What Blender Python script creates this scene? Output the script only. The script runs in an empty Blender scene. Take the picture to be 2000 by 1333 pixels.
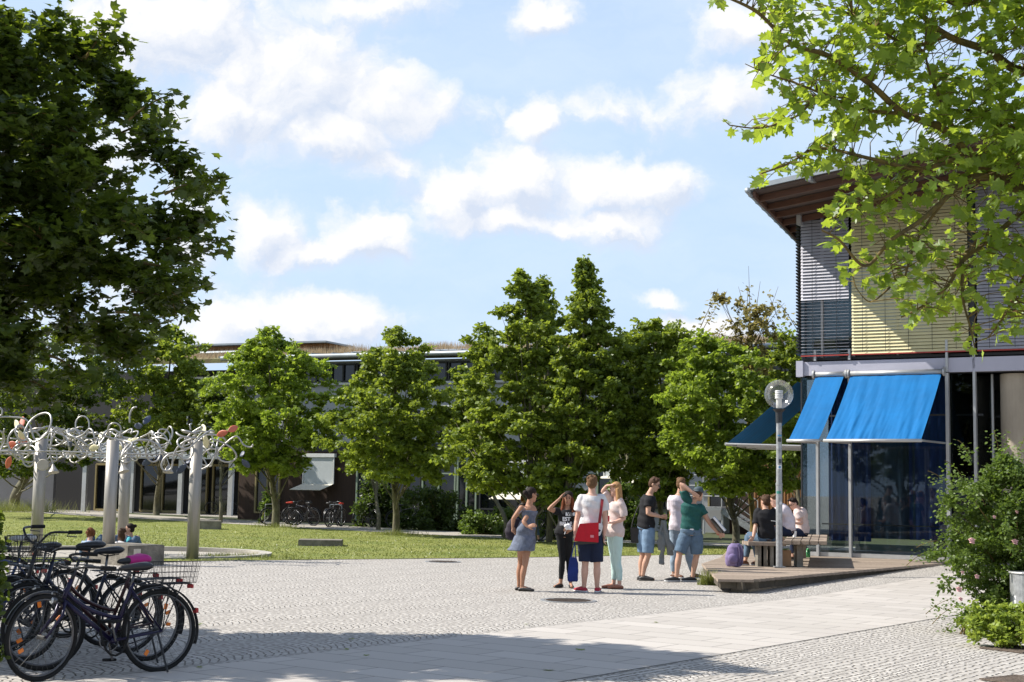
import bpy, bmesh, math, random
import numpy as np
from mathutils import Vector, Matrix, noise as mnoise
random.seed(7); NR = np.random.default_rng(7)
sc = bpy.context.scene
COL = sc.collection

# ------------------------------------------------------------------ camera
FPX = 2800.0; CAMZ = 1.6
PITCH = math.atan2(288.5, FPX); ROLL = math.radians(1.0)
_f = Vector((0, math.cos(PITCH), math.sin(PITCH)))
_u0 = Vector((0, -math.sin(PITCH), math.cos(PITCH))); _r0 = Vector((1, 0, 0))
_r = _r0*math.cos(ROLL) + _u0*math.sin(ROLL)
_u = _u0*math.cos(ROLL) - _r0*math.sin(ROLL)
cam_d = bpy.data.cameras.new("camera"); cam = bpy.data.objects.new("camera", cam_d); COL.objects.link(cam)
cam_d.sensor_width = 36; cam_d.lens = 36*FPX/2000; cam_d.clip_start = .1; cam_d.clip_end = 3000
M = Matrix((( _r.x, _u.x, -_f.x, 0), (_r.y, _u.y, -_f.y, 0), (_r.z, _u.z, -_f.z, CAMZ), (0, 0, 0, 1)))
cam.matrix_world = M
sc.camera = cam

# ------------------------------------------------------------------ sun, sky, exposure
SUN = Vector((-1, .14, .98)).normalized()
sun_d = bpy.data.lights.new("sun", 'SUN'); sun = bpy.data.objects.new("sun", sun_d); COL.objects.link(sun)
sun_d.energy = 5.0; sun_d.angle = math.radians(.53); sun_d.color = (1, .95, .87)
sun.rotation_euler = SUN.to_track_quat('Z', 'Y').to_euler()
sc.view_settings.view_transform = 'Standard'; sc.view_settings.look = 'None'
sc.view_settings.gamma = 1; sc.view_settings.use_curve_mapping = False
sc.view_settings.exposure = 0.62

def ray(px, py): return _f*FPX + _r*(px-1000) - _u*(py-666.5)
def P(px, py, Y):
    d = ray(px, py); return Vector((0, 0, CAMZ)) + d*(Y/d.y)
def G(px, py, z=0.0):
    d = ray(px, py); return Vector((0, 0, CAMZ)) + d*((z-CAMZ)/d.z)

# sky: Nishita plus clouds laid out by direction
w = bpy.data.worlds.new("World"); sc.world = w; w.use_nodes = True
NT = w.node_tree; N = NT.nodes; L = NT.links; N.clear()
def nd(nt, t, **kw):
    n = nt.nodes.new(t)
    for k, v in kw.items(): setattr(n, k, v)
    return n
def setin(nt, sock, v):
    if isinstance(v, bpy.types.NodeSocket): nt.links.new(v, sock)
    else: sock.default_value = v
def mth(nt, op, a, b=None, c=None, clamp=False):
    n = nt.nodes.new('ShaderNodeMath'); n.operation = op; n.use_clamp = clamp
    setin(nt, n.inputs[0], a)
    if b is not None: setin(nt, n.inputs[1], b)
    if c is not None: setin(nt, n.inputs[2], c)
    return n.outputs[0]
def vmt(nt, op, a, b=None, out=0):
    n = nt.nodes.new('ShaderNodeVectorMath'); n.operation = op
    setin(nt, n.inputs[0], a)
    if b is not None: setin(nt, n.inputs[1], b)
    return n.outputs[out]
def mixc(nt, f, a, b, bt='MIX'):
    n = nt.nodes.new('ShaderNodeMix'); n.data_type = 'RGBA'; n.blend_type = bt
    setin(nt, n.inputs[0], f); setin(nt, n.inputs[6], a); setin(nt, n.inputs[7], b)
    return n.outputs[2]
def c4(c): return (c[0], c[1], c[2], 1)
sky = nd(NT, 'ShaderNodeTexSky'); sky.sky_type = 'NISHITA'; sky.sun_disc = False
sky.sun_elevation = math.asin(SUN.z); sky.sun_rotation = math.atan2(SUN.x, SUN.y)
sky.air_density = 1.3; sky.dust_density = 2.0; sky.ozone_density = 1.2
tc = nd(NT, 'ShaderNodeTexCoord')
sp = nd(NT, 'ShaderNodeSeparateXYZ'); L.new(tc.outputs['Generated'], sp.inputs[0])
ya = mth(NT, 'MAXIMUM', mth(NT, 'ABSOLUTE', sp.outputs[1]), .08)
u_ = mth(NT, 'DIVIDE', sp.outputs[0], ya); v_ = mth(NT, 'DIVIDE', sp.outputs[2], ya)
cmb = nd(NT, 'ShaderNodeCombineXYZ'); L.new(u_, cmb.inputs[0]); L.new(v_, cmb.inputs[1])
uv = cmb.outputs[0]
def fbm(vec, scale, detail=8, rough=.55, dist=0.0):
    n = nd(NT, 'ShaderNodeTexNoise'); n.noise_dimensions = '3D'
    L.new(vec, n.inputs['Vector']); n.inputs['Scale'].default_value = scale
    n.inputs['Detail'].default_value = detail; n.inputs['Roughness'].default_value = rough
    n.inputs['Distortion'].default_value = dist
    return n.outputs[0]
BLOBS = [(330,60,240,150,1),(560,150,260,160,1),(760,200,130,90,1),(620,260,190,60,.8),(700,10,150,45,.7),(470,215,200,120,.9),(1055,30,95,42,.9),(1055,245,65,65,.75),
         (900,380,115,70,1),(1010,350,120,80,1),(1160,370,120,65,1),(1180,435,130,48,.9),(960,430,150,40,.9),(1290,360,90,50,.7),
         (520,450,80,65,1),(700,460,110,55,1),(610,490,160,40,.9),(640,620,170,60,1),(440,620,130,60,.7),(1285,583,50,20,.7),
         (1420,200,120,75,.85),(1480,40,130,60,.85),(1360,650,120,40,.7),(760,330,60,30,.5),(380,420,60,150,.5),(1150,215,200,35,.4)]
warp = nd(NT, 'ShaderNodeTexNoise'); L.new(uv, warp.inputs['Vector']); warp.inputs['Scale'].default_value = 24
warp.inputs['Detail'].default_value = 5; warp.inputs['Roughness'].default_value = .6
wv = vmt(NT, 'SUBTRACT', warp.outputs['Color'], (.5, .5, .5))
sc_n = nd(NT, 'ShaderNodeVectorMath', operation='SCALE'); L.new(wv, sc_n.inputs[0]); sc_n.inputs[3].default_value = .042
uvw = vmt(NT, 'ADD', uv, sc_n.outputs[0])
def density(vec):
    best = None
    for (px, py, a, b, s) in BLOBS:
        d = ray(px, py); cu, cv = d.x/d.y, d.z/d.y
        e = vmt(NT, 'MULTIPLY', vmt(NT, 'SUBTRACT', vec, (cu, cv, 0)), (FPX/a, FPX/b, 0))
        e = vmt(NT, 'LENGTH', e, out=1)
        e = mth(NT, 'MULTIPLY_ADD', e, -s, s)
        best = e if best is None else mth(NT, 'MAXIMUM', best, e)
    best = mth(NT, 'MAXIMUM', best, mth(NT, 'MULTIPLY_ADD', fbm(vec, 3.2, 3), 3.0, -1.9))
    n = fbm(vec, 15, 9, .58, .3)
    return mth(NT, 'ADD', best, mth(NT, 'MULTIPLY_ADD', n, 2.3, -1.12))
den = density(uvw)
den2 = density(vmt(NT, 'ADD', uvw, (-.010, .013, 0)))
cr = nd(NT, 'ShaderNodeMapRange', interpolation_type='SMOOTHSTEP'); L.new(den, cr.inputs[0]); cr.inputs[1].default_value = -.20; cr.inputs[2].default_value = .52
mask = cr.outputs[0]
lit = mth(NT, 'MULTIPLY_ADD', mth(NT, 'SUBTRACT', den, den2), 1.5, .62, clamp=True)
thick = nd(NT, 'ShaderNodeMapRange'); L.new(den, thick.inputs[0]); thick.inputs[1].default_value = .5; thick.inputs[2].default_value = 1.5
lit = mth(NT, 'SUBTRACT', lit, mth(NT, 'MULTIPLY', thick.outputs[0], .12), clamp=True)
ccol = mixc(NT, lit, c4((5.2, 5.8, 6.9)), c4((7.6, 7.6, 7.7)))
# thin high haze, whiter towards the horizon
hz = nd(NT, 'ShaderNodeMapRange'); L.new(v_, hz.inputs[0]); hz.inputs[1].default_value = .0; hz.inputs[2].default_value = .45
hz.inputs[3].default_value = .90; hz.inputs[4].default_value = .62
base = mixc(NT, hz.outputs[0], sky.outputs[0], c4((3.9, 5.7, 8.4)))
zf = nd(NT, 'ShaderNodeMapRange', interpolation_type='SMOOTHSTEP'); L.new(sp.outputs[2], zf.inputs[0]); zf.inputs[1].default_value = .34; zf.inputs[2].default_value = .60
base = mixc(NT, mth(NT, 'MULTIPLY', zf.outputs[0], .85), base, c4((.7, 1.5, 3.6)))
wisp = mth(NT, 'MULTIPLY', fbm(vmt(NT, 'MULTIPLY', uvw, (1, 3.2, 1)), 5, 6, .6), .55)
base = mixc(NT, wisp, base, c4((7.6, 8.0, 8.5)))
allc = mixc(NT, mth(NT, 'MULTIPLY', mask, mth(NT, 'MULTIPLY_ADD', zf.outputs[0], -.75, 1)), base, ccol)
bg = nd(NT, 'ShaderNodeBackground'); bg.inputs[1].default_value = .088; L.new(allc, bg.inputs[0])
wo = nd(NT, 'ShaderNodeOutputWorld'); L.new(bg.outputs[0], wo.inputs[0])

# ------------------------------------------------------------------ helpers
ORIG = {}
def link(o): COL.objects.link(o); return o
def tag(o, label=None, cat=None, group=None, kind=None):
    if label: o['label'] = label
    if cat: o['category'] = cat
    if group: o['group'] = group
    if kind: o['kind'] = kind
    return o
def thing(name, label, cat, loc=(0, 0, 0), group=None):
    o = bpy.data.objects.new(name, None); o.empty_display_size = .2; link(o)
    o.location = loc; ORIG[o.name] = Vector(loc); return tag(o, label, cat, group)
def copy_tree(o, parent=None):
    c = o.copy(); COL.objects.link(c)
    if parent is not None: c.parent = parent
    for ch in list(o.children): copy_tree(ch, c)
    return c
def link_mesh(name, me, mat_, parent=None, shift=True):
    o = bpy.data.objects.new(name, me)
    if mat_ is not None:
        for m in (mat_ if isinstance(mat_, (list, tuple)) else [mat_]): me.materials.append(m)
    link(o)
    if parent is not None:
        og = ORIG.get(parent.name, Vector((0, 0, 0)))
        if shift and og.length > 0: me.transform(Matrix.Translation(-og))
        o.parent = parent; ORIG[o.name] = og if shift else Vector((0, 0, 0))
    return o
def np_mesh(name, V, F, smooth=False):
    V = np.asarray(V, dtype=np.float32); F = np.asarray(F, dtype=np.int32); k = F.shape[1]
    me = bpy.data.meshes.new(name)
    me.vertices.add(len(V)); me.vertices.foreach_set('co', V.ravel())
    me.loops.add(F.size); me.loops.foreach_set('vertex_index', F.ravel())
    me.polygons.add(len(F)); me.polygons.foreach_set('loop_start', np.arange(0, F.size, k, dtype=np.int32))
    me.polygons.foreach_set('use_smooth', np.full(len(F), smooth, dtype=bool))
    me.update(calc_edges=True); return me
def frame_of(d):
    d = Vector(d).normalized()
    a = Vector((0, 0, 1)) if abs(d.z) < .9 else Vector((1, 0, 0))
    x = a.cross(d).normalized(); return x, d.cross(x).normalized(), d
class MB:
    def __init__(s): s.v = []; s.f = []; s.mi = []; s.m = 0
    def face(s, *i): s.f.append(tuple(i)); s.mi.append(s.m)
    def hexa(s, pts):
        n = len(s.v); s.v += [tuple(p) for p in pts]
        for q in ((0,3,2,1),(4,5,6,7),(0,1,5,4),(1,2,6,5),(2,3,7,6),(3,0,4,7)): s.face(*[n+i for i in q])
        return s
    def box(s, c, size, ax=None):
        c = Vector(c); X, Y, Z = ax if ax else (Vector((1,0,0)), Vector((0,1,0)), Vector((0,0,1)))
        X = X*size[0]/2; Y = Y*size[1]/2; Z = Z*size[2]/2
        return s.hexa([c-X-Y-Z, c+X-Y-Z, c+X+Y-Z, c-X+Y-Z, c-X-Y+Z, c+X-Y+Z, c+X+Y+Z, c-X+Y+Z])
    def beam(s, a, b, wd, ht, up=(0, 0, 1)):
        a = Vector(a); b = Vector(b); d = (b-a)
        x = d.cross(Vector(up)).normalized(); z = x.cross(d).normalized()
        return s.box((a+b)/2, (wd, d.length, ht), (x, d.normalized(), z))
    def prism(s, poly, z0, z1):
        n = len(s.v); k = len(poly)
        s.v += [(p[0], p[1], z0) for p in poly] + [(p[0], p[1], z1) for p in poly]
        s.face(*[n+k+i for i in range(k)]); s.face(*[n+k-1-i for i in range(k)])
        for i in range(k): j = (i+1) % k; s.face(n+i, n+j, n+k+j, n+k+i)
        return s
    def slab(s, poly, th):      # polygon of 3-D points given thickness downwards
        n = len(s.v); k = len(poly); th = Vector(th) if not isinstance(th, (int, float)) else Vector((0, 0, -th))
        s.v += [tuple(Vector(p)) for p in poly] + [tuple(Vector(p)+th) for p in poly]
        s.face(*[n+i for i in range(k)]); s.face(*[n+2*k-1-i for i in range(k)])
        for i in range(k): j = (i+1) % k; s.face(n+i, n+k+i, n+k+j, n+j)
        return s
    def rings(s, rr, cap=True, closed=False):
        n = len(s.v); k = len(rr[0])
        for r in rr: s.v += [tuple(p) for p in r]
        m = len(rr)
        for a in range(m if closed else m-1):
            b = (a+1) % m
            for i in range(k): j = (i+1) % k; s.face(n+a*k+i, n+a*k+j, n+b*k+j, n+b*k+i)
        if cap and not closed:
            s.face(*[n+k-1-i for i in range(k)]); s.face(*[n+(m-1)*k+i for i in range(k)])
        return s
    def tube(s, pts, r, seg=8, cap=True, closed=False):
        pts = [Vector(p) for p in pts]; m = len(pts); rr = []
        rad = r if isinstance(r, (list, tuple)) else [r]*m
        px = None
        for i, p in enumerate(pts):
            if closed: d = pts[(i+1) % m]-pts[i-1]
            else: d = pts[min(i+1, m-1)]-pts[max(i-1, 0)]
            if d.length < 1e-9: d = Vector((0, 0, 1))
            d.normalize()
            if px is None: x, y, _ = frame_of(d)
            else:
                x = px - d*px.dot(d)
                if x.length < 1e-6: x, y, _ = frame_of(d)
                x.normalize(); y = d.cross(x)
            px = x
            rr.append([p + (x*math.cos(t)+y*math.sin(t))*rad[i] for t in (2*math.pi*k/seg for k in range(seg))])
        return s.rings(rr, cap, closed)
    def cyl(s, a, b, r, r2=None, seg=16): return s.tube([a, b], [r, r if r2 is None else r2], seg)
    def loft(s, secs, seg=16, cap=True):   # (centre, vecX, vecY)
        return s.rings([[Vector(c)+Vector(x)*math.cos(t)+Vector(y)*math.sin(t) for t in (2*math.pi*k/seg for k in range(seg))] for c, x, y in secs], cap)
    def ell(s, c, rx, ry, rz, ax=None, seg=14, rg=9):
        c = Vector(c); X, Y, Z = ax if ax else (Vector((1,0,0)), Vector((0,1,0)), Vector((0,0,1)))
        secs = []
        for i in range(1, rg):
            a = math.pi*i/rg; z = -math.cos(a)*rz; q = math.sin(a)
            secs.append((c+Z*z, X*rx*q, Y*ry*q))
        secs = [(c-Z*rz*.999, X*rx*.02, Y*ry*.02)]+secs+[(c+Z*rz*.999, X*rx*.02, Y*ry*.02)]
        return s.loft(secs, seg)
    def sheet(s, fn, nu, nv):
        n = len(s.v)
        for j in range(nv+1):
            for i in range(nu+1): s.v.append(tuple(fn(i/nu, j/nv)))
        for j in range(nv):
            for i in range(nu):
                a = n+j*(nu+1)+i; s.face(a, a+1, a+nu+2, a+nu+1)
        return s
    def mesh(s, name, smooth=False):
        me = bpy.data.meshes.new(name); me.from_pydata(s.v, [], s.f); me.update()
        if any(s.mi): me.polygons.foreach_set('material_index', s.mi)
        if smooth: me.polygons.foreach_set('use_smooth', [True]*len(me.polygons))
        return me
    def build(s, name, mat_, parent=None, smooth=False, bevel=0, solid=0):
        me = s.mesh(name, smooth)
        if bevel or solid:
            bm = bmesh.new(); bm.from_mesh(me)
            if solid: bmesh.ops.solidify(bm, geom=bm.faces[:], thickness=solid)
            if bevel: bmesh.ops.bevel(bm, geom=[e for e in bm.edges if len(e.link_faces) == 2 and e.calc_face_angle(0) > .5], offset=bevel, segments=2, affect='EDGES')
            bm.to_mesh(me); bm.free()
        return link_mesh(name, me, mat_, parent)

def bez(a, b, c, d, n):
    a, b, c, d = map(Vector, (a, b, c, d)); o = []
    for i in range(n+1):
        t = i/n; q = 1-t; o.append(a*q*q*q + b*3*q*q*t + c*3*q*t*t + d*t*t*t)
    return o
def smooth_path(pts, n=6):
    pts = [Vector(p) for p in pts]; o = []
    for i in range(len(pts)-1):
        p0 = pts[max(i-1, 0)]; p1 = pts[i]; p2 = pts[i+1]; p3 = pts[min(i+2, len(pts)-1)]
        for k in range(n):
            t = k/n
            o.append(.5*((2*p1)+(p2-p0)*t+(2*p0-5*p1+4*p2-p3)*t*t+(3*p1-p0-3*p2+p3)*t*t*t))
    o.append(pts[-1]); return o

# ------------------------------------------------------------------ materials
def new_mat(name):
    m = bpy.data.materials.new(name); m.use_nodes = True; nt = m.node_tree
    b = nt.nodes['Principled BSDF']; return m, nt, b
def mat(name, col, rough=.6, metal=0, var=.12, scale=6, bump=.0, bscale=30, stretch=None, col2=None, spec=.5, coord='Object'):
    m, nt, b = new_mat(name)
    tcn = nd(nt, 'ShaderNodeTexCoord'); vec = tcn.outputs[coord]
    if stretch: vec = vmt(nt, 'MULTIPLY', vec, stretch)
    n = nd(nt, 'ShaderNodeTexNoise'); nt.links.new(vec, n.inputs['Vector']); n.inputs['Scale'].default_value = scale; n.inputs['Detail'].default_value = 6
    n.inputs['Roughness'].default_value = .65
    a = c4([x*(1-var) for x in col]); c = c4([min(1, x*(1+var)) for x in (col2 or col)])
    mr = nd(nt, 'ShaderNodeMapRange'); nt.links.new(n.outputs[0], mr.inputs[0]); mr.inputs[1].default_value = .3; mr.inputs[2].default_value = .7
    nt.links.new(mixc(nt, mr.outputs[0], a, c), b.inputs['Base Color'])
    b.inputs['Metallic'].default_value = metal; b.inputs['Specular IOR Level'].default_value = spec
    rr = mth(nt, 'MULTIPLY_ADD', n.outputs[0], .25, rough-.12, clamp=True); nt.links.new(rr, b.inputs['Roughness'])
    if bump:
        n2 = nd(nt, 'ShaderNodeTexNoise'); nt.links.new(vec, n2.inputs['Vector']); n2.inputs['Scale'].default_value = bscale; n2.inputs['Detail'].default_value = 4
        bp = nd(nt, 'ShaderNodeBump'); bp.inputs['Strength'].default_value = bump; bp.inputs['Distance'].default_value = .02
        nt.links.new(n2.outputs[0], bp.inputs['Height']); nt.links.new(bp.outputs[0], b.inputs['Normal'])
    return m
def leaf_mat(name, col, col2, trans=.45, tcol=None, rough=.45):
    m, nt, b = new_mat(name)
    g = nd(nt, 'ShaderNodeNewGeometry'); rnd = g.outputs['Random Per Island']
    oi = nd(nt, 'ShaderNodeTexCoord'); n = nd(nt, 'ShaderNodeTexNoise'); nt.links.new(oi.outputs['Object'], n.inputs['Vector']); n.inputs['Scale'].default_value = .9; n.inputs['Detail'].default_value = 2
    fac = mth(nt, 'ADD', mth(nt, 'MULTIPLY', rnd, .6), mth(nt, 'MULTIPLY_ADD', n.outputs[0], 1.2, -.4), clamp=True)
    cc = mixc(nt, fac, c4(col), c4(col2))
    nt.links.new(cc, b.inputs['Base Color']); b.inputs['Roughness'].default_value = rough; b.inputs['Specular IOR Level'].default_value = .45
    t = nd(nt, 'ShaderNodeBsdfTranslucent')
    tc_ = tcol or (min(1, col2[0]*2.4), min(1, col2[1]*2.1), col2[2]*.6)
    nt.links.new(mixc(nt, fac, c4([x*.75 for x in tc_]), c4(tc_)), t.inputs[0])
    mx = nd(nt, 'ShaderNodeMixShader'); mx.inputs[0].default_value = trans
    nt.links.new(b.outputs[0], mx.inputs[1]); nt.links.new(t.outputs[0], mx.inputs[2])
    nt.links.new(mx.outputs[0], nt.nodes['Material Output'].inputs[0]); return m
def glass_mat(name, tint=(.55, .62, .62), refl=.12):
    m, nt, b = new_mat(name); nt.nodes.remove(b)
    t = nd(nt, 'ShaderNodeBsdfTransparent'); t.inputs[0].default_value = c4(tint)
    g = nd(nt, 'ShaderNodeBsdfGlossy'); g.inputs['Roughness'].default_value = .015; g.inputs[0].default_value = (.85, .88, .9, 1)
    fr = nd(nt, 'ShaderNodeFresnel'); fr.inputs[0].default_value = 1.5
    f = mth(nt, 'MULTIPLY_ADD', fr.outputs[0], .75, refl-.10, clamp=True)
    mx = nd(nt, 'ShaderNodeMixShader'); nt.links.new(f, mx.inputs[0]); nt.links.new(t.outputs[0], mx.inputs[1]); nt.links.new(g.outputs[0], mx.inputs[2])
    nt.links.new(mx.outputs[0], nt.nodes['Material Output'].inputs[0]); return m

PAVE = (.6, .8)   # direction of the slab walk
def pave_coords(nt):
    g = nd(nt, 'ShaderNodeNewGeometry'); s = nd(nt, 'ShaderNodeSeparateXYZ'); nt.links.new(g.outputs['Position'], s.inputs[0])
    q = mth(nt, 'ADD', mth(nt, 'MULTIPLY', s.outputs[0], .6), mth(nt, 'MULTIPLY', s.outputs[1], .8))
    p = mth(nt, 'SUBTRACT', mth(nt, 'MULTIPLY', s.outputs[0], .8), mth(nt, 'MULTIPLY', s.outputs[1], .6))
    return g.outputs['Position'], p, q
def cobble_mat():
    m, nt, b = new_mat('granite_cobbles'); pos, p, q = pave_coords(nt)
    W = 1.25
    uu = mth(nt, 'SUBTRACT', mth(nt, 'MULTIPLY', mth(nt, 'FRACT', mth(nt, 'DIVIDE', p, W)), W), W/2)
    arc = mth(nt, 'SQRT', mth(nt, 'SUBTRACT', .62, mth(nt, 'MULTIPLY', uu, uu)))
    vv = mth(nt, 'SUBTRACT', q, mth(nt, 'MULTIPLY', arc, 1.0))
    # keep stones roughly even along the arc
    cx = nd(nt, 'ShaderNodeCombineXYZ')
    ang = mth(nt, 'ARCSINE', mth(nt, 'DIVIDE', uu, .79))
    setin(nt, cx.inputs[0], mth(nt, 'ADD', mth(nt, 'MULTIPLY', ang, .79/.098), mth(nt, 'MULTIPLY', mth(nt, 'FLOOR', mth(nt, 'DIVIDE', p, W)), 31.3)))
    setin(nt, cx.inputs[1], mth(nt, 'DIVIDE', vv, .098))
    vo = nd(nt, 'ShaderNodeTexVoronoi'); vo.voronoi_dimensions = '2D'; vo.feature = 'DISTANCE_TO_EDGE'; nt.links.new(cx.outputs[0], vo.inputs['Vector']); vo.inputs['Scale'].default_value = 1; vo.inputs['Randomness'].default_value = .42
    vc = nd(nt, 'ShaderNodeTexVoronoi'); vc.voronoi_dimensions = '2D'; nt.links.new(cx.outputs[0], vc.inputs['Vector']); vc.inputs['Scale'].default_value = 1; vc.inputs['Randomness'].default_value = .42
    h = nd(nt, 'ShaderNodeMapRange', interpolation_type='SMOOTHSTEP'); nt.links.new(vo.outputs[0], h.inputs[0]); h.inputs[1].default_value = .02; h.inputs[2].default_value = .17
    big = nd(nt, 'ShaderNodeTexNoise'); nt.links.new(pos, big.inputs['Vector']); big.inputs['Scale'].default_value = .35; big.inputs['Detail'].default_value = 5
    fine = nd(nt, 'ShaderNodeTexNoise'); nt.links.new(pos, fine.inputs['Vector']); fine.inputs['Scale'].default_value = 60; fine.inputs['Detail'].default_value = 4
    vsep = nd(nt, 'ShaderNodeSeparateColor'); nt.links.new(vc.outputs['Color'], vsep.inputs[0])
    base = mixc(nt, vsep.outputs[0], c4((.38, .35, .315)), c4((.56, .525, .475)))
    base = mixc(nt, mth(nt, 'MULTIPLY', big.outputs[0], .55), base, c4((.37, .34, .30)))
    base = mixc(nt, mth(nt, 'MULTIPLY', fine.outputs[0], .25), base, c4((.62, .6, .57)))
    jn = mixc(nt, big.outputs[0], c4((.13, .115, .095)), c4((.21, .185, .155)))
    nt.links.new(mixc(nt, h.outputs[0], jn, base), b.inputs['Base Color'])
    b.inputs['Roughness'].default_value = .82
    hh = mth(nt, 'ADD', mth(nt, 'MULTIPLY', h.outputs[0], mth(nt, 'MULTIPLY_ADD', vsep.outputs[1], .5, .8)), mth(nt, 'MULTIPLY', fine.outputs[0], .25))
    bp = nd(nt, 'ShaderNodeBump'); bp.inputs['Strength'].default_value = .75; bp.inputs['Distance'].default_value = .017
    nt.links.new(hh, bp.inputs['Height']); nt.links.new(bp.outputs[0], b.inputs['Normal']); return m
def slab_mat():
    m, nt, b = new_mat('granite_slabs'); pos, p, q = pave_coords(nt)
    cx = nd(nt, 'ShaderNodeCombineXYZ'); setin(nt, cx.inputs[0], q); setin(nt, cx.inputs[1], mth(nt, 'ADD', p, 20))
    # courses across the walk: rotate bricks by swapping axes
    br = nd(nt, 'ShaderNodeTexBrick'); sw = nd(nt, 'ShaderNodeCombineXYZ'); setin(nt, sw.inputs[0], p); setin(nt, sw.inputs[1], q)
    nt.links.new(sw.outputs[0], br.inputs['Vector']); br.inputs['Scale'].default_value = 1
    br.inputs['Mortar Size'].default_value = .010; br.inputs['Mortar Smooth'].default_value = .3; br.inputs['Brick Width'].default_value = .92; br.inputs['Row Height'].default_value = .46
    br.offset = .41; br.inputs['Color1'].default_value = c4((.40, .365, .32)); br.inputs['Color2'].default_value = c4((.50, .46, .41)); br.inputs['Mortar'].default_value = c4((.10, .085, .07)); br.inputs['Bias'].default_value = 0
    big = nd(nt, 'ShaderNodeTexNoise'); nt.links.new(pos, big.inputs['Vector']); big.inputs['Scale'].default_value = .8; big.inputs['Detail'].default_value = 6
    fine = nd(nt, 'ShaderNodeTexNoise'); nt.links.new(pos, fine.inputs['Vector']); fine.inputs['Scale'].default_value = 90; fine.inputs['Detail'].default_value = 3
    base = mixc(nt, mth(nt, 'MULTIPLY', big.outputs[0], .4), br.outputs['Color'], c4((.33, .30, .27)))
    base = mixc(nt, mth(nt, 'MULTIPLY', fine.outputs[0], .3), base, c4((.52, .49, .46)))
    nt.links.new(base, b.inputs['Base Color']); b.inputs['Roughness'].default_value = .7
    bp = nd(nt, 'ShaderNodeBump'); bp.inputs['Strength'].default_value = .5; bp.inputs['Distance'].default_value = .008
    nt.links.new(mth(nt, 'ADD', mth(nt, 'MULTIPLY', br.outputs['Fac'], -1), mth(nt, 'MULTIPLY', fine.outputs[0], .3)), bp.inputs['Height']); nt.links.new(bp.outputs[0], b.inputs['Normal']); return m

M_cob = cobble_mat(); M_slab = slab_mat()
M_lawn = mat('lawn_grass', (.14, .18, .035), .9, var=.15, scale=.5, bump=.3, bscale=40, col2=(.21, .215, .06), spec=.2)
M_blade = leaf_mat('grass_blades', (.12, .15, .03), (.21, .22, .055), .30, tcol=(.34, .38, .08))
M_gravel = mat('path_gravel', (.36, .33, .28), .9, var=.2, scale=9, bump=.4, bscale=60)
M_soil = mat('soil', (.06, .05, .03), .95, var=.4, scale=3, bump=.6, bscale=20, col2=(.05, .07, .02))
M_conc = mat('concrete', (.40, .375, .32), .85, var=.22, scale=3, bump=.3, bscale=40, stretch=(1, 1, .6))
M_concd = mat('weathered_concrete', (.15, .13, .10), .9, var=.35, scale=4, bump=.5, bscale=45, col2=(.21, .19, .155))
M_steel = mat('brushed_steel', (.36, .335, .295), .45, .45, var=.12, scale=3, stretch=(8, 8, .4))
M_tubes = mat('sculpture_tubes', (.40, .385, .36), .38, .6, var=.08, scale=8)
M_galv = mat('galvanised_steel', (.36, .37, .375), .5, .55, var=.25, scale=14)
M_alu = mat('aluminium_frame', (.45, .455, .45), .45, .5, var=.06)
M_zinc = mat('zinc_sheet', (.27, .30, .32), .5, .45, var=.12, scale=2)
M_blackp = mat('black_paint', (.012, .012, .014), .35, 0, var=.2, scale=10)
M_rubber = mat('rubber', (.008, .008, .008), .9, 0, var=.2, scale=20)
M_chrome = mat('chrome', (.12, .12, .125), .3, .9, var=.05)
M_wood = mat('weathered_deck_wood', (.35, .275, .21), .85, var=.25, scale=3, bump=.3, bscale=30, stretch=(6, 6, 6))
def island_var(m, amt):
    nt = m.node_tree; b = nt.nodes['Principled BSDF']; lk = b.inputs['Base Color'].links[0]; src = lk.from_socket
    g = nd(nt, 'ShaderNodeNewGeometry'); nt.links.new(mixc(nt, mth(nt, 'MULTIPLY', g.outputs['Random Per Island'], amt), src, c4((.10, .08, .06))), b.inputs['Base Color'])
island_var(M_wood, .30)
M_bark = mat('bark', (.095, .08, .055), .95, var=.4, scale=9, bump=.9, bscale=30, stretch=(1, 1, .35), col2=(.14, .13, .075))
M_twig = mat('twig_bark', (.085, .065, .03), .9, var=.3, scale=12, bump=.4, bscale=40, col2=(.17, .12, .03))
M_iron = mat('cast_iron', (.16, .125, .10), .7, .5, var=.3, scale=12, bump=.4, bscale=50)

# ------------------------------------------------------------------ ground
def sm(t): t = max(0, min(1, t)); return t*t*(3-2*t)
def gz(x, y): return .22*sm((x-1.2)/2.6)*max(0, min(1, (.6*x+.8*y-21)/10.2))*(1-sm((y-32.5)/3.5))
def gp(px, py):                       # point on the real ground below a direction
    z = 0
    for _ in range(6):
        p = G(px, py, z); z = gz(p.x, p.y)
    return Vector((p.x, p.y, z))
def grid(x0, x1, y0, y1, st, dz=0):
    nx = int((x1-x0)/st); ny = int((y1-y0)/st); X, Y = np.meshgrid(np.linspace(x0, x1, nx+1), np.linspace(y0, y1, ny+1))
    f = lambda t: np.clip(t, 0, 1)**2*(3-2*np.clip(t, 0, 1))
    Z = .22*f((X-1.2)/2.6)*np.clip((.6*X+.8*Y-21)/10.2, 0, 1)*(1-f((Y-32.5)/3.5))+dz
    V = np.stack([X.ravel(), Y.ravel(), Z.ravel()], 1); i = np.arange(nx*ny); r = i//nx*(nx+1)+i % nx
    return V, np.stack([r, r+1, r+nx+2, r+nx+1], 1)
V, F = grid(-16, 24, 2, 62, .5)
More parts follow.
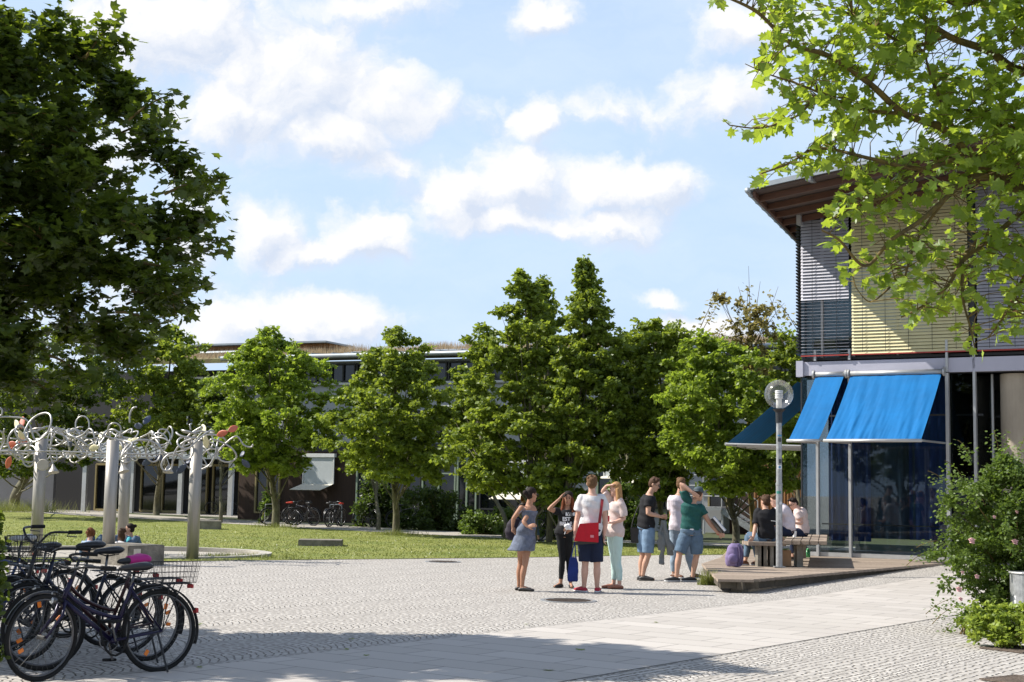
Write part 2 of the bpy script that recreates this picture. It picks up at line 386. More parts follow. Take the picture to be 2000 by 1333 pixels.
# outer apron to the horizon, sharing the level of the fine sheet's rim
R = 900
fx = [-R, -16, 24, R]; n0 = len(V)
V2 = [(-R, -R, 0), (-16, -R, 0), (24, -R, 0), (R, -R, 0), (-R, 2, 0), (-16, 2, 0), (24, 2, 0), (R, 2, 0),
      (-R, 62, 0), (-16, 62, 0), (24, 62, 0), (R, 62, 0), (-R, R, 0), (-16, R, 0), (24, R, 0), (R, R, 0)]
F2 = [(0,1,5,4),(1,2,6,5),(2,3,7,6),(4,5,9,8),(6,7,11,10),(8,9,13,12),(9,10,14,13),(10,11,15,14)]
ground = link_mesh('ground', np_mesh('ground', np.vstack([V, np.array(V2)]), np.vstack([F, np.array(F2)+n0])), M_cob); tag(ground, kind='structure')

def strip(name, ss, q0, q1, st, dz, m):       # strip between p=s0..s1 along the walk direction
    s0, s1 = ss; mb = MB(); nq = int((q1-q0)/st)
    def fn(i, j):
        q = q0+(q1-q0)*j; p = s0+(s1-s0)*i; x = .8*p+.6*q; y = -.6*p+.8*q
        return (x, y, gz(x, y)+dz)
    mb.sheet(fn, 12, nq); return mb.build(name, m)
walk = strip('slab_path', (-9.83, -6.96), -2, 46, .25, .006, M_slab); tag(walk, kind='structure')

def poly_sheet(name, poly, dz, m, st=.5):     # polygon filled and draped over the ground
    bm = bmesh.new(); vs = [bm.verts.new((p[0], p[1], 0)) for p in poly]; bm.faces.new(vs)
    xs = [p[0] for p in poly]; ys = [p[1] for p in poly]
    for ax, lo, hi in ((0, min(xs), max(xs)), (1, min(ys), max(ys))):
        t = math.ceil(lo/st)*st
        while t < hi:
            co = [0, 0, 0]; no = [0, 0, 0]; co[ax] = t; no[ax] = 1
            bmesh.ops.bisect_plane(bm, geom=bm.verts[:]+bm.edges[:]+bm.faces[:], plane_co=co, plane_no=no); t += st
    for v in bm.verts: v.co.z = gz(v.co.x, v.co.y)+dz
    me = bpy.data.meshes.new(name); bm.to_mesh(me); bm.free(); return link_mesh(name, me, m)
near_edge = [(-30, 17.5), (-12, 26.8), (-7.2, 29.5), (-4.44, 31.1), (-2.2, 32.4), (0, 33.7), (2.5, 35.4), (4.9, 36.9), (9, 40)]
far_edge = [(9, 41.5), (5.6, 43.2), (2.6, 44.8), (0, 46.4), (-4, 50), (-9, 55.5), (-16, 63), (-24, 72), (-50, 95), (-70, 60)]
lawn = tag(poly_sheet('lawn', near_edge+far_edge, .010, M_lawn, 2), kind='structure')
path_far = [(13, 43.5), (8, 45), (4, 47), (0, 50), (-5, 56), (-9, 61), (-14, 66), (-21, 74.5), (-52, 78)]
fpath = tag(poly_sheet('footpath', [(x, y+.02) for x, y in [(13, 40)]+far_edge[:-2]]+[(-52, 97)][:0]+path_far[::-1], .014, M_gravel, 2), kind='structure')
verge = tag(poly_sheet('planting_bed', path_far[:-1]+[(-21, 76.2), (-12.5, 68.5), (11.5, 58), (22, 54), (22, 40)], .006, M_soil, 2), kind='structure')
# lawn blades
def in_poly(x, y, poly):
    ins = np.zeros(len(x), bool); n = len(poly); j = n-1
    for i in range(n):
        xi, yi = poly[i]; xj, yj = poly[j]
        c = ((yi > y) != (yj > y)) & (x < (xj-xi)*(y-yi)/((yj-yi) or 1e-9)+xi); ins ^= c; j = i
    return ins
def blades(name, x, y, z, h, m, wd=.012, lean=.5):
    n = len(x); a = NR.uniform(0, 6.28, n); hh = h*NR.uniform(.5, 1.3, n); lx = NR.normal(0, lean, n)*hh; ly = NR.normal(0, lean, n)*hh
    dx = np.cos(a)*wd; dy = np.sin(a)*wd
    A = np.stack([x-dx, y-dy, z], 1); B = np.stack([x+dx, y+dy, z], 1); C = np.stack([x+lx, y+ly, z+hh], 1)
    V = np.stack([A, B, C], 1).reshape(-1, 3); F = np.arange(3*n).reshape(-1, 3)
    return tag(link_mesh(name, np_mesh(name, V, F), m), kind='stuff')
lp = near_edge+far_edge
x = NR.uniform(-26, 9, 420000); y = NR.uniform(26, 74, 420000)
keep = in_poly(x, y, lp) & (NR.uniform(0, 1, len(x)) < np.clip((60-y)/26, .12, 1)*.35) & ~((((x+8.8)/3.75)**2+((y-31.9-(x+8.8)*.14)/2.15)**2 < 1)); x = x[keep]; y = y[keep]
blades('lawn_grass', x, y, np.full(len(x), .01), .035, M_blade, .014, .7)
# ------------------------------------------------------------------ glass pavilion on the right
FU = Vector((.866, -.5, 0)); FN = Vector((-.5, -.866, 0)); UP = Vector((0, 0, 1))
C0 = P(1565, 1000, 32.5); C0.z = 0; DZ = .22
def FP(t, z, out=0): return C0 + FU*t + FN*out + UP*z
def tpx(px, py=800, out=0):
    d = ray(px, py); k = d.x/d.y; a = C0+FN*out
    return (k*a.y-a.x)/(FU.x-k*FU.y)
def zpx(px, py, out=0):
    t = tpx(px, py, out); a = FP(t, 0, out); d = ray(px, py); return CAMZ + d.z*(a.y/d.y)
FAX = (FU, -FN, UP)
M_lav = mat('lavender_panel', (.42, .42, .50), .5, .1, var=.05, scale=2)
M_glass = glass_mat('clear_glass', (.80, .85, .86), .10)
M_glassd = glass_mat('tinted_glass', (.38, .42, .43), .09)
M_curt = mat('navy_curtain', (.022, .045, .15), .9, var=.3, scale=2, stretch=(5, 5, .3))
M_curtb = mat('blue_grey_curtain', (.04, .065, .10), .9, var=.3, scale=2, stretch=(5, 5, .3))
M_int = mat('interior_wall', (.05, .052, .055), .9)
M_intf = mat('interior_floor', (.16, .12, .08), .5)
M_blg = mat('grey_blind_slats', (.50, .50, .55), .4, .25, var=.05)
M_bly = mat('yellow_blind_slats', (.68, .62, .36), .55, 0, var=.05)
M_roofw = mat('roof_timber', (.085, .036, .02), .7, var=.25, scale=5, stretch=(1, 1, 4))
M_soff = mat('soffit_boards', (.075, .05, .04), .85, var=.2, scale=4)
M_awn = mat('blue_awning_cloth', (.008, .135, .36), .75, var=.16, scale=1.3, stretch=(1, 1, .6), spec=.2, bump=.15, bscale=3)
M_red = mat('red_trim', (.35, .04, .03), .6)
M_bear = mat('dark_bearer_wood', (.085, .07, .05), .9, var=.4, scale=5, bump=.5, bscale=20)
M_dark = mat('dark_frame', (.02, .022, .025), .5)

pav = thing('glass_pavilion', 'two storey glass pavilion with slatted blinds, overhanging timber roof and blue awnings', 'building', FP(0, 0))
TE = 9.0
t1 = tpx(1851); t_y0 = tpx(1663, 560); t_y1 = tpx(1891, 560); t_g0 = tpx(1908, 560)
zb0 = 4.27; zb1 = 4.62; zt = 7.95
b = MB(); b.box(FP(TE/2, (zb0+zb1)/2-.02, -.07), (TE, .12, zb1-zb0-.04), FAX)
b.box(FP(-.02, (zb0+zb1)/2-.02, -.06), (.16, .2, .36), FAX)
b.build('band_panel', M_lav, pav)
b = MB(); b.box(FP(TE/2, zb0+.0, -.6), (TE, .9, .04), FAX); b.box(FP(TE/2, zb1+.03, -.55), (TE, .9, .06), FAX); b.build('floor_edge', M_dark, pav)
# side wall receding from the corner
SD = Vector((.36, .933, 0))
def SP(s, z, off=0): return C0 + SD*s + UP*z + Vector((-.933, .36, 0))*off
b = MB(); b.hexa([SP(.1, DZ, -.12), SP(9, DZ, -.12), SP(9, DZ, 0), SP(.1, DZ, 0), SP(.1, zt, -.12), SP(9, zt, -.12), SP(9, zt, 0), SP(.1, zt, 0)])
b.build('side_wall', M_glassd, pav)
# interior
b = MB(); b.slab([FP(0.1, DZ+.01, -.15), FP(TE, DZ+.01, -.15), FP(TE, DZ+.01, -7), FP(2.4, DZ+.01, -8)], .1); b.build('interior_floor', M_intf, pav)
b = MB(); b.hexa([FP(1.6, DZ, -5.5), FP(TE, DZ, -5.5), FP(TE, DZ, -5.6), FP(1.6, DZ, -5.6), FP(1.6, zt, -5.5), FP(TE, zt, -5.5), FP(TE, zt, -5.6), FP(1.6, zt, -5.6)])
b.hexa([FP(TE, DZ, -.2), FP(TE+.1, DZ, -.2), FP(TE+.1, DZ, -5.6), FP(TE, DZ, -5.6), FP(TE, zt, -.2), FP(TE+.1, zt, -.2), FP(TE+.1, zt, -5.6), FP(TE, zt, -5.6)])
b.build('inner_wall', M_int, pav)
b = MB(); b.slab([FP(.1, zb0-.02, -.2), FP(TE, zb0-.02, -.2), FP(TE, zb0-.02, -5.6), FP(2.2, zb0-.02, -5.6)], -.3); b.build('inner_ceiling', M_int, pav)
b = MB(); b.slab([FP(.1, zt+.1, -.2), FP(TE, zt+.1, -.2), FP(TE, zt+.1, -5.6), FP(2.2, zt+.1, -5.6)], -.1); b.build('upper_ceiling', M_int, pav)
def curtain(t0, t1, z0, z1, out, m, amp=.05, wl=.22):
    b = MB(); n = max(8, int((t1-t0)/wl*8))
    ph = random.uniform(0, 6)
    b.sheet(lambda i, j: FP(t0+(t1-t0)*i, z0+(z1-z0)*j, out+amp*math.sin((t0+(t1-t0)*i)/wl*6.28+ph+.6*math.sin(i*9))), n, 3)
    return b.build('curtain', m, pav, smooth=True)
tm0 = tpx(1597); tm1 = tpx(1660); tc0 = tpx(1608)
curtain(tc0, tm1+.35, DZ+.35, zb0, -.35, M_curt, .04, .16); curtain(tm1+.3, tm1+1.5, DZ+.42, zb0, -.5, M_curtb, .06, .3)
curtain(tm1+1.2, t1-.12, DZ+.42, zb0, -.42, M_curt, .05, .24)
# panes, mullions
def pane(t0, t1_, z0, z1, out, m=M_glass, name='window_pane'):
    b = MB(); b.box(FP((t0+t1_)/2, (z0+z1)/2, out), (t1_-t0, .014, z1-z0), FAX); return b.build(name, m, pav)
cols = [0.0, tm0, tm1, t1]
for i in range(3): pane(cols[i]+.03, cols[i+1]-.03, DZ+.10, zb0-.03, -.05)
def mull(t, z0, z1, out=0, wd=.06, dp=.09, m=M_alu):
    b = MB(); b.box(FP(t, (z0+z1)/2, out), (wd, dp, z1-z0), FAX); return b.build('mullion', m, pav)
for t in (tm0, tm1, t1): mull(t, DZ, zb0-.02, .0, .055 if t != t1 else .07, .12)
mull(0, DZ, zb0-.02, -.04, .03, .03, M_dark)
mull(t1+.0, zb0, zb1+.35, .0, .05, .1); mull(tm1, zb1-.02, zb1+.22, .0, .05, .08); mull(tm0-.05, zb1-.02, zb1+.22, .0, .05, .08)
b = MB(); b.box(FP(t1/2, DZ+.05, -.05), (t1, .06, .09), FAX); b.build('bottom_rail', M_alu, pav)
b = MB(); b.box(FP(t1/2+.1, 3.35, -.06), (t1-.3, .05, .04), FAX); b.box(FP(t1/2+.2, DZ+.72, -.25), (t1-.4, .05, .03), FAX); b.build('transom', M_dark, pav)
b = MB(); b.box(FP(t1/2+.6, DZ+.22, -.5), (t1-1.0, .12, .14), FAX); b.build('radiator', mat('radiator', (.13, .17, .16), .5), pav)
# recessed part to the right
tr = [t1+.04, tpx(1905, 800, -.1), tpx(1937, 800, -.5), TE]
pane(tr[0], tr[1]-.03, DZ+.1, zb0-.03, -.12, M_glassd); mull(tr[1], DZ, zb1+.4, -.08, .055, .14)
b = MB(); b.hexa([FP(tr[1], DZ, -.2), FP(tr[2], DZ, -.6), FP(tr[2], DZ, -.62), FP(tr[1], DZ, -.22), FP(tr[1], zb0, -.2), FP(tr[2], zb0, -.6), FP(tr[2], zb0, -.62), FP(tr[1], zb0, -.22)]); b.build('window_pane', M_glassd, pav)
mull(tr[2], DZ, zb0, -.62, .05, .1); pane(tr[2]+.05, TE, DZ+.1, zb0-.03, -1.2, M_glassd)
b = MB(); b.box(FP((t1+tr[1])/2+.15, 3.35, -.14), (tr[1]-t1, .04, .04), FAX); b.box(FP(tr[2]+.3, 3.35, -.9), (1.6, .04, .04), FAX); b.build('transom', M_dark, pav)
b = MB(); b.box(FP(tpx(1882, 900, -.6), 2.2, -.9), (.12, .1, 2.0), FAX); b.build('timber_post', M_roofw, pav)
tcol = tpx(1985, 850, -.4)
b = MB(); b.cyl(FP(tcol, DZ, -.55), FP(tcol, zb0-.04, -.55), .34, seg=32)
b.build('concrete_column', mat('column_concrete', (.36, .31, .24), .85, var=.15, scale=2, stretch=(1, 1, .4), bump=.2), pav, smooth=False)
# upper storey: glass, mullions, blinds
pane(0.03, TE, zb1+.06, zt, -.22, M_glassd)
for t in (tpx(1602, 640), tpx(1750, 640), t_y0+.0, t_g0-.12, t_g0+1.6): mull(t, zb1, zt, -.16, .05, .08)
b = MB(); b.box(FP(t_g0-.12, 6.5, -.1), (.12, .16, 4.2), FAX); b.build('dark_joint', M_dark, pav)
def blind(name, m, t0, t1_, z0, z1, pitch=.074, tilt=58, depth=.078, out=.03, opened=None):
    b = MB(); z = z0; n = 0
    while z < z1:
        tl = tilt if (opened is None or z > opened) else 12
        a = math.radians(tl+random.uniform(-2, 2)); dd = FN*math.cos(a)*-1+UP*math.sin(a); nn = FN*math.sin(a)+UP*math.cos(a)
        sag = random.uniform(-.002, .002); c = FP((t0+t1_)/2, z+sag, out)
        b.box(c, (t1_-t0, depth, .003), (FU, dd, nn)); z += pitch
    o = b.build(name, m, pav)
    c = MB(); k = max(2, int(round((t1_-t0)/.55)))
    for i in range(k): tt = t0+(t1_-t0)*(i+.5)/k; c.box(FP(tt, (z0+z1)/2, out+.045), (.008, .006, z1-z0), FAX)
    c.build('ladder_cord', M_dark, o)
    c = MB(); c.box(FP((t0+t1_)/2, z0-.05, out), (t1_-t0, .07, .025), FAX); c.build('bottom_bar', M_red, o)
    return o
blind('blind', M_blg, .02, t_y0-.05, zb1+.14, zt-.12, opened=zpx(1610, 586))
blind('blind', M_bly, t_y0+.01, t_y1, zb1+.14, zt+.35)
blind('blind', M_blg, t_g0, t_g0+2.6, zb1+.14, 9.2); blind('blind', M_blg, t_g0+2.65, TE, zb1+.14, 9.6)
# side blinds seen edge-on at the corner
b = MB(); z = zb1+.14
while z < zt-.1:
    b.hexa([SP(.0, z, .03), SP(4, z, .03), SP(4, z, .11), SP(.0, z, .11), SP(.0, z+.03, .03), SP(4, z+.03, .03), SP(4, z+.028, .11), SP(.0, z+.028, .11)]); z += .074
b.build('side_blind', M_dark, pav)
b = MB(); b.box(FP(.45, zt+.12, -.03), (.95, .16, .24), FAX); b.box(FP(.03, zt-.02, .12), (.1, .2, .42), FAX); b.build('blind_housing', M_alu, pav)
# wall above the blinds up to the roof slope
E1 = P(1465, 362, 29.6); E2 = G(1558, 458, E1.z) if E1.z > CAMZ else None
E3 = P(2000, 240, 26.2); dirb = (E2-E1).normalized(); dirf = (E3-E1).normalized()
def RP(a, c, dn=0): return E1 + dirf*a + dirb*c - UP*dn
LF = (E3-E1).length+6; LB = 12
wn = dirf.cross(dirb).normalized(); wn = wn if wn.z > 0 else -wn
def roof_z(p): return E1.z - (wn.x*(p.x-E1.x)+wn.y*(p.y-E1.y))/wn.z
b = MB(); n = 14
for i in range(n):
    ta, tb = TE*i/n, TE*(i+1)/n; pa, pb = FP(ta, 0, -.3), FP(tb, 0, -.3); za, zbb = roof_z(pa)-.28, roof_z(pb)-.28
    if za < zt+.05: continue
    b.hexa([FP(ta, zt, -.3), FP(tb, zt, -.3), FP(tb, zt, -.42), FP(ta, zt, -.42), FP(ta, za, -.3), FP(tb, zbb, -.3), FP(tb, zbb, -.42), FP(ta, za, -.42)])
b.build('upper_wall', mat('grey_upper_panel', (.36, .35, .40), .6, var=.05), pav)
b = MB(); t0 = tpx(1610, 400); b.hexa([FP(t0, zt+.05, -.26), FP(t_y0+.7, zt+.05, -.26), FP(t_y0+.7, zt+.05, -.28), FP(t0, zt+.05, -.28), FP(t0, zt+.25, -.26), FP(t_y0+.7, zt+.5, -.26), FP(t_y0+.7, zt+.5, -.28), FP(t0, zt+.25, -.28)]); b.build('clerestory_window', M_glassd, pav)
# roof
b = MB(); b.slab([RP(0, 0), RP(LF, 0), RP(LF, LB), RP(0, LB)], .10); rf = b.build('roof', M_zinc, pav)
b = MB(); b.slab([RP(.06, .06, .104), RP(LF-.1, .06, .104), RP(LF-.1, LB-.1, .104), RP(.06, LB-.1, .104)], .03); b.build('soffit', M_soff, rf)
for k in range(9):
    c = .5+k*.95
    b = MB(); b.beam(RP(.12, c, .22), RP(min(LF-.3, 9), c, .22), .07, .13, wn); b.build('rafter', M_roofw, rf)
for a_ in (.08,):
    b = MB(); b.beam(RP(a_, .08, .20), RP(a_, LB-.2, .20), .06, .13, wn); b.build('edge_beam', M_roofw, rf)
b = MB(); b.beam(P(1578, 345, 28.6), FP(.85, zt+.55, -.2), .10, .16); b.build('cantilever_arm', M_galv, rf)
b = MB(); b.tube([RP(-.06, .0, .10), RP(-.06, LB*.9, .10)], .065, 10); g_ = b.build('gutter', M_zinc, rf, smooth=True)
b = MB()
for k in range(14): b.tube([RP(-.06, .4+k*.75, .10), RP(-.06, .44+k*.75, .10)], .078, 10)
b.build('gutter_bracket', M_zinc, g_)
# awnings
def awning(tl, tr_, proj, ztop, zbot, m):
    b = MB()
    def fn(i, j):
        t = tl+(tr_-tl)*i; o = .12+proj*j; z = ztop+(zbot-ztop)*j
        x_ = i*(tr_-tl); wv_ = (.022*mnoise.noise(Vector((x_*3.1+j*1.2, j*.7, tl)))+.022*mnoise.noise(Vector((x_*8-j*1.6, j*1.1, tl+5)))+.010*mnoise.noise(Vector((x_*19+j*2, j*2, tl+9))))*(.2+j*1.1)*(1 if tr_-tl > 1.2 else .35)
        return FP(t, z-.05*math.sin(math.pi*j)+wv_*.75, o+wv_*.6)
    b.sheet(fn, 110, 24); a = b.build('awning_cloth', m, pav, smooth=True)
    c = MB(); c.cyl(FP(tl-.04, ztop+.06, .10), FP(tr_+.04, ztop+.06, .10), .055); c.build('roller', M_alu, a, smooth=True)
    for t in (tl-.05, tr_+.05):
        e = MB(); e.cyl(FP(t-.02, ztop+.06, .08), FP(t+.02, ztop+.06, .08), .10); e.build('end_cap', M_alu, a)
    c = MB(); c.cyl(FP(tl-.03, zbot, .12+proj), FP(tr_+.03, zbot, .12+proj), .035); c.build('front_bar', M_alu, a, smooth=True)
    for t in (tl-.03, tr_+.03):
        e = MB(); e.cyl(FP(t, zbot, .12+proj), FP(t, zbot+.02, 0), .022, seg=8); e.build('arm', M_alu, a)
    return a
zt_a = 4.22; zb_a = zpx(1790, 868, 0)*0+2.72
awning(tpx(1664, 728), tpx(1841, 728), 1.85, zt_a, zb_a, M_awn); awning(tpx(1596, 733), tpx(1651, 733), 1.85, zt_a, zb_a, M_awn)
# awning on the side face (seen from outside left)
b = MB()
def sfn(i, j):
    s = .15+3.3*i; o = .1+1.65*j; return SP(s, 4.15+(2.72-4.15)*j-.04*math.sin(math.pi*j)+.008*math.sin(s*20)*j, o)
b.sheet(sfn, 40, 12); sa = b.build('side_awning_cloth', M_awn, pav, smooth=True)
b = MB(); b.cyl(SP(.12, 2.72, 1.75), SP(3.5, 2.72, 1.75), .035); b.build('front_bar', M_alu, sa)
for s in (.12, 1.2, 2.3, 3.45):
    b = MB(); b.cyl(SP(s, 2.72, 1.75), SP(s, 2.68, .0), .022, seg=8); b.build('arm', M_alu, sa)
# upper building part glimpsed through the leaves, top right
b = MB(); b.box(FP(8.2, 11.6, -1.6), (4.5, 2.4, 5.0), FAX); b.build('upper_tower', M_lav, pav)
blind('blind', M_blg, 6.0, 10.3, 9.4, 14.0, out=-.3)

# ------------------------------------------------------------------ timber deck
dk = thing('timber_deck', 'low weathered timber deck with ragged plank ends wrapping the glass pavilion', 'deck', (3.3, 23, 0))
FLc = gp(1402, 1152); FLc = Vector((3.35, 23.2, 0)); FR = Vector((9.55, 30.75, 0)); BLc = Vector((3.78, 28.2, 0)); 
dd = (FR-FLc).normalized(); nn_ = Vector((-dd.y, dd.x, 0))
Lf = (FR-FLc).length; npk = int(Lf/.145); 
deckm = MB()
lu = Vector((3.1, 25.2, 0))
poly = [FLc, Vector((3.9, 23.2, 0)), FR, FR+Vector((1.5, 2.5, 0)), Vector((10, 36, 0)), Vector((5.4, 35.5, 0)), Vector((4.55, 31.0, 0)), Vector((3.75, 28.1, 0))]
def clip_plank(c, w_, d, nrm):     # interval of the polygon along nrm through point c
    ts = []
    for i in range(len(poly)):
        a = poly[i]; e = poly[(i+1) % len(poly)]
        da = (a-c).dot(d); db = (e-c).dot(d)
        if da*db < 0:
            k = da/(da-db); ts.append(((a+(e-a)*k)-c).dot(nrm))
    return (min(ts), max(ts)) if len(ts) >= 2 else None
y_ = 23.2
while y_ < 36:
    pts_ = []
    for yy in (y_+.01, y_+.135):
        xs_ = []
        for i in range(len(poly)):
            a = poly[i]; e = poly[(i+1) % len(poly)]
            if (a.y-yy)*(e.y-yy) < 0: xs_.append(a.x+(e.x-a.x)*(yy-a.y)/(e.y-a.y))
        pts_.append(xs_)
    if min(len(pts_[0]), len(pts_[1])) >= 2:
        x0 = max(min(pts_[0]), min(pts_[1])); x1 = (max(pts_[0])+max(pts_[1]))/2+random.uniform(-.015, .015); z = DZ-.02+random.uniform(-.002, .002)
        if x1-x0 > .2: deckm.box(((x0+x1)/2, y_+.0725, z), (x1-x0, .127, .042))
    y_ += .145
deckm.build('deck_planks', M_wood, dk)
FL2 = Vector((3.9, 23.2, 0)); dd = (FR-FL2).normalized(); nn_ = Vector((-dd.y, dd.x, 0))
b = MB(); b.beam(FL2+nn_*.16+UP*.12-dd*.1, FR-dd*.6+nn_*.16+UP*.12, .10, .13); b.beam(FL2+dd*1.9+nn_*1.4+UP*.10, FR-dd*.9+nn_*1.4+UP*.10, .1, .1)
b.box((3.72, 23.32, .13), (.62, .1, .12)); b.beam((3.46, 23.4, .13), (3.82, 28.0, .13), .1, .12)
b.build('bearer', M_bear, dk)
for q in (Vector((3.75, 23.45, .035)), FL2+dd*2.4+nn_*.3+UP*.035, FL2+dd*4.4+nn_*.3+UP*.035):
    b = MB(); b.box(q, (.22, .2, .07), (dd, nn_, UP)); b.build('foundation_block', M_concd, dk)

# ------------------------------------------------------------------ long building behind
A2 = P(430, 1000, 66.5); B2 = P(1600, 1000, 55.5); A2.z = B2.z = 0
GU = (B2-A2).normalized(); GN = Vector((GU.y, -GU.x, 0)); GN = GN if GN.y < 0 else -GN; GL = (B2-A2).length
GAX = (GU, -GN, UP)
def GPt(t, z, out=0): return A2+GU*t+GN*out+UP*z
def gt(px, py=900, out=0):
    d = ray(px, py); k = d.x/d.y; a = A2+GN*out; return (k*a.y-a.x)/(GU.x-k*GU.y)
def gzz(px, py, out=0):
    t = gt(px, py, out); a = GPt(t, 0, out); d = ray(px, py); return CAMZ+d.z*(a.y/d.y)
M_panel = mat('fibre_cement_panel', (.34, .355, .38), .6, var=.08, scale=.8)
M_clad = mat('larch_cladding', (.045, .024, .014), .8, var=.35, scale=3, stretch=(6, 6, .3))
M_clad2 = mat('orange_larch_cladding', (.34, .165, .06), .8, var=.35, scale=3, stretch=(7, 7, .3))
M_win, nt_, b_ = new_mat('dark_window_glass'); b_.inputs['Base Color'].default_value = (.008, .010, .012, 1); b_.inputs['Roughness'].default_value = .06; b_.inputs['Specular IOR Level'].default_value = .6
M_grn = mat('pale_green_frame', (.24, .30, .22), .6); M_ochre = mat('ochre_frame', (.26, .21, .09), .6)
M_white = mat('white_metal', (.70, .70, .68), .5); M_screen = mat('grey_screen', (.50, .53, .53), .8, var=.06); M_cream = mat('cream_awning', (.70, .66, .54), .8, var=.05)
hall = thing('grass_roofed_hall', 'long low two storey hall with zinc eaves and a dry grass roof behind the trees', 'building', GPt(GL/2, 0))
zr = gzz(1000, 698)
# walls
b = MB(); b.box(GPt((gt(472)+GL+6)/2, zr/2, -.6), (GL+6-gt(472), 1.0, zr), GAX); b.build('wall', M_panel, hall)
b = MB(); b.box(GPt((gt(474)+gt(1105))/2, 1.75, -.08), (gt(1105)-gt(474), .12, 3.5), GAX); b.build('shaded_lower_wall', M_dark, hall)  # tree and canopy shade put into this band's dark colour
def panel(px0, px1, z0, z1, m, out=.0, th=.1, name='wall_panel'):
    a, c = gt(px0), gt(px1); q = MB(); q.box(GPt((a+c)/2, (z0+z1)/2, out), (c-a, th, z1-z0), GAX); return q.build(name, m, hall)
def window(px0, px1, z0, z1, fm=M_dark, nm=2, out=-.06, sill=True, midz=None):
    a, c = gt(px0), gt(px1); q = MB(); fr = .07
    q.box(GPt((a+c)/2, z1-fr/2, out), (c-a, .16, fr), GAX); q.box(GPt((a+c)/2, z0+fr/2, out), (c-a, .16, fr), GAX)
    for i in range(nm+1): q.box(GPt(a+fr/2+(c-a-fr)*i/nm, (z0+z1)/2, out+.003), (fr, .15, z1-z0-2*fr), GAX)
    if midz: q.box(GPt((a+c)/2, midz, out+.006), (c-a-2*fr, .13, fr*.8), GAX)
    f = q.build('window', fm, hall); q = MB(); q.box(GPt((a+c)/2, (z0+z1)/2, out-.03), (c-a-fr, .02, z1-z0-fr), GAX); q.build('pane', M_win, f); return f
# ribbon windows of the upper floor
z1r = gzz(1000, 742); zsh = gzz(1000, 795)
pxs = [462, 560, 640, 690, 790, 870, 950, 1050, 1160, 1240, 1330, 1410, 1490, 1560]
for i in range(len(pxs)-1):
    window(pxs[i]+1, pxs[i+1]-1, z1r, zr-.12, nm=2 + (i % 2))
panel(456, 1570, z1r-.12, z1r-.02, M_alu, .05, .12, 'string_course')
for px0, px1 in ((870, 932), (1108, 1150), (1160, 1240)):
    a, c = gt(px0), gt(px1); q = MB(); q.box(GPt((a+c)/2, zsh, .5), (c-a, .9, .07), GAX); q.build('light_shelf', M_white, hall)
for px0, px1 in ((660, 740), (760, 860), (870, 935), (1000, 1090), (1105, 1155), (1165, 1245), (1260, 1340)):
    window(px0, px1, zsh-1.15, zsh-.12, nm=2)
# ground floor sequence, left to right
z2 = gzz(700, 880)
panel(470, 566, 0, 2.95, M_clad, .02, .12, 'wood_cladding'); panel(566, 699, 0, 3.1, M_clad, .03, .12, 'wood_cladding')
window(504, 552, .3, 2.7, M_ochre, 2, .12)
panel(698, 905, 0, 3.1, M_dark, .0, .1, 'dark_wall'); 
window(700, 726, .1, 2.9, M_grn, 1, .1); window(730, 826, .1, 2.9, M_dark, 3, .1); window(828, 894, .05, 2.9, M_grn, 2, .1, midz=2.2)
window(896, 935, .05, 2.9, M_grn, 2, .1); window(940, 1052, .7, 2.7, M_dark, 3, .1)
panel(1054, 1108, 0, 3.0, M_clad, .03, .12, 'wood_cladding')
window(1168, 1225, .9, 2.75, M_grn, 2, .08); window(1235, 1330, .9, 2.7, M_dark, 3, .08)
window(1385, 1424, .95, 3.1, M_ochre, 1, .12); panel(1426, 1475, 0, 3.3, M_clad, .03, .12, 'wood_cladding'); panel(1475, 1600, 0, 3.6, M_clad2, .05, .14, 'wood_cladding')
q = MB()
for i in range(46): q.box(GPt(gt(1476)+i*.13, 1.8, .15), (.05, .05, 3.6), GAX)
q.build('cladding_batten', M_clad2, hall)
# screens with drop awnings
def screen(px0, px1, py0, py1, pyb, pyf):
    a, c = gt(px0, 900, .42), gt(px1, 900, .42); z0, z1_ = gzz(px0, py1, .42), gzz(px0, py0, .42)
    q = MB(); q.box(GPt((a+c)/2, (z0+z1_)/2, .42), (c-a-.1, .02, z1_-z0), GAX); o = q.build('window_screen', M_screen, hall)
    q = MB(); q.box(GPt((a+c)/2, z1_+.08, .38), (c-a+.1, .2, .16), GAX); q.box(GPt(a, (z0+z1_)/2, .42), (.05, .06, z1_-z0), GAX); q.box(GPt(c, (z0+z1_)/2, .42), (.05, .06, z1_-z0), GAX); q.build('screen_rail', M_white, o)
    q = MB(); s_ = (z1_-z0)*.22
    q.slab([GPt(a, z0, .43), GPt(c, z0, .43), GPt(c-.1, z0-s_, 1.35), GPt(a-.1, z0-s_, 1.35)], .02); q.build('drop_awning', M_cream, o)
screen(593, 652, 893, 945, 0, 0); screen(978, 1052, 905, 962, 0, 0); screen(1180, 1228, 908, 930, 0, 0); screen(1232, 1262, 915, 938, 0, 0)
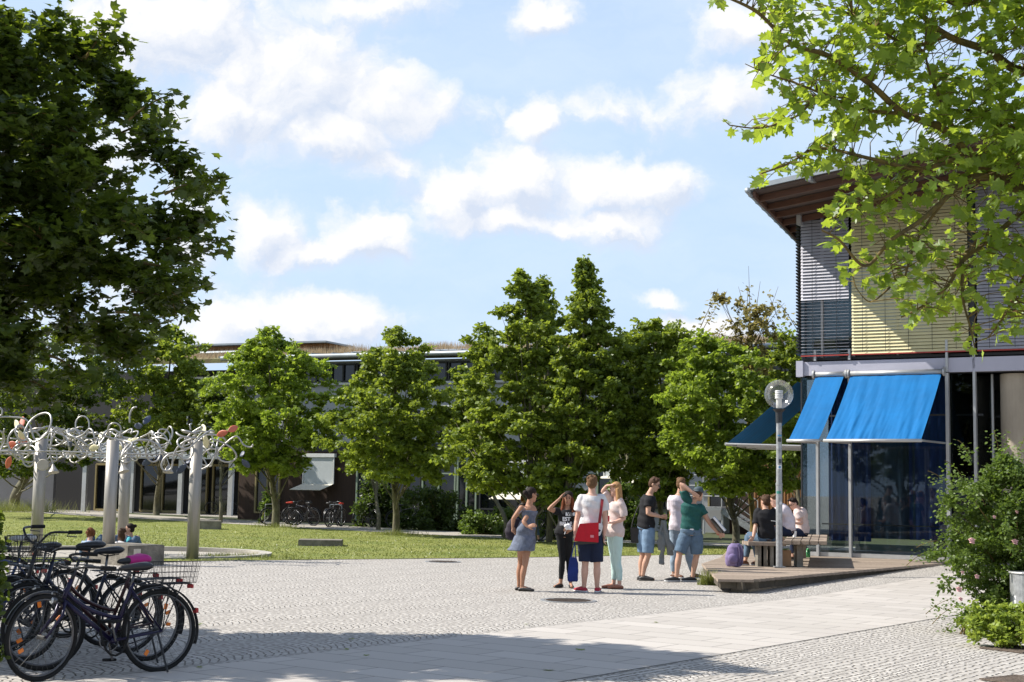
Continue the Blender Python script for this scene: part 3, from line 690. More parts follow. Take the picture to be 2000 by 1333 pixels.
# eaves and roof
b = MB(); b.beam(GPt(-.3+gt(462), zr+.16, .5), GPt(GL+6, zr+.16, .5), 1.6, .09); ev = b.build('eaves', M_zinc, hall)
b = MB(); b.tube([GPt(gt(458), zr+.10, 1.35), GPt(GL+6, zr+.10, 1.35)], .10, 8); b.build('gutter', M_zinc, ev, smooth=True)
b = MB()
for i in range(26): t = gt(462)+.4+i*1.05; b.beam(GPt(t, zr+.23, 1.28), GPt(t, zr+.32, -.25), .05, .05)
b.build('standing_seam', M_zinc, ev)
M_dry = mat('dry_grass_roof', (.22, .16, .08), .95, var=.35, scale=1.3, bump=.8, bscale=12, col2=(.16, .16, .06))
M_dryb = leaf_mat('dry_grass', (.26, .19, .10), (.50, .38, .25), .3, tcol=(.5, .38, .24))
b = MB(); b.slab([GPt(gt(462)-6, zr+.26, -.3), GPt(GL+7, zr+.26, -.3), GPt(GL+8, zr+1.35, -9), GPt(gt(462)-12, zr+1.35, -9)], .2); rg = b.build('grass_roof', M_dry, hall)
b = MB(); b.slab([GPt(gt(600), zr+.68, -2.9), GPt(gt(980), zr+.68, -2.9), GPt(gt(980)+.4, zr+.86, -4.1), GPt(gt(600), zr+.86, -4.1)], .06); b.build('roof_flashing', M_zinc, rg)
def roof_grass():
    n = 60000; t = NR.uniform(gt(462)-9, GL+6, n); o = NR.uniform(0, 1, n)**.8*8.6+.4
    d = np.clip(.35+.5*np.sin(t*.9+1)+.4*np.sin(t*2.7+o), .1, 1); k = NR.uniform(0, 1, n) < d; t = t[k]; o = o[k]
    pos = np.array(A2)[None]+np.outer(t, np.array(GU))-np.outer(o, np.array(GN)); z = zr+.26+(o-.3)*(1.09/8.7)
    n = len(t); h = NR.uniform(.12, .38, n)*np.where(o > 7, 1.4, 1); a = NR.uniform(0, 6.28, n)
    wd = .016; dx = np.cos(a)*wd; dy = np.sin(a)*wd; lx = NR.normal(0, .2, n)*h; 
    A = np.stack([pos[:,0]-dx, pos[:,1]-dy, z], 1); B = np.stack([pos[:,0]+dx, pos[:,1]+dy, z], 1); C = np.stack([pos[:,0]+lx, pos[:,1], z+h], 1)
    return np_mesh('roof_grass', np.stack([A, B, C], 1).reshape(-1, 3), np.arange(3*n).reshape(-1, 3))
o = link_mesh('dry_roof_grass', roof_grass(), M_dryb, hall); o['kind'] = 'stuff'
# raised roof monitor
ta, tb_ = gt(392, 665, -8.5), gt(655, 665, -8.5)
b = MB(); b.box(GPt((ta+tb_)/2, zr+1.45, -8.9), (tb_-ta, 2, .5), GAX); mo = b.build('roof_monitor', M_clad2, hall)
b = MB(); b.box(GPt((ta+tb_)/2-.1, zr+1.74, -8.6), (tb_-ta+.6, 2.8, .09), GAX); b.build('monitor_roof', M_zinc, mo)
# steel stair and landing at the right end
la, lb = gt(1362), gt(1432); LO = 1.6
b = MB(); b.box(GPt((la+lb)/2, .98, .9), (lb-la, 1.7, .12), GAX); st = b.build('stair_landing', M_galv, hall)
b = MB()
for zz in (1.45, 1.85, 2.25): b.cyl(GPt(la, zz, 1.7), GPt(lb, zz, 1.7), .02, seg=6)
for t in (la, (la+lb)/2, lb): b.cyl(GPt(t, .95, 1.7), GPt(t, 2.27, 1.7), .025, seg=6); b.cyl(GPt(t, 0, 1.6), GPt(t, .95, 1.6), .05, seg=6)
b.build('railing', M_alu, st)
le = gt(1500)
for oo in (1.65, .55):
    b = MB(); b.beam(GPt(lb, .92, oo), GPt(le, .08, oo), .05, .24); b.build('stringer', M_galv, st)
b = MB()
for zz in (.45, .8, 1.2): b.cyl(GPt(lb, 1.05+zz, 1.68), GPt(le, .1+zz, 1.68), .018, seg=6)
b.cyl(GPt(le, 0, 1.68), GPt(le, 1.3, 1.68), .022, seg=6); b.build('stair_railing', M_alu, st)
b = MB()
for i in range(7): b.box(GPt(lb+(le-lb)*(i+.5)/7, .9-.8*(i+.5)/7, 1.1), (.28, 1.0, .03), GAX)
b.build('tread', M_galv, st)

# ------------------------------------------------------------------ left wing with canopy
A3 = P(-60, 1000, 80); B3 = P(486, 1000, 72.5); A3.z = B3.z = 0
HU = (B3-A3).normalized(); HN = Vector((HU.y, -HU.x, 0)); HN = HN if HN.y < 0 else -HN; HL = (B3-A3).length; HAX = (HU, -HN, UP)
def HP(t, z, out=0): return A3+HU*t+HN*out+UP*z
def ht(px, out=0):
    d = ray(px, 940); k = d.x/d.y; a = A3+HN*out; return (k*a.y-a.x)/(HU.x-k*HU.y)
wing = thing('entrance_wing', 'dark entrance wing with sloping zinc canopy on slim grey columns', 'building', HP(HL/2, 0))
b = MB(); b.box(HP(HL/2-1, 3.8, -3.2), (HL+2, 2.0, 7.6), HAX); b.build('wall', mat('dark_shaded_plaster', (.014, .014, .016), .8, var=.15), wing)  # dark wall; shade of the recess under the canopy put into its colour
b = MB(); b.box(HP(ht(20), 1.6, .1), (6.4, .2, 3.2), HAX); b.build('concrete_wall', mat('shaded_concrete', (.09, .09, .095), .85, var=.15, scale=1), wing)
b = MB(); b.slab([HP(ht(120), 2.95, .5), HP(HL, 2.95, .5), HP(HL, 3.75, -2.2), HP(ht(150), 3.75, -2.2)], .12); cn = b.build('canopy', M_zinc, wing)
b = MB()
for i in range(24): t = ht(140)+i*.55; b.beam(HP(t, 2.99, .48), HP(t, 3.79, -2.2), .035, .04)
b.build('standing_seam', M_zinc, cn)
for px in (171, 263, 358, 456):
    b = MB(); b.box(HP(ht(px), 1.45, .2), (.26, .16, 2.9), HAX); b.build('column', M_alu, wing)
for px0, px1 in ((187, 222), (226, 256), (276, 312), (318, 350), (372, 404), (416, 450), (468, 484)):
    a, c = ht(px0, -2), ht(px1, -2); q = MB(); f = .09
    for z in (.07, 2.55): q.box(HP((a+c)/2, z, -2.05), (c-a, .14, .12), HAX)
    for t in (a, c): q.box(HP(t, 1.3, -2.04), (f, .14, 2.5), HAX)
    fr = q.build('door', M_ochre, wing); q = MB(); q.box(HP((a+c)/2, 1.3, -2.08), (c-a-.1, .02, 2.4), HAX); q.build('pane', M_win, fr)
for px0, px1 in ((360, 388), (390, 418), (420, 448)):
    a, c = ht(px0, -2), ht(px1, -2); q = MB()
    for z in (4.2, 5.3, 7.2): q.box(HP((a+c)/2, z, -2.1), (c-a, .12, .1), HAX)
    for t in (a, c): q.box(HP(t, 5.7, -2.09), (.08, .12, 3.0), HAX)
    fr = q.build('window', M_alu, wing); q = MB(); q.box(HP((a+c)/2, 5.7, -2.14), (c-a-.1, .02, 2.9), HAX); q.build('pane', M_win, fr)
ztw = P(420, 684, 73).z
b = MB(); b.box(HP(HL-4.6, ztw, -2.6), (11, 3.2, .12), HAX); b.tube([HP(HL-10.1, ztw, -.98), HP(HL+.9, ztw, -.98)], .1, 8); b.build('roof', M_zinc, wing)
# ------------------------------------------------------------------ vegetation
def maple_leaf():      # outline of a five lobed leaf, unit width, stalk at the origin, pointing +y
    half = [(0, 1.0), (.10, .78), (.20, .80), (.17, .62), (.30, .66), (.50, .70), (.44, .54), (.36, .46), (.46, .30), (.44, .16), (.26, .16), (.10, .04)]
    pts = half + [(0, -.02)] + [(-x_, y_) for x_, y_ in half[:0:-1]]
    return np.array([(0, .42, .0)]+[(x_, y_, .10*abs(x_)*2-.08*y_*y_) for x_, y_ in pts])
def simple_maple():
    half = [(0, 1.0), (.16, .66), (.48, .72), (.34, .42), (.42, .14), (.1, .02)]
    pts = half + [(-x_, y_) for x_, y_ in half[:0:-1]]
    return np.array([(0, .40, .0)]+[(x_, y_, .10*abs(x_)*2-.08*y_*y_) for x_, y_ in pts])
def fan(n): return np.array([(0, 1+i, 1+(i+1) % n) for i in range(n)])
T_MAPLE = maple_leaf(); F_MAPLE = fan(len(T_MAPLE)-1); T_SM = simple_maple(); F_SM = fan(len(T_SM)-1)
T_Q = np.array([(0, 0, 0), (.42, .45, .08), (0, 1, -.05), (-.42, .45, .08)]); F_Q = np.array([(0, 1, 2, 3)])
T_OV = np.array([(0, 0, 0), (.28, .3, .05), (.26, .68, .03), (0, 1, -.06), (-.26, .68, .03), (-.28, .3, .05)]); F_OV = np.array([(0, 1, 2, 3, 4, 5)])
def leaves(pos, size, tmpl, faces, up=.8, droop=.25, az=None):
    n = len(pos)
    nrm = NR.normal(0, 1, (n, 3))*(1-up)*1.2; nrm[:, 2] += up; nrm /= np.linalg.norm(nrm, axis=1)[:, None]
    a = NR.uniform(0, 6.283, n) if az is None else az
    d = np.stack([np.cos(a), np.sin(a), -np.abs(NR.normal(droop, .3, n))], 1)
    d -= nrm*(d*nrm).sum(1)[:, None]; d /= np.linalg.norm(d, axis=1)[:, None]
    x = np.cross(d, nrm); s = size*NR.uniform(.6, 1.2, n)
    T = tmpl; V = pos[:, None, :]+s[:, None, None]*(T[None, :, 0:1]*x[:, None, :]+T[None, :, 1:2]*d[:, None, :]+T[None, :, 2:3]*nrm[:, None, :])
    k = len(T); Fs = (faces[None]+(np.arange(n)*k)[:, None, None]).reshape(-1, faces.shape[1])
    return V.reshape(-1, 3), Fs
def rows_sample(rows, Y, n, dep=.8, edge=.5, cx=None):
    """random points in a crown whose side-on width at each height is given"""
    rows = sorted(rows); ys = np.array([r[0] for r in rows]); L_ = np.array([r[1] for r in rows]); R_ = np.array([r[2] for r in rows])
    wts = np.maximum(R_-L_, 34.); cdf = np.concatenate([[0], np.cumsum((wts[1:]+wts[:-1])/2*np.diff(ys))]); q = NR.uniform(0, cdf[-1], n)
    py = np.interp(q, cdf, ys); l = np.interp(py, ys, L_); r = np.interp(py, ys, R_)
    rad = NR.uniform(0, 1, n)**edge; a = NR.uniform(0, 6.283, n); ph_ = NR.uniform(0, 6, 3)
    rad = rad*(1+.20*np.sin(a*2+py*.045+ph_[0])+.14*np.sin(a*5-py*.09+ph_[1])) if len(rows) < 14 else rad
    px = (l+r)/2+(r-l)/2*rad*np.cos(a); hw = (r-l)/2/FPX*Y
    out = []
    for i in range(n):
        yy = Y+hw[i]*rad[i]*np.sin(a[i])*dep
        p = P(px[i], py[i], Y); p.y = yy; out.append(p)
    global LASTHW; LASTHW = hw
    return np.array([tuple(p) for p in out])
def nlerp(a, b, k): return a+(b-a)*k
def tree(name, label, base, rows, Y, ncl, rcl, nleaf, lsize, leafm, tmpl=(T_Q, F_Q), trunk_r=.14, group=None, cat='tree', dep=.8, flat=.55, seed=1, barkm=None, lean=0, twigs=0, topbias=.75, edge=.5, up=.75, tw_r=.006, thin=False):
    random.seed(seed)
    base = Vector(base); root = thing(name, label, cat, base, group)
    C = rows_sample(rows, Y, ncl, dep, edge); HWc = LASTHW.copy()
    zmin, zmax = C[:, 2].min(), C[:, 2].max(); cxm = C[:, 0].mean(); cym = C[:, 1].mean()
    top = Vector((cxm, cym, zmin+(zmax-zmin)*topbias))
    hi = C[C[:, 2] > zmin+(zmax-zmin)*.8]; 
    if len(hi): top.x = hi[:, 0].mean(); top.y = hi[:, 1].mean()
    tb = MB(); H = top.z-base.z
    tp = smooth_path([base-UP*.1, base+UP*H*.12+Vector((.02, .0, 0)), base.lerp(top, .3)+Vector((random.uniform(-.1, .1), 0, 0)), base.lerp(top, .6)+Vector((random.uniform(-.15, .15), 0, 0)), top], 6)
    m = len(tp); rad = [trunk_r*(1.25 if i == 0 else 1)*(1-.82*(i/(m-1))**1.1) for i in range(m)]
    tb.tube(tp, rad, 10); tb.build('trunk', barkm or M_bark, root, smooth=True)
    # limbs to clusters
    lb_ = MB(); order = sorted(range(ncl), key=lambda i: C[i, 2]); tw = MB()
    nl = min(ncl, 26)
    for i in order[::max(1, ncl//nl)]:
        c = Vector(C[i]); hd = math.hypot(c.x-tp[m//2].x, c.y-tp[m//2].y)
        zt_ = min(top.z-.06*H, nlerp(zmin, c.z, .62)-.02*H); k = (zt_-base.z)/H
        s = tp[min(m-1, max(1, int(k*(m-1))))]; r0 = min(rad[min(m-1, max(1, int(k*(m-1))))]*.34, .045)
        mid1 = s.lerp(c, .35)+Vector((random.uniform(-.2, .2), random.uniform(-.2, .2), -.04*hd))*.8; mid2 = s.lerp(c, .7)+Vector((random.uniform(-.15, .15), random.uniform(-.15, .15), .03*hd))
        pts = bez(s, mid1, mid2, c, 6); lb_.tube(pts, [max(.006, r0*(1-.8*j/6)) for j in range(7)], 5, cap=False)
    lb_.build('limbs', barkm or M_bark, root, smooth=True)
    # leaves grouped on twigs inside clusters
    per = int(nleaf//ncl*(1 if thin else .72)); pos = []
    for i in range(ncl):
        if thin and C[i, 0] < -.40*C[i, 1] and random.random() < .36: continue
        c = C[i]; rr = min(rcl*random.uniform(.55, 1.35), .20+HWc[i]*.55); nt_w = max(4, per//8)
        dirs = NR.normal(0, 1, (nt_w, 3)); dirs /= np.linalg.norm(dirs, axis=1)[:, None]
        fl_ = flat if HWc[i] > .8 else nlerp(1.25, flat, HWc[i]/.8); tips = c+dirs*(rr*NR.uniform(.35, 1, nt_w)**.6)[:, None]*np.array([1, 1, fl_])
        if twigs:
            for t in tips[:twigs]:
                t = Vector(t); cc = Vector(c); tw.tube([cc, cc.lerp(t, .5)+UP*.03, t], [tw_r, tw_r*.7, tw_r*.4], 3, cap=False)
        kk = NR.integers(0, nt_w, per); fr = NR.uniform(.35, 1.05, per)[:, None]
        pos.append(c+(tips[kk]-c)*fr+NR.normal(0, rr*.10, (per, 3))*np.array([1, 1, .6]))
    pos = np.concatenate(pos)
    if thin: k_ = (pos[:, 0] > -.40*pos[:, 1]) | (NR.uniform(0, 1, len(pos)) < .42); k_ &= (pos[:, 2] < 1.6+.335*pos[:, 1]) | (NR.uniform(0, 1, len(pos)) < .5); pos = pos[k_]
    if twigs: tw.build('twigs', barkm or M_twig, root)
    V, F = leaves(pos, lsize, tmpl[0], tmpl[1], up=up if thin else .52)
    link_mesh('crown', np_mesh('crown', V, F), leafm, root)
    return root

# extra sprays at the silhouette
def sprays(root, spec, Y, n, m, tmpl, size, rc=.28, name='crown', br_=.016, shift=0):
    pos = []; tw = MB()
    for (px, py, dx, dy, ln) in spec:
        px -= shift
        yy = Y+random.uniform(-.7, .7); e = P(px, py, yy); s = P(px-dx, py-dy, yy)
        pts = bez(s, s.lerp(e, .3)+UP*.05, s.lerp(e, .7)+UP*.07, e, 6); tw.tube(pts, [br_*(1-.75*i/6) for i in range(7)], 5, cap=False)
        for k in range(n):
            t = random.uniform(.25, 1.02); p = s.lerp(e, t); r = rc*(1.15-t*.75)
            pos.append((p.x+random.gauss(0, r*.6), p.y+random.gauss(0, r*.8), p.z+random.gauss(0, r*.42)))
    tw.build('limbs', M_twig, root, smooth=True)
    V, F = leaves(np.array(pos), size, tmpl[0], tmpl[1], up=.7); return link_mesh(name, np_mesh(name, V, F), m, root)

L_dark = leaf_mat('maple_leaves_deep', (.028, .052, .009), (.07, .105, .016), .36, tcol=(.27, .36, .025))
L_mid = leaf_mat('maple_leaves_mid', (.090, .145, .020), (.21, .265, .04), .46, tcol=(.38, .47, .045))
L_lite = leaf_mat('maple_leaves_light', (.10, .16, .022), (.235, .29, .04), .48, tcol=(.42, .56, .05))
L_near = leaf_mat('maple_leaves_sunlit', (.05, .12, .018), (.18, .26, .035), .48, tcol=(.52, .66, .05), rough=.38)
L_yel = leaf_mat('maple_leaves_pale', (.14, .14, .035), (.30, .26, .09), .42, tcol=(.5, .42, .12))
L_shr = leaf_mat('shrub_leaves', (.055, .10, .015), (.14, .20, .035), .35, tcol=(.24, .36, .04))
L_lime = leaf_mat('lime_leaves', (.13, .20, .03), (.34, .42, .06), .4, tcol=(.5, .6, .08))
L_far = leaf_mat('far_leaves', (.028, .05, .012), (.07, .10, .02), .35, tcol=(.18, .28, .03))
GRP = 'maples between the lawn and the hall'

# front row
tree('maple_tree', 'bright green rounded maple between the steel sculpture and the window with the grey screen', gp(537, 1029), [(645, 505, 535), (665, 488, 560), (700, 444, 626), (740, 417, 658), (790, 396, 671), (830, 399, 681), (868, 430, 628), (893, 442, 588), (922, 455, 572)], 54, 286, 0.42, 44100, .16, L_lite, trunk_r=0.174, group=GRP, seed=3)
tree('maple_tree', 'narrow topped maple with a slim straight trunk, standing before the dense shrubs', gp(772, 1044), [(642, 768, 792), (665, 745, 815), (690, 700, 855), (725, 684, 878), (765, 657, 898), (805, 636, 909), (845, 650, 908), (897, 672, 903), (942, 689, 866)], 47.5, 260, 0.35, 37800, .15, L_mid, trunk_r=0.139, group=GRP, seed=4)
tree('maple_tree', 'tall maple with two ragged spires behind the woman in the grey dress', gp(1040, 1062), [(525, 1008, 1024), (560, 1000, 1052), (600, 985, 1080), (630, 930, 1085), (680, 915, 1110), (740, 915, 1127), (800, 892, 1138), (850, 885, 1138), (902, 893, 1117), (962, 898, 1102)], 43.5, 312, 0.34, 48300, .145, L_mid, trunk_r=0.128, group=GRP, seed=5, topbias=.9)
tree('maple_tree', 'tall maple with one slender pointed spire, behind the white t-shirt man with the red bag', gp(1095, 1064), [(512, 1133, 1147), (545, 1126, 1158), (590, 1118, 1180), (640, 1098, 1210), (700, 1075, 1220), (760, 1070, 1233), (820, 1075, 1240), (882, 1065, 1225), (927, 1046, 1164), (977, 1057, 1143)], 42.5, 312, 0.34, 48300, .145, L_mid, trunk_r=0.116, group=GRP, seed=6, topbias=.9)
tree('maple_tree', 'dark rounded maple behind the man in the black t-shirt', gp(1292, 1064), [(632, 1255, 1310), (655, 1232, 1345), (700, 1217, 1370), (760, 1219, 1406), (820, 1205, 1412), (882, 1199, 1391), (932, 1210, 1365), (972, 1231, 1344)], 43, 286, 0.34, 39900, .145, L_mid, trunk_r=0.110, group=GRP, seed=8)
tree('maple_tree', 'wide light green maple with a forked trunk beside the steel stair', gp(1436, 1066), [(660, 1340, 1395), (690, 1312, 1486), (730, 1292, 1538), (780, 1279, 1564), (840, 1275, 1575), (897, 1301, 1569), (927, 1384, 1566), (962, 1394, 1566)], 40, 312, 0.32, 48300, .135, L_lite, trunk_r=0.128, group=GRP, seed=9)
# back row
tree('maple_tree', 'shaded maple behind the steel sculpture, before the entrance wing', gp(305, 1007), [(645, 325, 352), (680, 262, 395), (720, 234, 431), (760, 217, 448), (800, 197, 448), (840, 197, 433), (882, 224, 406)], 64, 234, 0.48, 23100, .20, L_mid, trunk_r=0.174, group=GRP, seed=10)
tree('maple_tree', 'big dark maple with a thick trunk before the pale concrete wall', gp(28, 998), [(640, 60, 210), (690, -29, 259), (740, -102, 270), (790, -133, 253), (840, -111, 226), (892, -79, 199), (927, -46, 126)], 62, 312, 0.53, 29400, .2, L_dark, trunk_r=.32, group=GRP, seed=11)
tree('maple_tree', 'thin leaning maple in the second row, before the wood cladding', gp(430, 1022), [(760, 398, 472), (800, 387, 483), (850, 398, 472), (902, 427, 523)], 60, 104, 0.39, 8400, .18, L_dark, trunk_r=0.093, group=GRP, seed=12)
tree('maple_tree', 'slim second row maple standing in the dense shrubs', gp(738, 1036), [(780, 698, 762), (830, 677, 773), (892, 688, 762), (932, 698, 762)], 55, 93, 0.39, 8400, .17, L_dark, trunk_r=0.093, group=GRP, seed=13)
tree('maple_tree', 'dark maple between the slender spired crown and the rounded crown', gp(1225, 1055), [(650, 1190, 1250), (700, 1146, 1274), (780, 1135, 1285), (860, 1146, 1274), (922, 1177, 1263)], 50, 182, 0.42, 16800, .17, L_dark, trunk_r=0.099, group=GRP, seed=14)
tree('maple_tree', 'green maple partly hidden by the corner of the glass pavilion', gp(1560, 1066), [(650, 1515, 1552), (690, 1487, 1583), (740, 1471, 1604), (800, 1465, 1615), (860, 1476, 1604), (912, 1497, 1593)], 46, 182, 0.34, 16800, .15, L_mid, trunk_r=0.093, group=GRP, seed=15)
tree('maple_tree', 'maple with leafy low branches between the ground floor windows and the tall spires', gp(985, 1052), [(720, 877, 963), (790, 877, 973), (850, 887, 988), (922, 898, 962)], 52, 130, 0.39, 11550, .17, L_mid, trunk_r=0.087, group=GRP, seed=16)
tree('maple_tree', 'slim maple spire standing between the two tall pointed crowns', gp(1072, 1060), [(545,1052,1068),(590,1040,1082),(640,1020,1092),(700,1015,1105),(780,1010,1110),(860,1010,1110),(920,1020,1100)], 46, 170, .34, 15000, .15, L_mid, trunk_r=.11, group=GRP, seed=61, topbias=.9)
# sparse bare-topped tree
bt = tree('bare_topped_tree', 'thin half bare tree with pale yellowish leaves rising above the hall roof', gp(1470, 1060), [(568,1398,1410),(590,1395,1425),(600,1440,1530),(625,1425,1530),(650,1410,1520),(690,1430,1500),(730,1440,1500)], 44, 119, 0.24, 1785, .15, L_yel, trunk_r=.13, seed=17, topbias=.55, twigs=6, tw_r=.012, edge=.9, group=None, barkm=M_twig)
b = MB(); s0 = P(1468, 720, 44)
for (x0, y0), (x1, y1), (x2, y2) in (((1468,720),(1465,610),(1462,520)),((1468,700),(1440,640),(1398,575)),((1470,690),(1500,620),(1520,560)),((1468,700),(1490,640),(1532,592)),((1468,660),(1478,600),(1485,550)),((1468,680),(1430,660),(1392,650)),((1467,640),(1450,590),(1442,560))):
    b.tube(bez(P(x0, y0, 44), P((x0+x1)/2, (y0+y1)/2-6, 44+random.uniform(-.5, .5)), P(x1, y1, 44+random.uniform(-.8, .8)), P(x2, y2, 44+random.uniform(-1, 1)), 8), [.022*(1-.8*i/8) for i in range(9)], 5, cap=False)
b.build('bare_branches', M_twig, bt, smooth=True)

sprays(bt, [(x, y, dx, dy, 1) for x, y, dx, dy in ((1398,580,30,-60),(1400,600,30,-50),(1412,640,40,-40),(1450,610,14,-50),(1468,598,6,-60),(1485,612,-8,-60),(1520,590,-40,-60),(1530,612,-40,-40),(1505,640,-30,-40),(1440,650,16,-30),(1462,560,4,-50),(1425,622,30,-50),(1500,575,-20,-50))], 44, 26, L_yel, (T_Q, F_Q), .15, .30, br_=.014)
# shrubs along the hall
def shrub(name, label, rows, Y, n, sz, m, ncl=40, rcl=.4, tm=(T_Q, F_Q), cat='shrub', seed=2, group=None, dep=.8, stems=9, up=.45, base=None):
    random.seed(seed); cxp = (rows[-1][1]+rows[-1][2])/2
    base = base or Vector((P(cxp, 1000, Y).x, Y, gz(P(cxp, 1000, Y).x, Y)))
    root = thing(name, label, cat, base, group); C = rows_sample(rows, Y, ncl, dep, .6); C[:, 2] = np.maximum(C[:, 2], base.z+.12)
    b = MB()
    for i in range(min(stems, ncl)):
        c = Vector(C[i]); s = base+Vector((random.uniform(-.15, .15), random.uniform(-.15, .15), -.03))
        b.tube(bez(s, s+UP*(c.z-s.z)*.5, c-UP*.1*(c.z-s.z), c, 6), [.012, .011, .010, .008, .007, .006, .004], 4, cap=False)
    b.build('stems', M_twig, root)
    per = n//ncl; pos = []
    for i in range(ncl):
        nt_w = max(3, per//8); dirs = NR.normal(0, 1, (nt_w, 3)); dirs /= np.linalg.norm(dirs, axis=1)[:, None]
        tips = C[i]+dirs*rcl*NR.uniform(.4, 1, nt_w)[:, None]*np.array([1, 1, .8]); kk = NR.integers(0, nt_w, per)
        pos.append(C[i]+(tips[kk]-C[i])*NR.uniform(.3, 1.05, per)[:, None]+NR.normal(0, rcl*.08, (per, 3)))
    pos = np.concatenate(pos); pos[:, 2] = np.maximum(pos[:, 2], base.z+.03)
    V, F = leaves(pos, sz, tm[0], tm[1], up=up); link_mesh('foliage', np_mesh('foliage', V, F), m, root); return root
GS = 'shrubs in the bed before the hall'
shrub('shrub', 'dense dark shrub around the slim second trunk, nearest the row of parked bicycles', [(945,715,745),(970,695,800),(1010,690,810),(1035,695,815)], 57, 7000, .13, L_far, 40, .5, seed=21, group=GS)
shrub('shrub', 'dense bushy dark green shrub between the two trunks', [(965,800,880),(990,790,905),(1020,790,910),(1040,800,905)], 54, 7000, .13, L_far, 40, .5, seed=22, group=GS)
shrub('shrub', 'low light leaved shrub right of the dense dark shrubs', [(1005,895,950),(1025,890,985),(1050,900,985)], 50, 3500, .11, L_shr, 26, .35, seed=23, group=GS)
shrub('climber', 'tall narrow leafy climber column behind the woman with a raised hand', [(905,1050,1080),(950,1052,1090),(1000,1055,1095),(1050,1050,1100)], 46, 5500, .11, L_shr, 40, .3, seed=24, cat='climbing plant', stems=14)
shrub('shrub', 'leafy shrub behind the blonde woman and the black t-shirt man', [(950,1195,1230),(985,1190,1250),(1030,1185,1255),(1055,1195,1250)], 47, 5200, .11, L_shr, 34, .4, seed=25, group=GS)
shrub('shrub', 'low shrub behind the woman in the grey dress', [(1000,970,1010),(1030,965,1050),(1055,970,1060)], 48, 3600, .10, L_shr, 26, .35, seed=26, group=GS)
shrub('shrub', 'shrub hugging the steel landing behind the white t-shirt man', [(1000,1300,1340),(1030,1290,1350),(1055,1300,1345)], 47, 3600, .11, L_far, 26, .35, seed=27, group=GS)
shrub('shrub', 'tall thin weedy shrub left of the first bicycles before the cladding', [(960,520,532),(1000,508,530),(1022,500,535)], 59, 1200, .12, L_shr, 18, .3, seed=28, group=GS)

# big left maple: crown outlined from its visible side, given its own thickness
def big_left():
    # the crown continues well beyond the frame on its far side
    rows = [(-330,-900,-330),(-280,-1150,-230),(-150,-1250,-90),(-40,-1250,45),(20,-1250,120),(80,-1250,135),(115,-1250,240),(150,-1250,263),(200,-1250,318),(260,-1250,340),(330,-1250,388),(380,-1250,408),(440,-1250,410),(480,-1250,430),(540,-1250,410),(600,-1250,378),(650,-1150,323),(690,-1150,240),(730,-1150,158),(775,-1150,88),(800,-1150,28)]
    return rows
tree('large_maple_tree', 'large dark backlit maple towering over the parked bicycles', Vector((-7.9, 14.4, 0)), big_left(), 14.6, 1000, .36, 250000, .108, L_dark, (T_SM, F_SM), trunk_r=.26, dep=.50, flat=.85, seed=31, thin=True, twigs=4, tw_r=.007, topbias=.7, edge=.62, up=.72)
blt = bpy.data.objects['large_maple_tree']
sprays(blt, [(240,45,60,-70,1),(262,85,90,-30,1),(150,30,60,-30,1),(355,185,90,-50,1),(350,235,110,-30,1),(445,350,110,-30,1),(440,375,120,-5,1),(445,425,130,0,1),(460,478,130,10,1),(415,555,120,40,1),(390,600,120,30,1),(340,585,80,-10,1),(330,640,90,30,1),(260,700,60,50,1),(290,665,90,40,1),(180,745,70,50,1),(120,780,60,40,1)], 14.6, 90, L_dark, (T_SM, F_SM), .108, .26, shift=14)

# unseen maples added around the viewer to block sky light and darken glass reflections
for (tx, ty, r_, sd_, lab) in ((-12, 2.5, 3.6, 51, 'unseen broad maple added behind the bicycle row to block sky light'), (-4.5, -7, 4.2, 52, 'unseen broad maple added behind the middle of the square to block sky light'), (5, -8, 4.2, 53, 'unseen broad maple added behind the slab walk to block sky light'), (14, -1, 4.0, 54, 'unseen broad maple added beyond the rose bush to block sky light'), (-19, 12, 3.8, 55, 'unseen broad maple added past the outer bicycles to block sky light')):
    random.seed(sd_); root = thing('maple_tree', lab, 'tree', (tx, ty, 0), 'unseen maples added around the near side to block sky light')
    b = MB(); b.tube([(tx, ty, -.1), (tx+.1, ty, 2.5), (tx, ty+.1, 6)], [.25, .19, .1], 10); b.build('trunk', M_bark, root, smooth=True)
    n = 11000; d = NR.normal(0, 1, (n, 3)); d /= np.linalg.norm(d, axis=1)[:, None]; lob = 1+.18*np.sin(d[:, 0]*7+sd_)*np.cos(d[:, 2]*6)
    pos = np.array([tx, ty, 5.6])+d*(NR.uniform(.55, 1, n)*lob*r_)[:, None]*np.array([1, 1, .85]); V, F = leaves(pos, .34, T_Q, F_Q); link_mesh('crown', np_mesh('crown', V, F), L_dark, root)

# near sunlit maple whose branches reach in from the right
NT_ = Vector((6.3, 11.2, 0)); nm = thing('overhanging_maple_tree', 'sunlit yellow green maple whose branches hang in front of the pavilion blinds', 'tree', NT_)
YN = 9.6
b = MB(); tpn = smooth_path([NT_-UP*.1, NT_+UP*1.5, Vector((6.1, 11.0, 3.2)), Vector((6.0, 10.6, 5.5)), Vector((6.2, 10.4, 7.5))], 6)
b.tube(tpn, [.24*(1-.6*i/(len(tpn)-1)) for i in range(len(tpn))], 14); b.build('trunk', M_bark, nm, smooth=True)
BR = []   # (list of (px,py,Y)), radius
def br(pts, r): BR.append((pts, r)); return pts
br([(2700,560,10.9),(2300,440,10.3),(2000,372,9.8),(1930,335,9.6),(1890,300,9.5)], .060)
br([(1890,300,9.5),(1862,250,9.5),(1822,160,9.4),(1805,100,9.3)], .020)
br([(1890,300,9.5),(1840,250,9.5),(1765,222,9.4),(1700,165,9.3),(1620,110,9.2),(1545,85,9.1),(1480,25,9.0),(1420,-5,9.0)], .030)
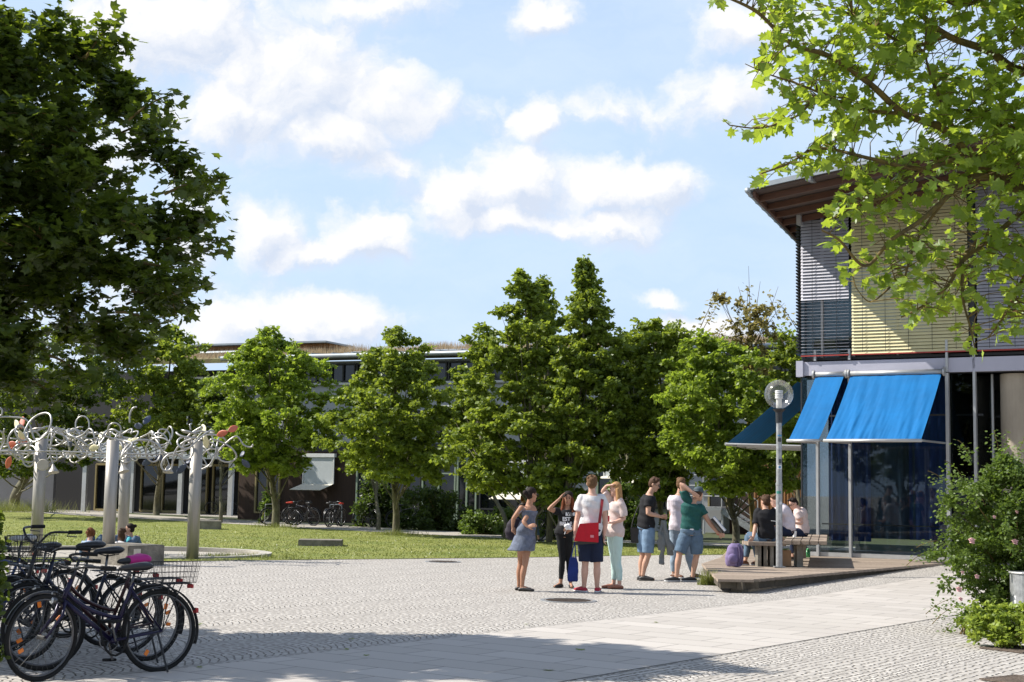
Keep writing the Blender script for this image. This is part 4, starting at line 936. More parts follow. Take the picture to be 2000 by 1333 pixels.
br([(1765,222,9.4),(1690,215,9.4),(1600,190,9.4),(1560,225,9.2),(1490,250,9.1),(1425,245,9.0)], .014)
br([(1620,190,9.3),(1560,165,9.1),(1500,145,9.0),(1455,125,9.0)], .009)
br([(1890,300,9.5),(1800,330,9.3),(1700,310,9.2),(1600,290,9.2),(1540,320,9.1),(1485,340,9.0)], .018)
br([(1950,350,9.6),(1900,345,9.5),(1850,385,9.3),(1800,430,9.2),(1740,470,9.1),(1690,520,9.1),(1640,470,9.0),(1605,450,9.0)], .022)
br([(1850,385,9.3),(1790,470,9.3),(1760,560,9.2),(1740,520,9.1)], .012)
br([(1990,420,9.7),(1930,470,9.6),(1880,510,9.5),(1850,560,9.4),(1800,600,9.3),(1760,620,9.3)], .020)
br([(1880,510,9.5),(1880,580,9.4),(1895,640,9.3),(1905,685,9.2)], .012)
br([(2050,450,9.8),(1990,560,9.7),(1960,620,9.6),(1930,660,9.5)], .016)
br([(2500,60,10.6),(2150,130,10.1),(2000,140,9.9),(1930,100,9.7),(1850,70,9.6),(1790,20,9.5),(1740,-40,9.4)], .045)
br([(1850,70,9.6),(1780,90,9.5),(1720,60,9.4),(1665,30,9.3)], .016)
br([(1800,330,9.3),(1740,380,9.2),(1680,400,9.1),(1620,430,9.0)], .012)
br([(1740,560,9.2),(1700,590,9.1),(1670,560,9.0)], .008)
br([(2300,280,10.2),(2100,240,9.9),(1980,250,9.7),(1900,220,9.6),(1830,180,9.5)], .026)
br([(2200,-100,10.2),(2000,-40,9.8),(1880,10,9.6),(1800,-30,9.5)], .03)
br([(2500,560,10.6),(2200,560,10.1),(2060,520,9.8),(1990,480,9.7)], .03)
b = MB(); segs = []
for pts, r in BR:
    pp = smooth_path([P(*q) for q in pts], 6); m = len(pp); b.tube(pp, [r*(1-.72*i/(m-1)) for i in range(m)], 7, cap=False)
    for q in pp: segs.append(q)
# limbs joining the off-frame ends to the trunk
for q, zt_ in (((2700,560,10.9), 2.6), ((2500,60,10.6), 4.6), ((2300,280,10.2), 3.6), ((2200,-100,10.2), 5.5), ((2500,560,10.6), 2.4)):
    e = P(*q); s = Vector((6.1, 11.0, min(zt_, e.z-.1))); b.tube(bez(s, s.lerp(e, .3)+UP*.1, s.lerp(e, .7)+UP*.1, e, 6), [.09-.004*i for i in range(7)], 8)
b.build('branches', M_twig, nm, smooth=True)
# leafing region: polygons in sight of the lawn, with extra masses beyond the frame
region = [(1395,-60),(1400,10),(1445,15),(1500,60),(1480,110),(1440,130),(1455,160),(1500,165),(1530,200),(1480,235),(1410,235),(1415,265),(1500,262),(1560,235),(1600,250),(1570,300),(1520,305),(1470,345),(1480,368),(1560,330),(1620,330),(1660,345),(1600,400),(1600,430),(1660,455),(1610,470),(1600,480),(1650,500),(1640,540),(1690,575),(1760,570),(1775,640),(1850,600),(1880,690),(1930,690),(1990,650),(2080,660),(2300,600),(2300,-300),(1700,-300)]
rx = NR.uniform(1390, 2320, 60000); ry = NR.uniform(-300, 700, 60000); k = in_poly(rx, ry, region)
noi = np.array([mnoise.noise(Vector((a/75, c/60, 3.3)))+.5*mnoise.noise(Vector((a/30, c/25, 1.3))) for a, c in zip(rx, ry)])
den_ = np.clip(.42+noi*.9+(rx-1600)/1500, .04, 1.0)*np.where((rx > 1540) & (ry > 330), .58, .92)
k &= NR.uniform(0, 1, len(rx)) < den_*.46; rx, ry = rx[k], ry[k]
tips = []; tw = MB(); segs_np = np.array([tuple(s) for s in segs])
for i in range(len(rx)):
    tips.append(tuple(P(rx[i], ry[i], 9.3+.0007*(rx[i]-1500)+random.gauss(0, .33))))
tips = np.array(tips); used = 0
for i in range(0, len(tips), 3):
    t = tips[i]; d = np.linalg.norm(segs_np-t, axis=1); j = d.argmin()
    if d[j] < .38:
        s = Vector(segs_np[j]); e = Vector(t); tw.tube([s, s.lerp(e, .5)+UP*.02+Vector((random.uniform(-.03, .03), 0, 0)), e], [.0045, .0032, .002], 4, cap=False)
tw.build('twigs', M_twig, nm)
dd_ = np.array([np.linalg.norm(segs_np-t, axis=1).min() for t in tips]); kp = (dd_ < .34) | (tips[:, 0] > 3.0) | (NR.uniform(0, 1, len(tips)) < .25); tips = tips[kp]
V, F = leaves(tips, .090, T_MAPLE, F_MAPLE, up=.62, droop=.55); link_mesh('crown', np_mesh('crown', V, F), L_near, nm)

# rose bush, lime ground plant, bin
T_R = T_OV
rs = shrub('rose_bush', 'big loose rose bush with pale pink blooms beside the grey litter bin', [(895,1955,1990),(930,1900,2060),(975,1860,2110),(1030,1832,2140),(1080,1840,2150),(1120,1855,2150),(1150,1868,2140),(1190,1880,2080),(1215,1885,2060)], 17.4, 34000, .052, L_shr, 260, .20, (T_R, F_OV), 'rose bush', 41, stems=40, dep=.55, base=Vector((6.35, 17.6, .0)))
sprays(rs, [(1830,1075,60,-30,1),(1850,1060,60,-10,1),(1862,960,50,40,1),(1885,940,40,40,1),(1900,900,30,40,1),(1950,880,10,40,1),(1868,1170,60,-30,1),(1872,1210,50,-60,1),(1880,1180,60,-40,1),(1990,890,-20,50,1)], 17.4, 60, L_shr, (T_R, F_OV), .05, .14, br_=.005)
M_rose = mat('rose_petals', (.72, .42, .42), .6, var=.12, scale=20); 
for (px, py, r) in ((1898,1056,.042),(1982,1058,.040),(1873,1151,.040),(1908,1126,.03),(1876,1170,.028),(1942,1010,.022),(1880,1118,.02),(1986,1000,.022)):
    c = P(px, py, 17.0-.05*(r*100-3)); b = MB()
    for j in range(11):
        a = j*2.4; q = r*(.25+.07*j); n0 = Vector((math.cos(a)*q, -.3*r, math.sin(a)*q)); b.ell(c+n0*.8, r*.45, r*.2, r*.42, frame_of(Vector((math.cos(a)*.5, -1, math.sin(a)*.5))), 8, 5)
    b.build('rose_bloom', M_rose, rs, smooth=True)
shrub('lime_ground_plant', 'low yellow green leafy plant at the foot of the litter bin', [(1185,1915,2060),(1205,1895,2080),(1235,1885,2080),(1250,1890,2075)], 15.6, 5200, .062, L_lime, 70, .13, (T_R, F_OV), 'plant', 42, stems=20, dep=.5, base=Vector((5.35, 15.6, 0)))
shrub('weed_tuft', 'small wispy green weeds at the base of the rose bush', [(1205,1880,1920),(1225,1862,1930)], 17.0, 700, .05, L_lime, 20, .09, (T_R, F_OV), 'weeds', 43, stems=6, dep=.5)
shrub('edge_bush', 'leafy green bush crowding the parked bicycles at the very left', [(1010,-90,-6),(1060,-90,-2),(1110,-90,10),(1160,-90,18),(1200,-90,14),(1240,-90,8),(1290,-90,-6)], 11.4, 4200, .055, L_dark, 70, .13, (T_R, F_OV), 'bush', 44, stems=20, dep=.5)
def tuft(label, px, py, h, n, spread):
    c = gp(px, py); m_ = n; x = c.x+NR.normal(0, spread, m_); y = c.y+NR.normal(0, spread*.6, m_); hh = NR.uniform(.3, 1, m_)*h; a = NR.uniform(0, 6.28, m_); w_ = .008
    A = np.stack([x-np.cos(a)*w_, y-np.sin(a)*w_, np.full(m_, c.z)], 1); B = np.stack([x+np.cos(a)*w_, y+np.sin(a)*w_, np.full(m_, c.z)], 1); Cc = np.stack([x+NR.normal(0, .4, m_)*hh, y+NR.normal(0, .4, m_)*hh, c.z+hh], 1)
    o = link_mesh('grass_tuft', np_mesh('grass_tuft', np.stack([A, B, Cc], 1).reshape(-1, 3), np.arange(3*m_).reshape(-1, 3)), M_blade)
    tag(o, label, 'grass tuft', kind='stuff')
tuft('green weed tuft under the front corner of the timber deck', 1385, 1143, .32, 260, .07)
tuft('thin grass tuft below the deck edge near the small pale stone', 1490, 1140, .14, 200, .16)
tuft('dry grass mound around the foot of the big dark trunk', 28, 1000, .8, 1500, 1.3)
tuft('grass tuft at the foot of the maple before the dense shrubs', 772, 1046, .25, 500, .4)
tuft('grass tuft at the foot of the bright rounded maple', 537, 1031, .25, 400, .45)
tuft('grass fringe along the round basin rim', 470, 1089, .12, 900, .6)
# ------------------------------------------------------------------ people
VG = None
def remesh(mb, vox, sm_it=2, name='m', noise=0):
    me = mb.mesh(name); o = bpy.data.objects.new(name, me); COL.objects.link(o)
    r = o.modifiers.new('r', 'REMESH'); r.mode = 'VOXEL'; r.voxel_size = vox; r.use_smooth_shade = True
    if sm_it:
        s = o.modifiers.new('s', 'SMOOTH'); s.factor = .5; s.iterations = sm_it
    dg = bpy.context.evaluated_depsgraph_get(); out = bpy.data.meshes.new_from_object(o.evaluated_get(dg), depsgraph=dg)
    bpy.data.objects.remove(o); bpy.data.meshes.remove(me)
    if noise:
        n = len(out.vertices); co = np.empty(n*3, np.float32); out.vertices.foreach_get('co', co); co = co.reshape(-1, 3)
        no = np.empty(n*3, np.float32); out.vertices.foreach_get('normal', no); no = no.reshape(-1, 3)
        ph = NR.uniform(0, 6, 6)
        d = np.sin(co[:, 0]*34+co[:, 2]*21+ph[0]+2*np.sin(co[:, 2]*9+ph[3]))+.8*np.sin(co[:, 1]*38-co[:, 2]*27+ph[1]+1.5*np.sin(co[:, 0]*13))+.6*np.sin(co[:, 2]*52+co[:, 0]*15+ph[2])
        co += no*(d*noise)[:, None]; out.vertices.foreach_set('co', co.ravel())
    out.polygons.foreach_set('use_smooth', [True]*len(out.polygons)); out.update(); return out
def fabric(name, col, var=.1, bump=.35, bs=14, rough=.85, pattern=None):
    m = mat(name, col, rough, 0, var=var, scale=9, bump=bump, bscale=bs, spec=.25); return m
M_skin = mat('skin', (.50, .29, .20), .55, var=.06, scale=6, spec=.35); M_skin2 = mat('tanned_skin', (.40, .21, .13), .55, var=.06, scale=6, spec=.35); M_skin3 = mat('light_skin', (.60, .36, .27), .55, var=.06, scale=6, spec=.35)
HC = lambda n, c: mat(n, c, .62, spec=.2, var=.35, scale=25, stretch=(3, 3, .5), bump=.4, bscale=60)
M_hbr = HC('brown_hair', (.07, .035, .018)); M_hdk = HC('dark_hair', (.018, .011, .008)); M_hbl = HC('blonde_hair', (.36, .20, .085)); M_hom = HC('auburn_hair', (.16, .045, .015)); M_hlb = HC('light_brown_hair', (.14, .075, .035)); M_hcu = HC('curly_brown_hair', (.15, .055, .02))
M_eye = mat('eye_dark', (.02, .015, .01), .2); M_lens = mat('lens', (.01, .01, .01), .1)
M_wt = fabric('white_cotton', (.66, .64, .64)); M_wt2 = fabric('pinkish_white_cotton', (.64, .57, .60)); M_bk = fabric('black_cotton', (.014, .014, .016)); M_gt = fabric('teal_green_cotton', (.018, .085, .075))
M_den = fabric('light_denim', (.15, .225, .32), .25, bs=25); M_den2 = fabric('mid_denim', (.095, .145, .205), .25, bs=25); M_den3 = fabric('pale_denim', (.24, .30, .365), .25, bs=25); M_nav = fabric('navy_cotton', (.015, .022, .05)); M_mint = fabric('mint_cotton', (.50, .66, .62), .05)
M_pink = fabric('pale_pink_blouse', (.62, .50, .46)); M_drs = fabric('grey_blue_dress', (.13, .15, .20), .45); M_leg = fabric('black_leggings', (.01, .011, .012)); M_turq = fabric('turquoise_cotton', (.10, .45, .50)); M_plaid = fabric('blue_white_plaid', (.28, .36, .50), .7, bs=30)
M_shb = mat('black_shoe', (.015, .014, .014), .5); M_shr = mat('red_shoe', (.42, .02, .04), .7); M_sole = mat('white_sole', (.6, .6, .6), .6); M_shbr = mat('brown_leather', (.14, .06, .03), .5); M_jk = fabric('grey_jacket', (.17, .18, .18)); M_belt = mat('belt_leather', (.015, .012, .01), .5)

def interp(tab, t):
    ts = [r[0] for r in tab]; 
    return [float(np.interp(t, ts, [r[k] for r in tab])) for k in (1, 2)]
TM = [(-.15,.13,.10),(0,.168,.118),(.12,.168,.12),(.3,.15,.108),(.48,.146,.10),(.7,.172,.118),(.84,.178,.112),(.93,.135,.085),(1.0,.072,.064)]
TF = [(-.15,.13,.10),(0,.170,.120),(.12,.165,.122),(.3,.128,.098),(.45,.113,.084),(.65,.138,.108),(.75,.142,.112),(.85,.142,.095),(.93,.11,.072),(1.0,.052,.052)]
class Person:
    def __init__(s, label, Y, J, face, fem=False, skin=None, h=1.76, ground=None, group=None, foot='ground', gaze=None, bend=0):
        s.sc = h/1.76; s.fem = fem; s.skin = skin or M_skin; s.J = {}
        for k, v in J.items(): s.J[k] = P(v[0], v[1], Y+(v[2] if len(v) > 2 else 0))
        j = s.J
        if ground is None: ground = gp(*(J['anA'][:2])) if 'anA' in J else Vector((j['pelvis'].x, j['pelvis'].y, 0))
        s.gz = ground if isinstance(ground, float) else gz(j['pelvis'].x, j['pelvis'].y)
        s.root = thing('person', label, 'person', (j['pelvis'].x, j['pelvis'].y, s.gz), group)
        s.face = Vector(face).normalized()
        if foot == 'ground':
            for q in 'AB':
                if 'an'+q in j:
                    j['an'+q].z = s.gz+.085; j['to'+q].z = s.gz+.03
        # lateral directions
        def lat(a, b, f):
            v = b-a
            if v.length < .05: v = Vector((-f.y, f.x, 0))
            return v.normalized()
        s.ls = lat(j['shA'], j['shB'], s.face); s.lp = lat(j['hiA'], j['hiB'], s.face)
        if s.ls.dot(s.lp) < 0: s.lp = -s.lp
    def spine(s, t):
        a, c = s.J['pelvis'], s.J['neck']
        if 'chest' in s.J:
            m = s.J['chest']; q = 1-t; mm = (m-.25*a-.25*c)*2; return a*q*q+mm*2*q*t+c*t*t if t >= 0 else a+(a-c)*(-t)*.9
        return a.lerp(c, t)
    def torso(s, t0, t1, grow=0, n=12, flare=None):
        tab = TF if s.fem else TM; secs = []
        for i in range(n+1):
            t = t0+(t1-t0)*i/n; w_, d_ = interp(tab, t); l = s.lp.lerp(s.ls, max(0, min(1, t))).normalized()
            ax = (s.spine(t+.05)-s.spine(t-.05)).normalized(); l = (l-ax*l.dot(ax)).normalized(); f = ax.cross(l).normalized()
            secs.append((s.spine(t), l*(w_+grow)*s.sc, f*(d_+grow)*s.sc))
        return secs
    def limb(s, mb, keys, rad, seg=12):
        pts = [s.J[k] if isinstance(k, str) else k for k in keys]; mb.tube(pts, [r*s.sc for r in rad], seg)
    def armpts(s, q, f0, f1, grow, n=10):
        sh, el, wr = s.J['sh'+q], s.J['el'+q], s.J['wr'+q]; k = .86 if s.fem else 1
        tab = [(0, .056, 0), (.25, .050, 0), (.5, .040, 0), (.62, .042, 0), (.85, .032, 0), (1, .026, 0)]
        pts, rad = [], []
        for i in range(n+1):
            t = f0+(f1-f0)*i/n; p = sh.lerp(el, t*2) if t < .5 else el.lerp(wr, t*2-1)
            pts.append(p); rad.append((interp(tab, t)[0]*k+grow)*s.sc)
        return pts, rad
    def legpts(s, q, f0, f1, grow, n=12):
        hi, kn, an = s.J['hi'+q], s.J['kn'+q], s.J['an'+q]; k = .93 if s.fem else 1
        tab = [(0, .092, 0), (.15, .088, 0), (.35, .068, 0), (.5, .054, 0), (.56, .051, 0), (.68, .058, 0), (.85, .042, 0), (1, .036, 0)]
        pts, rad = [], []
        for i in range(n+1):
            t = f0+(f1-f0)*i/n; p = hi.lerp(kn, t*2) if t < .5 else kn.lerp(an, t*2-1)
            if .5 < t < .95: # calf bulges to the back
                p = p-s.face*.012*math.sin((t-.5)/.45*math.pi)
            pts.append(p); rad.append((interp(tab, t)[0]*k+grow)*s.sc)
        return pts, rad
    def hand(s, mb, q):
        wr = s.J['wr'+q]; hd = s.J.get('hd'+q, wr+(wr-s.J['el'+q]).normalized()*.18); d = (hd-wr).normalized(); c = s.sc
        side = s.J.get('_pn'+q)
        x = d.cross(s.face if abs(d.dot(s.face)) < .9 else UP).normalized(); n = x.cross(d).normalized()
        if abs(d.z) > .6: x, n = n, x       # hanging hand: palm faces the thigh
        el = (wr, x*.026*c, n*.02*c), (wr+d*.03*c, x*.036*c, n*.018*c), (wr+d*.075*c, x*.041*c, n*.015*c), (wr+d*.092*c, x*.038*c, n*.012*c)
        mb.loft(el, 12)
        cu = s.curl.get(q, .5) if hasattr(s, 'curl') else .5
        for i, (off, ln) in enumerate(((-.03, .072), (-.0105, .082), (.0095, .076), (.028, .060))):
            a = wr+d*.085*c+x*off*c; b1 = a+(d*math.cos(cu*.6)+n*math.sin(cu*.6))*ln*.45*c; b2 = b1+(d*math.cos(cu*1.7)+n*math.sin(cu*1.7))*ln*.32*c; b3 = b2+(d*math.cos(cu*2.4)+n*math.sin(cu*2.4))*ln*.24*c
            mb.tube([a, b1, b2, b3], [.0096*c, .009*c, .0085*c, .0068*c], 8)
        a = wr+d*.028*c-x*.028*c; b1 = a+(d*.55-x*.75+n*.3).normalized()*.035*c; b2 = b1+(d*.9-x*.25+n*.4).normalized()*.034*c
        mb.tube([a, b1, b2], [.0125*c, .0105*c, .0085*c], 8)
    def body(s, legs=True, bare_feet=False):
        j = s.J; c = s.sc; mb = MB(); mb.loft(s.torso(-.12, 1.0, -.004), 18)
        hf = s.face; side = hf.cross(UP).normalized(); up = side.cross(hf).normalized()
        hc = j['head']; 
        mb.tube([j['neck']-(hc-j['neck'])*.25, j['neck'].lerp(hc, .35), hc-up*.03*c], [.062*c, .052*c, .052*c], 12)
        A = (side, hf, up)
        mb.ell(hc+up*.022*c-hf*.008*c, .074*c, .094*c, .098*c, A, 18, 12)
        mb.loft([(hc-up*.115*c+hf*.052*c, side*.018*c, hf*.02*c), (hc-up*.10*c+hf*.035*c, side*.042*c, hf*.048*c), (hc-up*.06*c+hf*.022*c, side*.058*c, hf*.066*c), (hc-up*.0*c+hf*.01*c, side*.066*c, hf*.078*c)], 16)
        mb.loft([(hc-up*.028*c+hf*.098*c, side*.016*c, up*.008*c), (hc-up*.022*c+hf*.108*c, side*.010*c, up*.006*c)], 8)
        mb.loft([(hc+up*.012*c+hf*.085*c, side*.008*c, hf*.012*c), (hc-up*.03*c+hf*.096*c, side*.014*c, hf*.018*c)], 8)
        mb.ell(hc-up*.062*c+hf*.082*c, .024*c, .012*c, .009*c, A, 10, 6)
        for sg in (-1, 1): mb.ell(hc+side*sg*.076*c-up*.005*c-hf*.01*c, .010*c, .020*c, .032*c, A, 10, 7)
        for q in 'AB':
            if 'el'+q in j:
                inn = j['neck'].lerp(j['sh'+q], .45)-UP*.045*c
                mb.tube([inn, j['sh'+q]], [.055*c*(.85 if s.fem else 1), .056*c*(.86 if s.fem else 1)], 12); mb.ell(j['sh'+q], *( [.058*c*(.86 if s.fem else 1)]*3))
                p, r = s.armpts(q, 0, 1, 0, 12); mb.tube(p, r, 12); s.hand(mb, q)
            if legs and 'kn'+q in j:
                p, r = s.legpts(q, 0, 1, 0, 14); mb.tube(p, r, 14); mb.ell(j['hi'+q], *[.09*c]*3)
                an, to = j['an'+q], j['to'+q]; d = (to-an); d.z = 0; d.normalize()
                mb.tube([an-d*.03*c-UP*.035*c, an+d*.05*c-UP*.035*c, to-d*.07*c-UP*.0*c, to], [.032*c, .034*c, .028*c, .02*c], 10)
        me = remesh(mb, .0082, 2, 'body'); o = link_mesh('body', me, s.skin, s.root); s.bo = o
        for sg in (-1, 1):
            e = MB(); e.ell(hc+side*sg*.031*c+up*.016*c+hf*.083*c, .012*c, .008*c, .007*c, A, 8, 6); e.build('eye', M_eye, o, smooth=True)
            e = MB(); e.tube([hc+side*sg*.016*c+up*.036*c+hf*.091*c, hc+side*sg*.034*c+up*.040*c+hf*.086*c, hc+side*sg*.050*c+up*.034*c+hf*.074*c], .0038*c, 5); e.build('eyebrow', s.hairm if hasattr(s, 'hairm') else M_hdk, o)
        e = MB(); e.ell(hc-up*.062*c+hf*.0905*c, .022*c, .006*c, .0065*c, A, 10, 5); e.build('lips', M_lip, o, smooth=True)
        return o
    def hair(s, m, style='short', pts=None):
        j = s.J; c = s.sc; hc = j['head']; hf = s.face; side = hf.cross(UP).normalized(); up = side.cross(hf).normalized(); A = (side, hf, up); mb = MB()
        mb.ell(hc+up*.045*c-hf*.020*c, .083*c, .094*c, .086*c, A, 16, 10); mb.ell(hc+up*.005*c-hf*.040*c, .080*c, .072*c, .085*c, A, 16, 10)
        if style == 'short':
            for k in range(16):
                a = random.uniform(-1.4, 1.4); b_ = random.uniform(-.3, 1); mb.ell(hc+up*(.075+.045*math.cos(a))*c+side*math.sin(a)*.06*c+hf*(.05-.12*random.random())*c, .026*c, .030*c, .022*c, A, 8, 5)
        if style in ('bun', 'lowbun'):
            q = hc+up*(.06 if style == 'bun' else .02)*c-hf*.125*c; mb.ell(q, .042*c, .040*c, .042*c, A, 12, 8)
        if style in ('long', 'long_wavy'):
            for sg, w_ in ((-1, .045), (0, .07), (1, .045)):
                L0 = .36 if style == 'long' else .30
                s0 = hc+side*sg*.055*c-hf*.055*c+up*.02*c; dn = Vector((0, 0, -1))
                mb.loft([(s0, side*w_*c, hf*.045*c), (s0+dn*.12*c+side*sg*.012*c-hf*.015*c, side*w_*1.05*c, hf*.042*c), (s0+dn*.24*c+side*sg*.025*c-hf*.02*c, side*w_*1.0*c, hf*.034*c), (s0+dn*L0*c+side*sg*.03*c-hf*.01*c, side*w_*.6*c, hf*.018*c)], 12)
            if style == 'long_wavy':
                for sg in (-1, 1):
                    s0 = hc+side*sg*.070*c+hf*.025*c+up*.02*c; mb.tube([s0, s0-UP*.13*c+side*sg*.018*c, s0-UP*.23*c+side*sg*.03*c+hf*.02*c, s0-UP*.32*c+side*sg*.02*c+hf*.03*c], [.026*c, .032*c, .034*c, .018*c], 10)
        if style == 'curly':
            for k in range(40):
                d = Vector((random.gauss(0, 1), random.gauss(0, 1), random.gauss(.2, 1))).normalized()
                if d.dot(hf) > .55: continue
                mb.ell(hc+d*.088*c-hf*.015*c, *[.032*c]*3, None, 8, 5)
        if style == 'shoulder':
            s0 = hc-hf*.04*c; mb.loft([(s0, side*.088*c, hf*.07*c), (s0-UP*.1*c, side*.095*c, hf*.06*c), (s0-UP*.19*c-hf*.02*c, side*.085*c, hf*.045*c), (s0-UP*.24*c-hf*.02*c, side*.05*c, hf*.03*c)], 14)
        me = remesh(mb, .0095, 1, 'hair', .0022); return link_mesh('hair', me, m, s.bo)
    def top(s, m, hem=.02, sleeve=.24, grow=.014, neck=.955, name='shirt', loose=0, noise=.0024, straps=False):
        mb = MB(); secs = s.torso(hem, neck, grow, 14)
        if loose: secs = [(c_, x*(1+loose*max(0, (.5-i/14))), y*(1+loose*max(0, (.5-i/14)))) for i, (c_, x, y) in enumerate(secs)]
        mb.loft(secs, 22)
        if sleeve > 0:
            for q in 'AB':
                if 'el'+q not in s.J: continue
                inn = s.J['neck'].lerp(s.J['sh'+q], .40)-UP*.05*s.sc; g = grow+.004
                p, r = s.armpts(q, 0, sleeve, g, 8); r = [x+.006*s.sc*(i/8) for i, x in enumerate(r)]
                mb.tube([inn]+p, [.062*s.sc]+r, 14)
        me = remesh(mb, .0105, 2, name, noise); return link_mesh(name, me, m, s.root)
    def bottoms(s, m, length=.42, grow=.016, waist=.16, flare=.012, name='shorts', noise=.0022):
        mb = MB(); mb.loft(s.torso(-.10, waist, grow-.002, 8), 22)
        for q in 'AB':
            if 'kn'+q not in s.J: continue
            p, r = s.legpts(q, 0, length, grow, 14); r = [x+flare*s.sc*(i/14) for i, x in enumerate(r)]; mb.tube(p, r, 16); mb.ell(s.J['hi'+q], *[(.095+grow*.6)*s.sc]*3)
        me = remesh(mb, .0105, 2, name, noise); return link_mesh(name, me, m, s.root)
    def skirt(s, m, hemz, off=(0, 0), w0=.16, w1=.24, top_t=.3, name='skirt'):
        pass
    def shoes(s, m, sole=M_sole, low=False, name='shoe'):
        for q in 'AB':
            if 'an'+q not in s.J: continue
            an, to = s.J['an'+q], s.J['to'+q]; d = (to-an); d.z = 0; d.normalize(); x = Vector((d.y, -d.x, 0)); c = s.sc; g = an.z-.085
            base = lambda p: Vector((p.x, p.y, g))
            mb = MB(); L_ = (to-an).length+.02; a0 = base(an)-d*.065*c
            tp_ = [(0, .030, .030, .055), (.04, .038, .050, .065), (.10, .042, .060, .060 if not low else .045), (.17, .045, .048, .04), (.23, .046, .036, .03), (.275, .030, .026, .022)]
            secs = [(a0+d*t*c+UP*(.016+h_*.55 if not low else .012+h_*.4), x*w_*c, UP*h_*.72*c) for t, w_, h_, _ in tp_]
            mb.loft(secs, 14); o = link_mesh(name, remesh(mb, .008, 2, name), m, s.root)
            if sole is not None:
                mb = MB(); mb.loft([(a0+d*t*c+UP*.012, x*(w_+.005)*c, UP*.015) for t, w_, h_, _ in tp_], 14); mb.build('sole', sole, o, smooth=True)
M_lip = mat('lips', (.42, .13, .11), .45)
def J4(ox, oy, k, d, Y0=0):       # joint table measured on an enlargement of the photograph
    return {n: (ox+v[0]/k, oy+v[1]/k, v[2] if len(v) > 2 else 0) for n, v in d.items()}
Z3 = lambda d: J4(960, 900, 4.0, d)

# 1 woman in grey dress
Yd = gp(1027, 1155).y
p = Person('woman in a short grey blue dress with one hand on her hip', Yd, Z3(dict(head=(312,268), neck=(295,345), pelvis=(268,560), chest=(292,440), shA=(232,372,-.06), shB=(318,372,.10), elA=(172,452,-.05), wrA=(165,520,.0), hdA=(185,560,.0), elB=(250,478,-.20), wrB=(284,520,-.24), hdB=(318,508,-.26),
    hiA=(238,590,-.04), hiB=(288,590,.06), knA=(228,800,.10), knB=(262,810,-.05), anA=(213,1000,.12), anB=(238,1012,-.04), toA=(310,1000,.10), toB=(330,1020,-.10))), (.80, .45, -.10), True, M_skin2, 1.68)
p.hairm = M_hdk; p.body(); p.hair(M_hdk, 'lowbun'); p.curl = {'A': .6, 'B': .3}
mb = MB(); secs = p.torso(.0, .74, .012, 10)[::-1]; pe = p.J['pelvis']; hz_ = P(960+230/4, 900+703/4, Yd).z
l, f = p.lp, UP.cross(p.lp).normalized()
for k, (t, w_, d_, ox) in enumerate(((.25, .178, .14, -.01), (.55, .20, .16, -.03), (.8, .215, .18, -.05), (1, .235, .19, -.075))):
    secs.append((Vector((pe.x+ox, pe.y, pe.z+(hz_-pe.z)*t)), Vector((w_*.95, 0, 0)), Vector((0, d_, 0))))
mb.loft(secs, 26); link_mesh('dress', remesh(mb, .010, 2, 'dress', .003), M_drs, p.root)
for a, e in (((262,372,-.10), (212,415,-.12)), ((300,352,-.05), (250,400,-.12)), ((305,345,.05), (322,410,.1))):
    mb = MB(); mb.tube(bez(P(960+a[0]/4, 900+a[1]/4, Yd+a[2]), P(960+a[0]/4, 900+a[1]/4, Yd+a[2]-.02), P(960+e[0]/4, 900+e[1]/4, Yd+e[2]), P(960+e[0]/4, 900+e[1]/4, Yd+e[2]), 4), .006, 6); mb.build('strap', M_drs, p.root)
p.shoes(M_shb, None, True)
mb = MB(); hc = p.J['head']; sd = p.face.cross(UP).normalized()
for sg in (-1, 1): mb.tube([hc+sd*sg*.078+UP*.018, hc+sd*sg*.07+p.face*.09+UP*.018], .003, 5)
for sg in (-1, 1): mb.ell(hc+sd*sg*.034+p.face*.10+UP*.012, .028, .006, .019, (sd, p.face, UP), 10, 6)
mb.build('sunglasses', M_lens, p.bo)
bagt = thing('shoulder_bag', 'soft dark purple black shoulder bag behind the woman in the grey dress', 'bag', P(960+178/4, 900+530/4, Yd+.15))
mb = MB(); c0 = P(960+178/4, 900+535/4, Yd+.16); mb.loft([(c0+UP*.16, Vector((.07, 0, 0)), Vector((0, .05, 0))), (c0+UP*.08, Vector((.12, 0, 0)), Vector((0, .07, 0))), (c0-UP*.05, Vector((.155, 0, 0)), Vector((0, .08, 0))), (c0-UP*.14, Vector((.14, 0, 0)), Vector((0, .07, 0))), (c0-UP*.17, Vector((.09, 0, 0)), Vector((0, .05, 0)))], 18)
link_mesh('bag_body', remesh(mb, .010, 3, 'bag', .003), mat('aubergine_cloth', (.018, .012, .022), .8), bagt)
mb = MB(); mb.tube(bez(c0+UP*.15-Vector((.05, 0, 0)), c0+UP*.3, p.J['shA']+Vector((-.04, .05, .07)), p.J['shA']+Vector((.03, -.02, .075)), 8), .010, 6); mb.build('handle', M_shb, bagt)

